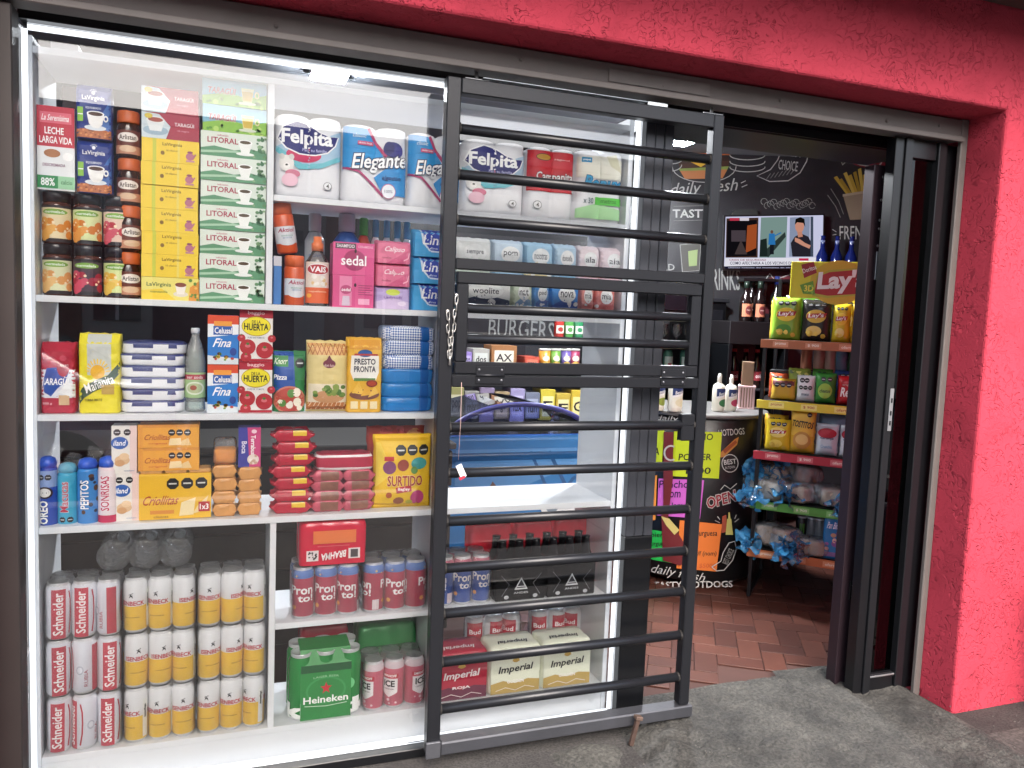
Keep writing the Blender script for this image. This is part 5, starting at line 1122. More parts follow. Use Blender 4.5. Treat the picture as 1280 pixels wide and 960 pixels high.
DKG = M('#17161a', .12, 0, .1)
for k in range(2):
    o = thing('bottle_pack', 'black bottle pack with white mountain emblem, %s' % ('next to the blue cans', 'nearest the right side panel')[k], 'beer pack', (bx+bw*(k+.5), .040+bw/3, PRO+.0004), group='black bottle packs')
    r_ = bw/6.1
    bm_ = lathe([(r_*.9, 0), (r_, .004), (r_, .115), (r_*.55, .150), (r_*.45, .185), (r_*.5, .192)], [DKG], n=16)
    for j in range(2):
        for i in range(3): part('bottle', bm_, o, ((i-1)*2*r_, (j-.5)*2*r_, 0))
    part('card_wrap', box(bw-.006, 4*r_+.003, .128, clear('smoke_film', '#5a5a5e', 1.45, 1., .12, .4, 40, .25, '#2a2a2e'), .004), o, (0, 0, .0005)); part('label_print', artmesh('and', bw*.92, .125, a_and, flat(bw*.92, .125, 4*r_+.006)), o)
hx = [(586, 638), (640, 688), (690, 735)]
for k, (pl, pr) in enumerate(hx):
    a0, a1, _, _ = fit(pl, pr, 655, 690, .23); zt_ = Y((pl+pr)/2, 655-3*k, .21).z
    o = thing('drink_pack', 'red shrink wrapped can pack behind the black bottles, %s' % ('end by the blue cans', 'middle one', 'end by the side panel')[k], 'drink pack', ((a0+a1)/2, .250, PRO+.0004), group='red packs behind bottles')
    part('wrapped_cans', film_mesh(3, 2, (a1-a0)/6.3, zt_-PRO, M('#c8303f', .2, 0, .08, 15, .35, 30)), o)
def a_imp(c1, c2, tc, sub):
    def d(a):
        a.R(0, 0, 1, 1, c1); a.P([(0, 0), (1, 0), (1, .26), (.75, .30), (.5, .22), (.25, .30), (0, .24)], c2); a.T('Imperial', .5, .55, .68, .20, tc, .025, .25, .05); a.E(.5, .76, .07, .05, '#c8a040'); a.P([(.42, .74), (.46, .84), (.5, .76), (.54, .84), (.58, .74)], '#d0a848'); a.T(sub, .5, .27, .34, .07, '#f8f2f0', .03); a.L([(.1, .08), (.3, .14), (.5, .06), (.7, .14), (.9, .08)], .015, '#f0e4e0')
    return d
i0 = dC[1]+.004
iw = (xb-.035-i0)/3
for k, (c1, c2, tc, sub, lab) in enumerate((('#b0223c', '#6a2440', '#f4ecec', 'ROJA', 'crimson beer can pack with crown beside the cream packs'), ('#e9ecd8', '#c2a45a', '#23222a', 'GOLDEN', 'cream and gold beer pack next to the crimson one'), ('#e9ecd8', '#c2a45a', '#23222a', 'GOLDEN', 'cream and gold beer pack at the side panel'))):
    W = iw-.004; H = .155; o = thing('beer_pack', lab, 'beer pack', (i0+iw*(k+.5), .042+W/3, BOT+.0004), group='card wrapped beer packs')
    part('wrapped_cans', film_mesh(3, 2, W/6, H, M(c1, .3, 0, .05, 15, .2, 30)), o)
    part('label_print', artmesh('imp'+c1, W*.94, H*.92, a_imp(c1, c2, tc, sub), lambda u, v, of, W=W: (u-W*.47, -W/3-.003-of, v+.004), .0003), o)
    part('top_print', artmesh('impt'+c1, W*.8, W*.4, lambda a, tc=tc: a.T('Imperial', .5, .4, .7, .4, tc, .025, .25, math.pi), lambda u, v, of, W=W, H=H: (u-W*.4, v-W*.28, H+.004+of)), o)
RW = can_mesh(['#d8d4d6', '#e4e4e6'], [.3])
def a_rw(a): a.R(.2, .3, .5, .9, '#c42c40', 4); a.R(.7, .3, .9, .9, '#c42c40', 4); a.T('Bud', .35, .7, .2, .1, '#ffffff', .02)
RWP = can_print('rw', a_rw)
for k in range(2):
    a0, a1, _, _ = fit((582, 659)[k], (655, 736)[k], 765, 800, .21)
    o = thing('can_riser', 'plain card riser under the rear white cans, %s' % ('by the crimson pack', 'by the side panel')[k], 'box', ((a0+a1)/2, .25, BOT+.0004)); zc_ = Y(660, 767, .21).z-CANH; part('card', box(a1-a0-.004, .09, zc_-BOT-.002, M('#8a7a66', .8), .001), o)
    six_pack('white and red beer can pack behind the card wrapped packs, %s' % ('toward the gate stile', 'toward the side panel')[k], 'rear white can packs', a0, a1, zc_, .205, RW, RWP, [.5, 1.2, .2], nx=3, ny=1)
# ================================================================== INSIDE: chalk drawings on the back wall
def pxplane(P0, N, off=.002):
    N = Vector(N); return lambda u, v, o: tuple(onplane(u, -v, P0, N)-N*(o+off))
CW, CG = M('#b9b9b6', .8, 0, .25, 60), M('#8a8a88', .8, 0, .3, 60)
def chalk(draw, name='chalk_drawing', fn=None, par=None):
    a = Art(1, 1, .0004); draw(a); o = part(name, a.mesh(fn or pxplane(WP, WN)), par or chalk_wall); return o
def arcp(cx, cy, rx, ry, t0, t1, n=14): return [(cx+rx*math.cos(math.radians(t0+(t1-t0)*i/n)), -(cy)+ry*math.sin(math.radians(t0+(t1-t0)*i/n))) for i in range(n+1)]
def p_(*q): return [(a, -b) for a, b in q]
def d_burger(a):
    a.P(arcp(880, 194, 32, 21, 0, 180), '#b8643a'); a.dots((856, -190, 904, -180), 22, ['#e8c890'], (.7, 1.1), 3)
    a.P(p_((848, 204), (912, 200), (910, 209), (850, 212)), '#4a2a1c'); a.P(p_((850, 200), (910, 196), (911, 201), (849, 205)), '#3a2218'); a.P(p_((860, 201), (890, 200), (876, 209)), '#e0b030'); a.P(p_((848, 211), (911, 208), (907, 216), (852, 217)), '#8a9a4a'); a.P(p_((850, 214), (909, 212), (903, 223), (856, 224)), '#c07a48')
    a.L(arcp(880, 208, 40, 20, 180, 360), 1.0, CW)
    for y in (186, 194, 202, 209): a.L(arcp(934, y, 22, 6, 175, 365), 1.1, CW, True)
    a.L(arcp(934, 190, 22, 12, 0, 180), 1.1, CW, True); a.L(arcp(838, 206, 14, 8, 180, 360), 1.1, CW, True); a.L(arcp(838, 200, 14, 5, 180, 360), 1.1, CW, True)
def d_txt(a):
    a.T('daily fresh', 880, -236, 84, 20, CW, .0, .35, .08); a.L(p_((926, 229), (932, 226)), 1, CW, True); a.L(p_((927, 234), (934, 231)), 1, CW, True)
    a.T('TASTY', 864, -267, 46, 10, CW, .02); a.L(p_((842, 258), (885, 257)), .5, CG, True); a.L(p_((842, 276), (885, 275)), .5, CG, True); a.T('DRINKS', 903, -349, 44, 27, CG, .01); a.T('OLD', 831, -334, 24, 8, CG, .01)
def d_banner(a):
    a.L(p_((977, 187), (972, 200), (963, 212), (946, 220), (962, 227), (985, 226), (1000, 216), (1008, 202), (1011, 190)), 1.2, CW); a.T('BEST', 993, -192, 20, 8, CW, .01, 0, -.12); a.T('CHOICE', 985, -207, 24, 12, CW, .01, 0, -.12)
    for k in range(7): a.L(p_((958+k*5, 224-k), (963+k*5, 217-k)), .8, CG, True)
def d_splash(a):
    a.P(p_((1052, 197), (1112, 204), (1112, 214), (1090, 212), (1070, 207)), '#7c2430'); a.L(p_((1018, 193), (1030, 196), (1040, 199), (1050, 198), (1053, 206), (1060, 200), (1075, 206), (1088, 208), (1095, 212), (1102, 203)), 1.6, CW)
def d_fries(a):
    for k in range(9):
        x = 1042+k*6; a.P(p_((x, 214+((k*7) % 11)-4+max(0, 3-k)*4), (x+4, 212+((k*7) % 11)-4+max(0, 3-k)*4), (1064+k*3.4, 246), (1060+k*3.4, 246)), ['#b89a3c', '#a08430', '#c8ac50'][k % 3])
    a.P(p_((1053, 243), (1098, 236), (1090, 274), (1062, 275)), '#8f806c'); a.P(p_((1053, 243), (1098, 236), (1098, 239), (1053, 246)), '#b0a28c'); a.L(p_((1038, 236), (1048, 252), (1054, 268)), .8, CG, True); a.L(p_((1034, 244), (1044, 258), (1050, 272)), .8, CG, True)
    a.T('FRENCH', 1072, -291, 46, 17, CW, .0); a.L(p_((1040, 287), (1045, 290)), .8, CW, True); a.L(p_((1040, 294), (1045, 293)), .8, CW, True)
def d_misc(a):
    for k in range(16): a.L(arcp(955+k*4, 252+(k*5) % 7, 4, 4, 0, 250+k*5, 8), .7, CG, True)
    a.P(p_((850, 306), (876, 304), (874, 338), (853, 340)), '#3e3c38'); a.L(p_((850, 306), (853, 340), (874, 338), (876, 304), (850, 306)), 1, CG); a.P(p_((860, 314), (872, 312), (871, 332), (861, 333)), '#7a8a5a')
    a.P(p_((928, 392), (936, 360), (965, 346), (990, 345), (990, 392)), '#5a1f26'); a.L(p_((930, 400), (926, 380), (936, 358), (955, 352), (962, 342), (968, 350), (990, 342)), 1.3, CW)
def d_burgers(a): a.T('BURGERS', 652, -411, 82, 24, CG, .0, 0, -.06, arc=.10)
for d in (d_burger, d_txt, d_banner, d_splash, d_fries, d_misc, d_burgers): chalk(d)

# ------------------------------------------------------------------ television on the back wall
def em(c, st=1.0): return emis('screen_'+c+str(st), c, st*.30)
TO = .07
tvp = WP-WN*TO
fnT = pxplane(tvp, WN, .0)
def tvquad(name, q, y0, th, mat, par):
    v = [Vector(onplane(a, b, tvp, WN))-WN*y0 for a, b in q]; v += [p+WN*th for p in v]
    return part(name, mesh(name, v, [(3, 2, 1, 0), (4, 5, 6, 7), (0, 1, 5, 4), (1, 2, 6, 5), (2, 3, 7, 6), (3, 0, 4, 7)], mat), par)
tv = thing('television', 'flat television showing a news broadcast, mounted on the black wall', 'television')
tvquad('bezel', [(905, 269), (1031, 267), (1030, 337), (903, 338)], 0, .03, BLACK, tv)
tvquad('mount', [(950, 290), (985, 290), (985, 318), (950, 318)], -.031, .036, BLACK, tv)
def d_tv(a):
    a.P(p_((907, 271), (1029, 269), (1028, 331), (905, 333)), em('#c9cbe6')); a.P(p_((908, 273), (948, 272), (947, 322), (907, 322)), em('#5a4038', .6)); a.P(p_((909, 276), (946, 275), (945, 320), (908, 321)), em('#17141a', .6)); a.P(p_((934, 282), (946, 280), (945, 310), (932, 316)), em('#b0562c', .8)); a.R(914, -302, 932, -288, em('#5c5058', .6)); a.P(p_((918, 318), (926, 300), (934, 318)), em('#57494a', .6))
    a.R(912, -276, 924, -272.5, em('#b8344a')); a.R(924.5, -276, 936, -272.5, em('#d8d0d8')); a.P(p_((951, 272), (984, 271), (982, 322), (949, 322)), em('#86a29c', .8)); a.P(p_((953, 316), (981, 290), (982, 296), (960, 322)), em('#3a4a46', .6)); a.P(p_((961, 292), (968, 292), (969, 306), (960, 306)), em('#2a72b0')); a.R(962, -318, 967, -306, em('#20242c', .6)); a.E(964.5, -290, 1.8, 2.2, em('#6a4a3c')); a.L(p_((968, 295), (976, 291)), 1.4, em('#2a72b0')); a.P(p_((950, 300), (958, 298), (959, 321), (949, 321)), em('#253430', .6))
    a.P(p_((987, 272), (1012, 271), (1011, 321), (986, 321)), em('#8e9ab4', .9)); a.P(p_((990, 321), (988, 304), (993, 296), (1001, 292), (1010, 296), (1015, 306), (1013, 321)), em('#2b2832', .8)); a.E(999, -283, 5.6, 8, em('#c88d78')); a.P(p_((993, 281), (994, 274), (1000, 271.5), (1005, 274), (1006, 284), (1003.5, 279), (996, 278)), em('#17130f', .7)); a.P(p_((996, 290), (1002, 290), (1003, 296), (997, 297)), em('#c08570')); a.P(p_((993, 297), (999, 299), (1006, 304), (1013, 307), (1011, 311), (1002, 307), (993, 302)), em('#c88d78'))
    a.R(1012.5, -321, 1016, -271, em('#4a5468', .8)); a.P(p_((906, 323), (1028, 322), (1028, 331), (905, 333)), em('#e4e2ec')); a.T('COMO AFECTARIA A LOS VECINOS DE BOCA', 958, -329, 92, 3.6, em('#2a2440'), .01); a.T('CRISIS DE SEGURIDAD', 934, -325, 46, 2.2, em('#8a3a5a')); a.R(998, -326, 1010, -323, em('#c82a50')); a.R(906, -336, 1028, -333.3, em('#20203a', .7)); a.T('ultimas noticias del momento en vivo', 950, -334.6, 80, 1.6, em('#c8c8e0'))
a = Art(1, 1, .0004); d_tv(a); part('screen', a.mesh(pxplane(tvp, WN, .001)), tv)
q = [(918, 262), (946, 261), (948, 268.5), (914, 268.8)]; bx_ = thing('set_top_box', 'small black set top box on top of the television', 'box')
tvquad('casing', q, -.002, .05, M('#2c2f2e', .4), bx_)

# ------------------------------------------------------------------ round counter with chalk wrap and neon notes
DC, DR = Vector((2.345, 1.30)), .325
def oncyl(px, py, r):
    d = ray(px, py); o = Vector((CX, CY))-DC; dx = Vector((d.x, d.y)); A = dx.dot(dx); B = 2*o.dot(dx); C = o.dot(o)-r*r; q = B*B-4*A*C
    if q < 0:
        t = -B/(2*A)
    else: t = (-B-math.sqrt(q))/(2*A)
    return C0+d*t
DT = oncyl(872, 517, DR).z
def fnD(off=.002):
    def f(u, v, o):
        p = oncyl(u, -v, DR); n = Vector((p.x-DC.x, p.y-DC.y, 0)).normalized(); return tuple(Vector((DC.x+n.x*(DR+off+o), DC.y+n.y*(DR+off+o), p.z)))
    return f
dr = thing('round_counter', 'round black counter wrapped in chalk style food drawings', 'counter', (DC.x, DC.y, 0))
part('drum', lathe([(DR-.012, .035), (DR, .05), (DR, DT-.025), (DR-.004, DT-.022)], [M('#141416', .38, 0, .3, 6, .15, 90)], n=48), dr)
part('counter_top', lathe([(DR+.01, DT-.0215), (DR+.018, DT-.018), (DR+.018, DT-.002), (DR+.012, DT)], [M('#6c6a68', .4, 0, .3, 25)], n=48), dr)
for k in range(3): part('foot', lathe([(.02, 0), (.02, .036)], [M('#8a6a4a', .6)], n=10), dr, ((DR-.06)*math.sin(k*2.1), -(DR-.06)*math.cos(k*2.1), 0))
def dart(draw, nm='chalk_drawing'):
    a = Art(1, 1, .0005); draw(a); o = part(nm, a.mesh(fnD(), 4.0)); o.parent = dr; o.location = (-DC.x, -DC.y, 0)
def c1(a):
    a.P(p_((900, 566), (918, 549), (923, 546), (921, 556), (905, 571), (899, 572)), '#b07a3c'); a.P(p_((903, 563), (919, 550), (921, 553), (906, 567)), '#8a4424'); a.T('HOTDOGS', 914, -540, 32, 8, CW, .01, 0, .08)
    a.L(arcp(912, 579, 10, 11, 0, 360, 18), 1.0, CW); a.T('BEST', 912, -577, 15, 6, CW, .02, 0, .12); a.T('IN TOWN', 912, -584, 12, 3.5, CW, .0, 0, .12)
    a.T('OPEN', 901, -624, 36, 13, '#8c2230', .02, .15, .28, out=CW, outw=.07); a.L(p_((900, 612), (905, 606), (912, 611), (920, 604)), 1, CW)
    a.P(p_((902, 645), (907, 643), (908, 664), (901, 666)), '#9a4a34'); a.P(p_((908, 648), (913, 648), (915, 668), (906, 668)), '#b8b064'); a.P(p_((909.5, 640), (911, 640), (912, 648), (909, 648)), '#b8b064')
    for q in (((893, 650), (899, 653)), ((896, 645), (899, 649)), ((917, 652), (922, 648)), ((917, 648), (919, 643))): a.L(p_(*q), .9, CW, True)
    a.L(p_((889, 708), (900, 701), (903, 690), (910, 678), (917, 676), (919, 686), (914, 700), (904, 712), (895, 713), (889, 708)), 1.1, CW); a.T('BEST CHOICE', 909, -695, 20, 7, CG, .02, 0, 1.15)
    a.T('daily fresh', 848, -717, 66, 14, CW, .0, .3, -.18); a.T('TASTY HOTDOGS', 866, -730, 96, 8, CW, .02, 0, .02); a.T('daily fresh', 852, -524, 60, 8, CW, 0, .3, -.05)
    a.P(p_((831, 540), (843, 540), (842, 600), (828, 640), (845, 660), (868, 700), (850, 706), (830, 700)), '#6a2428'); a.L(arcp(840, 566, 8, 9, 60, 300), 2.2, CW); a.P(p_((828, 645), (838, 648), (850, 662), (844, 668), (834, 656)), '#c8b870')
dart(c1)
def note(label, q, col, texts, ink='#1c1c14'):
    v = [Vector(fnD(.005)(x, -y, 0)) for x, y in q]
    o = thing('paper_note', label, 'paper note', (0, 0, 0), group='neon price notes')
    a = Art(1, 1, .0003); a.P(p_(*q), M(col, .7, 0, .03)); part('paper', a.mesh(fnD(.0045), 6.), o)
    a = Art(1, 1, .0003); a.lay = 3
    for t in texts: a.T(t[0], t[1], -t[2], t[3], t[4], t[5] if len(t) > 5 else ink, .012, .1)
    part('handwriting', a.mesh(fnD(.0048), 6.), o)
note('yellow neon note with the letters NESA on the round counter', [(806, 539), (831, 538), (828, 581), (805, 582)], '#bccf22', [('ICH', 814, 545, 16, 7), ('NESA', 815, 564, 20, 9), ('NE', 812, 579, 10, 4)])
note('tall yellow neon note with PANCHO lettering on the round counter', [(843, 539), (902, 540), (898, 598), (841, 595)], '#bccf22', [('PANCHO', 869, 546, 44, 8), ('POWER', 869, 571, 40, 8), ('1500', 873, 588, 30, 8)])
note('magenta note with handwriting below the yellow ones', [(824, 598), (880, 600), (875, 648), (822, 644)], '#c45fc0', [('Pancho', 843, 605, 36, 9, '#2a1a4a'), ('com', 842, 618, 18, 7, '#2a1a4a'), ('Jamon', 852, 632, 26, 8, '#2a1a4a')])
note('plain orange note beside the magenta one', [(803, 594), (822, 594), (820, 650), (801, 650)], '#e8913c', [('D', 806, 608, 4, 6, '#a0501c')])
note('green note with handwriting low on the round counter', [(801, 660), (842, 666), (841, 704), (800, 696)], '#1fb84c', [('tambien', 815, 668, 30, 6), ('hamburguesas', 819, 680, 38, 7), ('Jamon', 816, 691, 18, 5)])
note('orange note with a price low on the round counter', [(850, 650), (902, 655), (895, 714), (846, 710)], '#d8742e', [('Hamburguesa', 876, 667, 40, 9), ('c/f (nom)', 882, 692, 26, 7), ('$5000', 884, 707, 20, 6, '#c05a2a')])
# squeeze bottles, basket and box on the counter
def a_ben(c):
    def d(a): a.R(0, 0, 1, 1, '#e9e6d8', 8); a.P([(0, .55), (1, .75), (1, 1), (0, 1)], '#23386e'); a.P([(0, .48), (1, .68), (1, .78), (0, .58)], '#f0f0f0'); a.T('Benidorm', .5, .76, .7, .15, '#ffffff', .015, .2, .14); a.E(.5, .26, .34, .2, c); 
    return d
def counter_bottle(label, px, pt, pb, c, yy, w=18, capc='#eceae4', big=False):
    p = Y(px, pb, yy); h = (Y(px, pt, yy).z-DT); r = w/981*3.7/2*1.05
    bottle('sauce_bottle', label, 'sauce bottle', p.x, yy, DT, [(r*.85, 0), (r, .008), (r, h*.58), (r*.85, h*.68), (r*.38, h*.74)], M('#ece8da', .35), [(r*.36, 0), (r*.34, h*.16), (r*.16, h*.24)], M(capc, .4), h*.743, 'ben'+c, a_ben(c), r, h*.50, h*.10, 'sauce bottles on the counter', 2.6, .4)
counter_bottle('squeeze bottle with olive green label oval, beside the notes end', 821, 462, 511, '#8a9a44', 1.17)
counter_bottle('squeeze bottle with cream label oval, next to the olive one', 843, 462, 512, '#e0d8b8', 1.12)
counter_bottle('squeeze bottle with yellow label behind the gate stile', 874, 466, 514, '#d8d068', 1.10, 15)
counter_bottle('squeeze bottle with green label and round stopper', 897, 466, 515, '#3a7a4c', 1.12, 16)
counter_bottle('squeeze bottle with pink label beside the basket', 912, 468, 515, '#c8486a', 1.14, 16)
pb = Y(935, 509, 1.22); bk = thing('napkin_basket', 'pink plastic slatted basket at the edge of the round counter', 'basket', (pb.x, 1.24, DT+.0004), -.6)
PKB = M('#d8b4b4', .5)
for k in range(6):
    for s in (-1, 1): part('slat', box(.008, .003, .105, PKB, .001), bk, (-.035+k*.014, s*.04, .006))
for k in range(5):
    for s in (-1, 1): part('slat', box(.003, .008, .105, PKB, .001), bk, (s*.040, -.028+k*.014, .006))
part('base', box(.084, .084, .005, PKB, .001), bk); part('rim', box(.088, .006, .012, PKB, .002), bk, (0, -.041, .111)); part('rim', box(.088, .006, .012, PKB, .002), bk, (0, .041, .111)); part('rim', box(.006, .075, .012, PKB, .002), bk, (.0415, 0, .111)); part('rim', box(.006, .075, .012, PKB, .002), bk, (-.0415, 0, .111))
carton('cardboard_carton', 'plain brown cardboard carton standing inside the pink basket', 'carton', pb.x-.030, pb.x+.030, DT+.006, Y(937, 452, 1.24).z, 1.215, .05, '#8c6f58', 'cc', None, rz=-.6)

# ------------------------------------------------------------------ snack rack turned towards the door
RF = Vector((2.40, .87, 0)); RZ = math.radians(-45); RE = Vector((math.cos(RZ), math.sin(RZ), 0)); RD = Vector((-RE.y, RE.x, 0))
def rk(px, py, dep=0.):
    P = onplane(px, py, RF+RD*dep, RD); return (P-RF).dot(RE), P.z
RWD, RDP = .60, .42
rack = thing('snack_rack', 'black metal snack rack with coloured shelf strips and yellow header', 'display rack', RF, RZ)
zs = [rk(975, 427)[1], rk(972, 503)[1], rk(968, 567)[1], rk(985, 632)[1], rk(975, 692)[1]]
hdt = rk(1030, 327)[1]
for x in (0, RWD):
    for y in (0, RDP): part('post', box(.018, .018, hdt-.06 if y else zs[0]-.02, BLACK, .002), rack, (x, y, 0))
    part('foot_bar', box(.018, RDP-.02, .018, BLACK, .002), rack, (x, RDP/2, 0))
part('cross_brace', tube([(0, RDP-.003, .28), (RWD, RDP-.003, .10)], .006, BLACK, 6), rack); part('cross_brace', tube([(0, RDP+.008, .10), (RWD, RDP+.008, .28)], .006, BLACK, 6), rack)
SC = ['#a5623c', '#dcc93a', '#a8283a', '#5aa044', '#c06a3c']
for k, z in enumerate(zs):
    part('shelf', box(RWD+.03, RDP-.012, .014, BLACK, .002), rack, (RWD/2, RDP/2+.004, z-.006))
    st = part('price_strip', box(RWD+.04, .004, .040, M(SC[k], .45), .001), rack, (RWD/2, -.0145, z-.032))
    for j in range(4):
        a = Art(.07, .026); a.R(0, 0, 1, 1, ['#c98a68', '#e8dc80', '#c86a70', '#8ac070', '#d8946a'][k]); a.T(('promo', '$ 900', 'oferta', '2 x 1')[j], .5, .5, .7, .5, '#f0e8d8' if k != 1 else '#b04a2c', .01)
        part('price_tag', a.mesh(lambda u, v, o: (u-.035, -.0022-o, v)), st, (-RWD/2+.07+j*.145, 0, .007))
lx = rk(1020, 465)[0]
part('rear_ledge', box(RWD+.02, .10, .012, BLACK, .002), rack, (RWD/2, RDP-.07, rk(1040, 466, .34)[1]-.013))
# header board
h0, hb0 = rk(986, 372), rk(986, 330); hw_ = RWD-h0[0]+.03
hd = part('header_board', box(hw_, .012, hdt-h0[1], M('#d9cf2e', .45), .002), rack, (h0[0]+hw_/2, .02, h0[1]))
def a_hd(a):
    a.E(.62, .44, .36, .60, '#cfae34', 30); a.P([(.30, .06), (.34, .62), (.50, .78), (.95, .86), (.99, .30), (.86, .10), (.5, .02)], '#b5b03c'); a.P([(.32, .14), (.36, .60), (.50, .72), (.97, .82), (.99, .36), (.86, .14), (.5, .08)], '#a82c2e'); a.T("Lay's", .66, .46, .58, .58, '#f0eeea', .04, .1, .06)
    a.P([(.13, .92), (.29, 1.0), (.34, .70), (.18, .55)], '#9c2a30'); a.T('Doritos', .24, .80, .18, .12, '#f2ece0', .02, 0, .35); a.P([(.13, .36), (.30, .48), (.34, .10), (.18, .12)], '#6a9a34'); a.T('3D', .25, .27, .12, .16, '#e8d84a', .03); a.dots((.14, .1, .34, .4), 6, ['#8ac04a', '#4a7a2a'], (.01, .02), 5)
part('header_print', artmesh('hd', rk(1086, 350)[0]-h0[0], hdt-h0[1], a_hd, lambda u, v, o: (u-hw_/2, -.0066-o, v)), hd)
def rbag(name, label, pl, pr, pt, pb, base, key, draw, zsh, dep=.03, D=.06, cat='snack bag', seed=0, group='snack bags on the rack', kind='pillow'):
    x0, z1 = rk(pl, (pt+pb)/2, dep)[0], rk((pl+pr)/2, pt, dep)[1]; x1 = rk(pr, (pt+pb)/2, dep)[0]
    P = RF+RE*((x0+x1)/2)+RD*(dep+D/2); W = x1-x0; H = z1-zsh-.003
    o = thing(name, label, cat, (P.x, P.y, zsh+.0085), RZ, group)
    part('bag', bag_mesh(W, H, D, seed, kind, M(base, .22, 0, .06, 20, .5, 30), 12, 14), o)
    if draw:
        th = bag_th(W, H, D, seed, kind)
        def fn(u, v, of):
            uu = min(max(u/W, .03), .97); vv = min(max(v/H, .02), .98); return ((uu-.5)*W*(1-.03*math.sin(math.pi*vv)), -th(uu, vv)-of-.0016, vv*H)
        part('label_print', artmesh(key+str(pl), W, H, draw, fn, .0003, .012), o)
def a_lay(c, c2='#e8c83a', txt="Lay's"):
    def d(a): seals(a, (.3, .52, .74), .87, .10); a.E(.5, .60, .34, .16, c2); a.P([(.18, .54), (.8, .58), (.86, .68), (.2, .66)], '#a82c30'); a.T(txt, .5, .61, .5, .12, '#f4f0ea', .03, .15, .05); a.E(.45, .25, .26, .12, c); a.dots((.2, .12, .8, .34), 5, ['#e8d060', '#d8b848'], (.07, .12), 4)
    return d
rbag('chip_bag', 'lime green potato chip bag on the top rack shelf', 964, 1001, 373, 420, '#8ab03c', 'lg', a_lay('#4a8a2c'), zs[0])
rbag('chip_bag', 'black potato chip bag on the top rack shelf', 1001, 1039, 376, 421, '#2e2c2a', 'lb', a_lay('#e0c870', '#d8b848'), zs[0], seed=2)
rbag('chip_bag', 'yellow potato chip bag at the door side of the top rack shelf', 1040, 1063, 381, 423, '#d8bc30', 'ly', a_lay('#e8d888'), zs[0], seed=3)
rbag('chip_bag', 'second yellow chip bag partly hidden by the door leaf, top rack shelf', 1064, 1090, 382, 424, '#d4b42c', 'ly2', a_lay('#e8d888'), zs[0], seed=4)
rbag('chip_bag', 'green chip bag standing behind the lime and black bags', 980, 1040, 371, 420, '#5f9038', 'lg2', lambda a: seals(a, (.25, .45, .65, .8), .93, .05), zs[0], .12, seed=5)
rbag('snack_bag', 'small yellow and maroon snack bag on the yellow strip shelf', 963, 994, 475, 498, '#d0a83c', 's1', lambda a: (a.R(.05, .7, .95, .95, '#6a2a2c'), seals(a, (.25, .5, .75), .72, .11)), zs[1])
rbag('snack_bag', 'white snack bag with black marks on the yellow strip shelf', 995, 1019, 471, 499, '#dfe0e2', 's2', lambda a: (seals(a, (.3, .55), .82, .14), seals(a, (.25, .5, .75), .55, .12), a.T('maiz', .5, .3, .4, .1, '#5a6a7a')), zs[1], seed=1)
rbag('snack_bag', 'green snack bag with round emblem on the yellow strip shelf', 1018, 1045, 468, 501, '#3f8a3c', 's3', lambda a: (a.E(.5, .42, .34, .25, '#9ac04a'), a.T('cheetos', .5, .42, .5, .12, '#24402a', .02, .2), seals(a, (.4, .7), .8, .12)), zs[1], seed=2)
rbag('snack_bag', 'red snack bag beside the green one on the yellow strip shelf', 1046, 1073, 472, 502, '#b8262c', 's4', lambda a: (a.T('Rex', .5, .45, .6, .3, '#f4ece8', .03, .1), a.T('original', .5, .7, .5, .08, '#e8c0b8')), zs[1], seed=3)
rbag('snack_bag', 'olive bag standing behind the white one, yellow strip shelf', 984, 1012, 462, 498, '#7a8a3c', 's5', lambda a: a.dots((.1, .7, .9, .95), 6, ['#c8c060', '#3a4a24'], (.06, .12), 3), zs[1], .13, seed=6)
rbag('chip_bag', 'golden yellow chip bag on the red strip shelf', 956, 988, 526, 559, '#e0c034', 't1', a_lay('#f0d860', '#f0dc70'), zs[2], seed=1)
rbag('tortilla_bag', 'tall tan tortilla chip bag on the red strip shelf', 987, 1019, 513, 563, '#d8a83c', 't2', lambda a: (a.R(.05, .4, .95, .97, '#dcb040', 2, 2), a.T('TOSTITOS', .5, .66, .84, .14, '#1c1c20', .03, .1, -.08), a.E(.5, .3, .36, .2, '#c08a40').E(.5, .32, .26, .12, '#e0b870'), seals(a, (.75,), .88, .1)), zs[2], seed=2)
rbag('snack_bag', 'white blue and red snack bag on the red strip shelf', 1019, 1048, 532, 567, '#c8d0d8', 't3', lambda a: (a.E(.5, .72, .42, .16, '#b02c3c'), a.T('naranja', .5, .56, .6, .10, '#3a4a6a', .015, .1), a.T('Crunchis', .5, .3, .5, .1, '#6a9ac0')), zs[2], seed=3)
rbag('snack_bag', 'white snack bag partly behind the door leaf, red strip shelf', 1049, 1074, 534, 570, '#d0d4da', 't4', lambda a: (a.E(.5, .72, .42, .16, '#b02c3c'), a.T('naranja', .5, .56, .6, .10, '#3a4a6a', .015, .1)), zs[2], seed=4)
rbag('snack_bag', 'pale blue bag top showing behind the red strip bags', 1022, 1062, 520, 563, '#8aa8c4', 't5', None, zs[2], .13, seed=7)
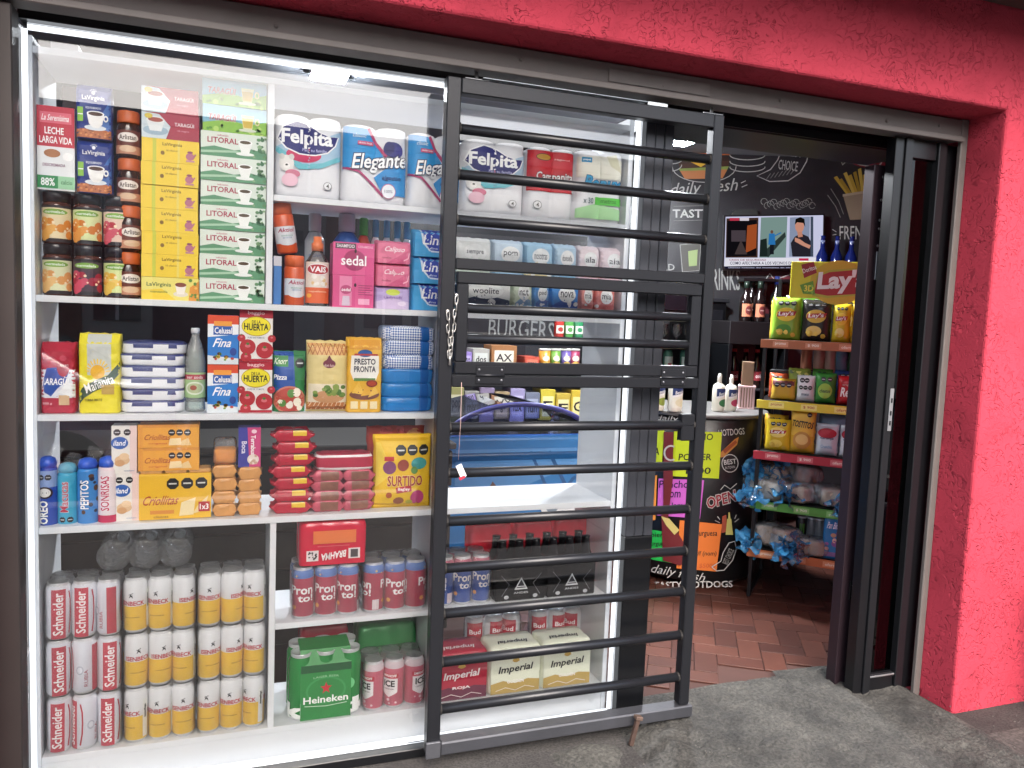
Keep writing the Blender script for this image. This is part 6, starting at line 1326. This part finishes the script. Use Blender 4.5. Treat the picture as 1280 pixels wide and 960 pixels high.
for k, (pl, pr, pt, pb, c, sh_, lab) in enumerate(((962, 985, 377, 420, '#c8b040', 0, 'mustard bag behind the lime green chip bag'), (1042, 1075, 374, 423, '#d8c23c', 0, 'bright yellow bag behind the yellow chip bags'), (960, 984, 468, 498, '#a8482c', 1, 'rust red bag behind the small maroon bag'), (1014, 1040, 463, 500, '#4a8a3c', 1, 'leaf green bag behind the green emblem bag'), (1042, 1072, 465, 502, '#3a5a9a', 1, 'dark blue bag behind the red snack bag'), (954, 984, 520, 558, '#c89a30', 2, 'ochre bag behind the golden chip bag'), (988, 1016, 508, 562, '#b84a34', 2, 'brick red bag behind the tortilla bag'))):
    rbag('snack_bag', lab, pl, pr, pt, pb, c, 'bk%d' % k, lambda a: (seals(a, (.35, .6), .86, .12), a.E(.5, .5, .3, .16, '#e8dcc0')), zs[sh_], .125 if sh_ != 0 or k != 0 else .14, seed=k+20)
# cans on the rear ledge and low shelf
zl = rk(1040, 466, .34)[1]
for k, (px, c, nm) in enumerate(((1008, '#b0735a', 'copper'), (1024, '#c0a294', 'pale rose'), (1038, '#c8b4a8', 'cream'), (1052, '#6a94b8', 'pale blue'), (1067, '#3f6a50', 'dark green'))):
    x = rk(px, 450, RDP-.07)[0]; P = RF+RE*x+RD*(RDP-.07)
    o = thing('drink_can', '%s drink can standing on the rear ledge of the rack' % nm, 'drink can', (P.x, P.y, zl-.0005), 0, 'cans on the rack'); o.scale = (.9, .9, .80); part('can', can_mesh([c], []), o); part('pull_tab', tab_mesh(), o, (0, 0, CANH-.0045))
for k, (px, c, nm) in enumerate(((1001, '#17191a', 'black drink can with green claw mark'), (1014, '#6f7276', 'grey drink can next to the black one'), (1024, '#787b80', 'grey drink can next to the blue bread bag'))):
    x = rk(px, 655, .10)[0]; P = RF+RE*x+RD*.16
    o = thing('drink_can', nm+' on the bottom rack shelf', 'drink can', (P.x, P.y, zs[4]+.0085), 0, 'cans on the rack'); o.scale = (.9, .9, 1); part('can', can_mesh([c], []), o); part('pull_tab', tab_mesh(), o, (0, 0, CANH-.0045))
    if k == 0: part('label_print', can_print('mon', lambda a: [a.L([(.44+j*.05, .78), (.45+j*.05, .45), (.44+j*.05, .3)], .03, '#5a9a3a', True) for j in range(3)]), o, (0, 0, 0), (0, 0, -.6))
# bread bags
BUNM = [M('#c99e6e', .6, 0, .35, 25, .3, 60), M('#9c6c4a', .55, 0, .35, 22, .3, 60), M('#dcc6a2', .65, 0, .25, 30, .3, 60)]
BLUF = clear('blue_film', '#9fd0f0', 1.5, 1.6, .10, 1.0, 60, .55, '#4aa4dc')
def twist(seed, L=.09, R_=.05):
    v = []; f = []; n, m = 44, 9
    for j in range(m+1):
        t = j/m; r = (.008+R_*t**.8)
        for i in range(n):
            a = 2*math.pi*i/n; q = 1+.20*math.sin(a*11+seed)*t+.16*math.sin(a*5+seed*2)*t+.5*noise.noise((math.cos(a)*2.5, math.sin(a)*2.5, seed+t*3))
            v.append((r*q*math.cos(a), -L*t, r*q*.75*math.sin(a)))
    for j in range(m):
        for i in range(n): f.append((j*n+i, j*n+(i+1) % n, (j+1)*n+(i+1) % n, (j+1)*n+i))
    return mesh('twist', v, f, BLUF, None, True)
def gather(seed):
    # loose crumpled end of a bag: three crossing fan-shaped folded sheets
    v = []; f = []; n = 12
    for k in range(3):
        b = len(v); ca, sa = math.cos(k*1.05+seed), math.sin(k*1.05+seed)
        for j in range(n+1):
            t = j/n; wd = .012+.075*t**.7
            for i in range(n+1):
                u = (i/n-.5)*2; fold = .016*t*math.sin(u*9+seed+k)+.022*noise.noise((u*2.2, t*3, seed+k*5)); x = u*wd*(1+.25*noise.noise((t*3, u, seed))); z = .11*t*(1+.3*noise.noise((u*1.7, seed, k)))-.03*u*u*t
                v.append((x*ca-fold*sa, x*sa+fold*ca, z))
        for j in range(n):
            for i in range(n): a = b+j*(n+1)+i; f.append((a, a+1, a+n+2, a+n+1))
    return mesh('gather', v, f, BLUF, None, True)
BAGW = clear('bread_film', '#ffffff', 1.5, 1.8, .06, 1.0, 55, .22, '#dfeaf2')
def bread(label, px, py, zsh, dep, w, mi, seed, tw=True, rz=0., lift=0., h=None, nb=2):
    x = rk(px, py, dep)[0]; P = RF+RE*x+RD*(dep+.05); h = h or w*.5
    o = thing('bread_bag', label, 'bread bag', (P.x, P.y, zsh+.0085+lift), RZ+rz, 'bagged bread on the rack')
    for k in range(nb): part('bun', loaf_mesh(w/nb*1.02, w*.62, h*.92, [BUNM[(mi+k*0) % 3]], seed+k, .8, 20, 10), o, ((k-(nb-1)/2)*w/nb*.96, 0, .002))
    part('clear_wrap', loaf_mesh(w*1.16, w*.80, h*1.06, [BAGW], seed+9, .7, 40, 16, None, .7, .22), o)
    if tw: 
        part('twist_end', gather(seed), o, (-.02+.02*math.sin(seed*3), -w*.36, h*.45), (math.radians(95+18*math.sin(seed*1.7)), 0, .5*math.sin(seed*2.3))); part('film_tail', crumple(.07, .08, seed, BAGF, 9), o, (-.03, -w*.55, h*.02), (.9, .5*math.sin(seed*2), seed*1.7))
z4, z5 = zs[3], zs[4]
bread('pale bun bag with blue twist at the outer end of the green strip shelf', 957, 612, z4, .03, 0.195, 2, 1, rz=-.5)
bread('brown bun bag in clear film at the back of the green strip shelf', 990, 605, z4, .17, 0.207, 1, 2, False)
bread('pale round bun bag with blue twist in the middle of the green strip shelf', 990, 618, z4, .03, 0.171, 2, 3, rz=-.2)
bread('dark bun bag lying across the green strip shelf', 1017, 612, z4, .07, 0.183, 1, 4, False, rz=.3)
bread('hot dog bun bag in blue film near the door leaf on the green strip shelf', 1048, 605, z4, .06, 0.183, 2, 5, True, rz=.5)
bread('brown bun bag piled on top of the other bread', 1000, 590, z4, .12, 0.183, 1, 6, True, rz=-.9, lift=.085)
bread('clear bun bag with blue twist piled at the outer end of the bread', 965, 588, z4, .10, 0.159, 0, 7, True, rz=-.7, lift=.080)
bread('seeded bun bag at the outer end of the bottom rack shelf', 968, 668, z5, .05, 0.207, 0, 8, True, rz=-.5)
bread('tan roll bag with blue twist in the middle of the bottom shelf', 985, 682, z5, .00, 0.159, 0, 9, True, rz=-.3)
bread('tan roll bag with blue twist hanging over the orange strip', 1010, 680, z5, .0, 0.159, 0, 10, True, rz=.1)
rbag('bread_bag', 'blue printed sliced bread bag beside the door leaf, bottom shelf', 1028, 1056, 642, 697, '#3a84c0', 'pan', lambda a: (a.T('Pan Bimbo', .55, .72, .7, .14, '#eef2f6', .015, .2), a.dots((.2, .2, .9, .55), 8, ['#c8a080', '#e0c8b0', '#8a5aa0'], (.08, .14), 2), a.R(.05, .05, .95, .14, '#8a6aa0')), zs[4], .02, .08, 'bread bag', 5, None, 'brick')
# ------------------------------------------------------------------ cooler, bottles and other things at the back
yk = 1.95
k0, k1 = Y(910, 450, yk).x, Y(985, 450, yk).x; kz = Y(940, 402, yk).z; ks = Y(940, 431, yk).z
ck = thing('drinks_cooler', 'black upright drinks cooler with white and red lettered header', 'cooler', ((k0+k1)/2, yk, 0))
W = k1-k0
part('side', box(.03, .45, ks-.002, BLACK, .003), ck, (-W/2+.015, .225, 0)); part('side', box(.03, .45, ks-.002, BLACK, .003), ck, (W/2-.015, .225, 0)); part('back', box(W-.062, .02, ks-.004, BLACK, .002), ck, (0, .44, .001)); part('header_sign', box(W, .45, kz-ks, M('#1c191b', .4), .004), ck, (0, .225, ks))
def a_spd(a): a.R(0, 0, .46, .34, '#b02a34'); a.T('SPEED', .27, .55, .40, .46, '#eceae8', .03); a.T('MAX', .66, .58, .2, .42, '#eceae8', .03); a.P([(.40, .05), (.56, .05), (.64, .95), (.48, .95)], '#8a3038'); a.L([(.42, .1), (.40, .2), (.48, .9), (.62, .95), (.64, .85), (.56, .1), (.42, .1)], .05, '#e8e8e8'); a.R(.62, .18, .78, .26, '#c83a44')
part('sign_print', artmesh('spd', W, kz-ks, a_spd, lambda u, v, o: (u-W/2, -.001-o, v)), bpy.data.objects['header_sign'])
for z in (ks-.30, ks-.62, ks-.94): part('shelf', box(W-.064, .40, .012, M('#3a3a3e', .4, .3), .001), ck, (0, .23, z))
bd = lathe([(.030, 0), (.032, .004), (.032, .15), (.014, .20), (.013, .235)], [M('#2a1a16', .15)], n=14)
n_ = 0
for z in (ks-.287,):
    for i in range(3):
        o = thing('cola_bottle', 'dark bottle on the cooler shelf, %s' % ('by the outer side', 'middle of three', 'behind the carton')[i], 'bottle', ((k0+k1)/2-.10+i*.09, yk+.12, z), 0, 'bottles in the cooler'); part('glass', bd, o); part('cap', lathe([(.015, 0), (.015, .02)], [M('#a02a30', .4)], n=12), o, (0, 0, .2355)); part('label_print', artmesh('cl', .09, .06, lambda a: (a.R(0, 0, 1, 1, '#8a2c34', 6), a.T('cola', .5, .5, .5, .4, '#f0e4e0', .02)), cyl(.032, .09, .05)), o)
def wine(label, px, pt, yy, col, lab, group, zb):
    x = Y(px, pt, yy).x; h = min(.36, Y(px, pt, yy).z-zb); r = .038
    o = thing('wine_bottle', label, 'bottle', (x, yy, zb+.0005), 0, group); part('glass', lathe([(r*.9, 0), (r, .005), (r, h*.58), (r*.42, h*.72), (r*.38, h*.95), (r*.42, h*.96), (r*.42, h)], [M(col, .12, 0, .1)], n=18), o)
    if lab: part('label_print', artmesh('w'+lab, r*2.4, h*.32, lambda a: (a.R(0, 0, 1, 1, lab, 6), a.E(.5, .5, .26, .34, '#6a2a2c'), a.T('rojo', .5, .5, .3, .16, '#e8d0c0', .01)), cyl(r, r*2.4, h*.12)), o)
    part('foil_cap', lathe([(r*.44, 0), (r*.44, h*.17), (r*.3, h*.175)], [M('#26342c' if lab else '#1c2a6a', .3)], n=14), o, (0, 0, h*.832))
wine('dark bottle with salmon label on the cooler, outer one', 934, 352, yk+.10, '#1c1212', '#c07a5c', 'bottles on the cooler', kz); wine('dark bottle with salmon label on the cooler, inner one', 951, 352, yk+.10, '#1c1212', '#c07a5c', 'bottles on the cooler', kz); wine('dark bottle on the cooler standing behind the two labelled ones', 941, 350, yk+.24, '#1c1212', '#a86a50', 'bottles on the cooler', kz); wine('unlabelled black bottle on the cooler beside the yellow header', 972, 346, yk+.12, '#141414', None, 'bottles on the cooler', kz)
# tall black cabinet behind the gate post
c0, c1_ = Y(868, 430, 2.25).x, Y(905, 430, 2.25).x
tc_ = thing('tall_cabinet', 'tall matt black cabinet between the counter and the cooler', 'cabinet', ((c0+c1_)/2, 2.42, 0)); ct = Y(888, 372, 2.25).z
part('carcass', box(c1_-c0, .34, ct-.03, BLACK, .004), tc_); part('top', box(c1_-c0+.03, .37, .028, M('#26262a', .4), .004), tc_, (0, 0, ct-.029)); part('door_panel', box(c1_-c0-.06, .012, ct-.14, M('#1a1a1e', .3), .003), tc_, (0, -.177, .06)); part('handle', tube([(0, 0, 0), (0, -.02, 0), (0, -.02, .16), (0, 0, .16)], .005, ALU, 8), tc_, ((c1_-c0)/2-.05, -.183, ct*.5))
# blue bottles on a wall shelf above the header
wsz = rk(1035, 334)[1]
zsh = onplane(1035, 352, WP-WN*.10, WN).z
sh = thing('wall_shelf', 'narrow black wall shelf carrying blue bottles', 'shelf', WP+WD*.55-WN*.10+Vector((0, 0, zsh)), math.radians(-22)); part('board', box(.9, .18, .02, BLACK, .002), sh, (0, 0, -.0205)); part('bracket', box(.02, .15, .10, BLACK, .002), sh, (-.3, .01, -.122)); part('bracket', box(.02, .15, .10, BLACK, .002), sh, (.3, .01, -.122))
for k, px in enumerate((1027, 1045, 1063, 1080)):
    P = onplane(px-1, 340, WP-WN*.10, WN); top = onplane(px, 309, WP-WN*.10, WN).z; h = .30; r = .037
    o = thing('blue_bottle', 'cobalt blue bottle on the wall shelf, %s' % ('beside the television', 'second from the television', 'third from the television', 'farthest from the television')[k], 'bottle', (P.x, P.y, zsh), 0, 'blue bottles')
    part('glass', lathe([(r*.9, 0), (r, .005), (r, h*.55), (r*.42, h*.72), (r*.38, h*.96), (r*.44, h)], [M('#141f5e', .1)], n=18), o); part('label_band', lathe([(r*.40, 0), (r*.40, .03)], [M('#8a94c0', .3)], n=14), o, (0, 0, h*.80))
# microwave and glasses on a shelf unit seen through the hatch
mu = thing('shelf_unit', 'black open shelf unit behind the board partition', 'shelf unit', (0, 0, 0))
yq = 1.9; m0, m1 = Y(806, 400, yq).x, Y(876, 400, yq).x; zz_ = [Y(840, p, yq).z for p in (396, 432, 467)]
for z in zz_: slab('board', m0, m1, yq, yq+.36, z-.018, z, M('#2b2b30', .4), mu)
slab('end_panel', m0-.022, m0-.001, yq, yq+.36, 0, zz_[0], BLACK, mu); slab('end_panel', m1+.001, m1+.022, yq, yq+.36, 0, zz_[0], BLACK, mu)
mw = thing('microwave', 'black microwave oven on top of the open shelf unit', 'microwave', ((m0+m1)/2+.02, yq+.17, zz_[0]+.0005)); mh = Y(840, 354, yq).z-zz_[0]
part('body', box(m1-m0-.04, .32, mh, BLACK, .006), mw); part('door_window', box((m1-m0)*.55, .006, mh*.6, M('#0c0c10', .08), .002), mw, (-.04, -.1632, mh*.2)); part('control_panel', box((m1-m0)*.16, .006, mh*.7, M('#2a2a30', .3), .002), mw, ((m1-m0)*.36, -.1632, mh*.15))
GLS = clear('drinking_glass', '#e6e8e8', 1.5, 1.6, .02, 0, 20, .08)
for i, px in enumerate((828, 845, 861)):
    o = thing('drinking_glass', 'clear stemmed glass on the middle board, %s' % ('end by the partition', 'middle', 'end by the counter')[i], 'glass', (Y(px, 425, yq+.08).x, yq+.08, zz_[1]+.0005), 0, 'glasses on the shelf'); part('bowl', lathe([(.006, .05), (.03, .07), (.034, .10), (.03, .13)], [GLS], n=16, closed=False), o); part('stem', lathe([(.028, 0), (.026, .003), (.004, .006), (.004, .05)], [GLS], n=12), o)
for i, px in enumerate((834, 855)):
    o = thing('green_bottle', 'pale green labelled bottle on the lowest board, %s' % ('by the partition', 'by the counter')[i], 'bottle', (Y(px, 460, yq+.08).x, yq+.08, zz_[2]+.0005), 0, 'green bottles on the shelf'); h = .14; part('glass', lathe([(.028, 0), (.03, .004), (.03, h*.8), (.024, h)], [M('#4a7a68', .2)], n=16), o); part('label_print', artmesh('gb', .07, .08, lambda a: (a.R(0, 0, 1, 1, '#b8ccc0', 6), a.R(.3, .1, .7, .5, '#a84a48', 2)), cyl(.03, .07, .02)), o)

# ------------------------------------------------------------------ behind the display: freezer, counter, stock shelf
fy = 1.15
f0, f1 = Y(556, 560, fy).x, Y(745, 560, fy).x; fz = Y(640, 545, fy).z
fr = thing('ice_cream_freezer', 'blue ice cream chest freezer with curved glass lid', 'freezer', ((f0+f1)/2, fy, 0)); FW = f1-f0
part('body', box(FW, .60, fz, M('#2f7fc4', .3, 0, .08, 5), .02, seg=3), fr, (0, .30, 0)); part('band', box(FW+.004, .61, .05, M('#1a5a94', .3), .008), fr, (0, .30, fz-.12))
lid = [(math.sin(-1.15+2.3*i/14)/math.sin(1.15)*.5*FW, fz+.002+.14*(math.cos(-1.15+2.3*i/14)-math.cos(1.15))/(1-math.cos(1.15))) for i in range(15)]
part('lid_glass', prism(lid, .03, .57, clear('freezer_lid', '#b8c0e0', 1.5, 1.8, .02), 'y'), fr); part('lid_rim', tube([(x, .022, z+.004) for x, z in lid], .012, M('#4a4a8a', .3), 8), fr)
def a_frz(a): a.P([(.05, .45), (.4, .3), (.9, .75), (.9, 1), (.05, 1)], '#5a9ad8'); a.L([(.55, .95), (.68, .35)], .05, '#1a5a94'); a.L([(.68, .95), (.82, .35)], .06, '#1a5a94'); a.L([(.80, .3), (.86, .5), (.98, .62)], .06, '#1a5a94'); a.P([(.20, .05), (.36, .05), (.34, .38), (.30, .50)], '#6a5048'); a.P([(.22, .05), (.36, .05), (.35, .22), (.24, .2)], '#d8d0c8'); a.P([(.42, .02), (.54, .02), (.52, .26), (.46, .26)], '#d8b070'); a.E(.72, .10, .09, .2, '#e8ecf0').E(.88, .08, .10, .17, '#e8ecf0').E(.72, .10, .05, .15, '#7a8a9a')
part('front_print', artmesh('frz', FW*.96, .30, a_frz, lambda u, v, o: (u-FW*.48, -.003-o, v+fz-.36)), fr)
# low dark plank counter behind the lower left bays
pc = thing('plank_counter', 'dark stained plank counter behind the display cabinet', 'counter', (0, 0, 0))
for k in range(5): slab('plank', -1.2, f0-.06, .80, .825, .02+k*.15, .02+k*.15+.144, M(['#35332f', '#2b2a28', '#3d3a36'][k % 3], .55, 0, .3, 8, .3, 30), pc, .004)
slab('counter_top', -1.22, f0-.05, .78, 1.25, .775, .80, M('#3a3836', .4), pc, .004); slab('end_panel', -1.2, -1.17, .83, 1.2, .0, .773, BLACK, pc); slab('end_panel', f0-.10, f0-.07, .83, 1.2, .0, .773, BLACK, pc)
# stock shelf with cartons
yy_ = 2.3; u0, u1 = Y(552, 460, yy_).x, Y(760, 460, yy_).x
zz2 = [Y(640, 463, yy_).z, Y(640, 530, yy_).z, Y(700, 423, yy_).z]
su = thing('stock_shelf', 'black stock shelf full of cartons behind the freezer', 'shelf unit')
for z in zz2[:2]: slab('board', u0, u1, yy_, yy_+.34, z-.018, z, M('#2b2b30', .4), su)
slab('board', Y(694, 423, yy_).x, u1, yy_+.02, yy_+.34, zz2[2]-.018, zz2[2], M('#2b2b30', .4), su)
slab('end_panel', u0-.022, u0-.001, yy_, yy_+.34, 0, zz2[0]+.02, BLACK, su); slab('end_panel', u1+.001, u1+.022, yy_, yy_+.34, 0, zz2[2], BLACK, su)
def sbox(label, pl, pr, pt, z0, base, txt, tc, cat='carton', nm='stock_carton'):
    q0, q1, _, q3 = fit(pl, pr, pt, pt+30, yy_+.03)
    carton(nm, label, cat, q0, q1, z0+.0004, q3, yy_+.03, .16, base, 'st'+txt+base, lambda a: (a.R(.12, .2, .88, .8, tc), a.T(txt, .5, .5, .6, .3, '#2a2426', .02)), 'cartons on the stock shelf')
sbox('lilac carton at the gate stile end of the stock shelf', 578, 590, 440, zz2[0], '#8f78b8', 'uno', '#b8a8d8'); sbox('grey white carton beside the lilac one', 591, 612, 436, zz2[0], '#a8a49c', 'dos', '#c8c8c0'); sbox('brown and white carton in the middle of the upper board', 614, 646, 432, zz2[0], '#9a6a44', 'AX', '#d8d0c0'); sbox('low red carton on the upper board', 656, 674, 446, zz2[0], '#b84a38', 'tres', '#d0705a')
for k, (px, c, nm) in enumerate(((681, '#c8862c', 'orange'), (694, '#5f8a34', 'green'), (707, '#5a4a88', 'purple'), (718, '#8a2c4c', 'maroon'))):
    x = Y(px, 450, yy_+.05).x; h = Y(px, 436, yy_+.05).z-zz2[0]; r = .037
    o = thing('chip_tube', '%s chip tube on the upper stock board' % nm, 'chip tube', (x, yy_+.06, zz2[0]+.0005), 0, 'chip tubes'); part('tube', lathe([(r, 0), (r, h-.012)], [M(c, .35)], n=18), o); part('lid', lathe([(r*1.04, 0), (r*1.04, .010), (r*.98, .012)], [M('#d8d4cc', .4)], n=18), o, (0, 0, h-.0118)); part('label_print', artmesh('ct'+c, r*2.2, h*.8, lambda a: (a.E(.5, .6, .3, .16, '#e8dcc0'), a.E(.5, .3, .3, .12, '#d0a850')), cyl(r, r*2.2, h*.08)), o)
cols = ['#a08a58', '#8a8478', '#7a7484', '#b09a4a', '#c8b040', '#bda544', '#c4ac3c']
for k in range(9):
    sbox('%s carton standing on the lower stock board%s' % (['olive', 'grey', 'mauve', 'tan', 'lavender', 'slate', 'yellow', 'mustard', 'gold'][k], ''), 562+k*19, 580+k*19, 484+(k*5) % 9, zz2[1], ['#8f8a58', '#8a8680', '#8a7a94', '#a08a68', '#9a90b4', '#74788a', '#c8b440', '#c0a444', '#caac3c'][k], ['pop', 'mix', 'don', 'ego', 'lux', 'fun', 'E', 'F', 'G'][k], ['#c8c0a0', '#b8b4b0', '#b0a0c0', '#c8b090', '#c0b8d8', '#a0a4b8', '#e8e0a0', '#e4d8a0', '#e8d890'][k])
for k, (px, c, nm) in enumerate(((700, '#a8302c', 'red'), (712, '#4a8a44', 'green'), (724, '#2f7a50', 'dark green'))):
    x = Y(px, 415, yy_+.06).x; o = thing('syrup_bottle', '%s bottle on the short top board of the stock shelf' % nm, 'bottle', (x, yy_+.08, zz2[2]+.0005), 0, 'syrup bottles'); part('bottle', lathe([(.03, 0), (.032, .004), (.032, .10), (.014, .13), (.013, .16)], [M(c, .2)], n=16), o); part('cap', lathe([(.015, 0), (.015, .018)], [M('#e0dcd8', .4)], n=12), o, (0, 0, .1605)); part('label_print', artmesh('sy'+c, .06, .05, lambda a: (a.R(0, 0, 1, 1, '#d8d8c8', 5), a.E(.5, .5, .3, .3, c)), cyl(.032, .06, .03)), o)

# ================================================================== OUTSIDE RIGHT: litter bin
bn = thing('litter_bin', 'dark grey bin with a loose bag rim standing against the pink wall', 'bin', (2.93, -.56, -.012))
zbt = Y(1272, 720, -.56).z
part('bin_body', lathe([(.15, 0), (.155, .01), (.185, zbt-.06), (.19, zbt-.05)], [M('#5a585c', .5, .1, .15, 8)], n=28), bn)
def bagrim():
    v = []; f = []; n = 40
    for j, (r, z) in enumerate(((.193, zbt-.16), (.200, zbt-.06), (.206, zbt-.01), (.19, zbt), (.175, zbt-.03), (.17, zbt-.14))):
        for i in range(n):
            a = 2*math.pi*i/n; q = 1+.06*noise.noise((math.cos(a)*5, math.sin(a)*5, j*.8)); v.append((r*q*math.cos(a), r*q*math.sin(a), z+.03*noise.noise((math.cos(a)*4, math.sin(a)*4, 5+j*.3))))
    for j in range(5):
        for i in range(n): f.append((j*n+i, j*n+(i+1) % n, (j+1)*n+(i+1) % n, (j+1)*n+i))
    return mesh('bag', v, f, M('#4a4352', .25, 0, .2, 20, .6, 30), None, True)
part('bag_rim', bagrim(), bn)

# ================================================================== ACROSS THE STREET (seen as reflections in the glass)
FB = thing('opposite_house', 'low cream house with dark red shutters and brick piers across the street', 'house', (0, 0, 0))
slab('wall', -14, 14, -14.6, -14.2, -.15, 4.6, M('#b5ab9c', .8, 0, .15, 2, .2, 20), FB)
slab('cornice', -14.1, 14.1, -14.7, -14.1, 4.605, 4.85, M('#9a9288', .8), FB)
for x in (-6.4, -1.4, 3.6):
    s_ = slab('shutter', x, x+2.6, -14.195, -14.16, -.148, 2.6, M('#5c1f26', .5, 0, .15, 4), FB)
    for k in range(10): part('slat', box(2.5, .012, .20, M('#52191f', .5), .004), s_, (0, -.0+.024, .08+k*.265))
    slab('lintel', x-.15, x+2.75, -14.195, -14.10, 2.61, 2.85, M('#7f786e', .8), FB)
for x in (-3.2, 1.8, 6.8): slab('brick_pier', x, x+.6, -14.195, -14.10, -.148, 3.2, M('#8a5a48', .85, 0, .3, 12), FB)
for x in (-2.4, 2.6, 7.5):
    w_ = slab('window', x, x+.8, -14.195, -14.15, .95, 2.4, M('#23262c', .1), FB); part('frame', box(.06, .02, 1.45, M('#d0ccc4', .5), .004), w_, (0, .033, 0)); part('frame', box(.78, .018, .06, M('#d0ccc4', .5), .004), w_, (0, .033, .7))
def car(label, name, x, y, paint, flip=1):
    o = thing(name, label, 'car', (x, y, -.30)); o.scale = (flip, 1, 1)
    PT = M(paint, .22, 0, .02, 4, coat=.6); GL = M('#14181c', .06)
    # body as a loft of side-profile sections across the width
    prof = [(-2.1, .30), (-2.14, .55), (-2.05, .78), (-1.1, .92), (-.55, 1.36), (-.1, 1.44), (.55, 1.42), (1.05, 1.30), (1.50, 1.02), (2.02, .98), (2.10, .80), (2.12, .50), (2.06, .28)]
    ws = [(-.84, .72), (-.86, .9), (-.82, 1), (0, 1.01), (.82, 1), (.86, .9), (.84, .72)]
    v = []; f = []
    for wy, hs in ((-.80, .0), (-.86, .35), (-.84, .75), (-.62, 1), (0, 1.02), (.62, 1), (.84, .75), (.86, .35), (.80, .0)):
        for px_, pz in prof:
            z = pz if pz <= .98 else .95+(pz-.95)*hs if hs < .9 else pz*(hs if hs > 1 else 1)
            v.append((px_, wy, min(z, pz) if hs < 1 else z))
    n = len(prof)
    for k in range(8):
        for i in range(n-1): f.append((k*n+i, k*n+i+1, (k+1)*n+i+1, (k+1)*n+i))
    f.append(tuple(range(n))); f.append(tuple(range(8*n+n-1, 8*n-1, -1)))
    bo = part('body', mesh('body', v, f, PT, None, True), o)
    for s in (-1, 1):
        part('side_window', prism([(-.92, .98), (-.48, 1.31), (.08, 1.37), (.08, .98)], s*.745, s*.845, GL, 'y'), o); part('side_window', prism([(.14, .98), (.14, 1.37), (.62, 1.35), (1.0, 1.24), (1.20, 1.0)], s*.745, s*.845, GL, 'y'), o)
        part('tail_light', box(.05, .28, .16, M('#8a1420', .2), .02), o, (2.08, s*.66, .74)); part('headlight', box(.06, .30, .13, M('#d8dce0', .1), .02), o, (-2.07, s*.62, .64))
        for wx in (-1.3, 1.32):
            t_ = part('wheel', lathe([(.20, -.10), (.31, -.10), (.32, -.06), (.32, .06), (.31, .10), (.20, .10)], [M('#141416', .8)], n=26), o, (wx, s*.78, .32), (math.pi/2, 0, 0)); part('rim', lathe([(.02, 0), (.2, .01), (.205, .02)], [M('#a8aaae', .3, .8)], n=20), t_, (0, 0, .085 if s < 0 else -.105))
    v = [(1.09, -.62, 1.27), (1.09, .62, 1.27), (1.49, .68, 1.03), (1.49, -.68, 1.03)]; part('rear_window', mesh('rw', [(a+.025, b, c+.025) for a, b, c in v]+[(a, b, c-.01) for a, b, c in v], [(0, 1, 2, 3), (7, 6, 5, 4), (0, 4, 5, 1), (1, 5, 6, 2), (2, 6, 7, 3), (3, 7, 4, 0)], GL), o)
    v = [(-1.08, -.64, .95), (-1.08, .64, .95), (-.58, .60, 1.33), (-.58, -.60, 1.33)]; part('windscreen', mesh('ww', [(a-.025, b, c+.025) for a, b, c in v]+[(a, b, c-.01) for a, b, c in v], [(0, 1, 2, 3), (7, 6, 5, 4), (0, 4, 5, 1), (1, 5, 6, 2), (2, 6, 7, 3), (3, 7, 4, 0)], GL), o)
    part('rear_bumper', box(.12, 1.66, .20, PT, .04, seg=2), o, (2.09, 0, .30)); part('number_plate', box(.01, .40, .12, M('#d8d8d4', .5), .003), o, (2.155, 0, .38))
car('white saloon car parked at the kerb facing the shop window', 'parked_car', -2.5, -5.1, '#d8d9dc')
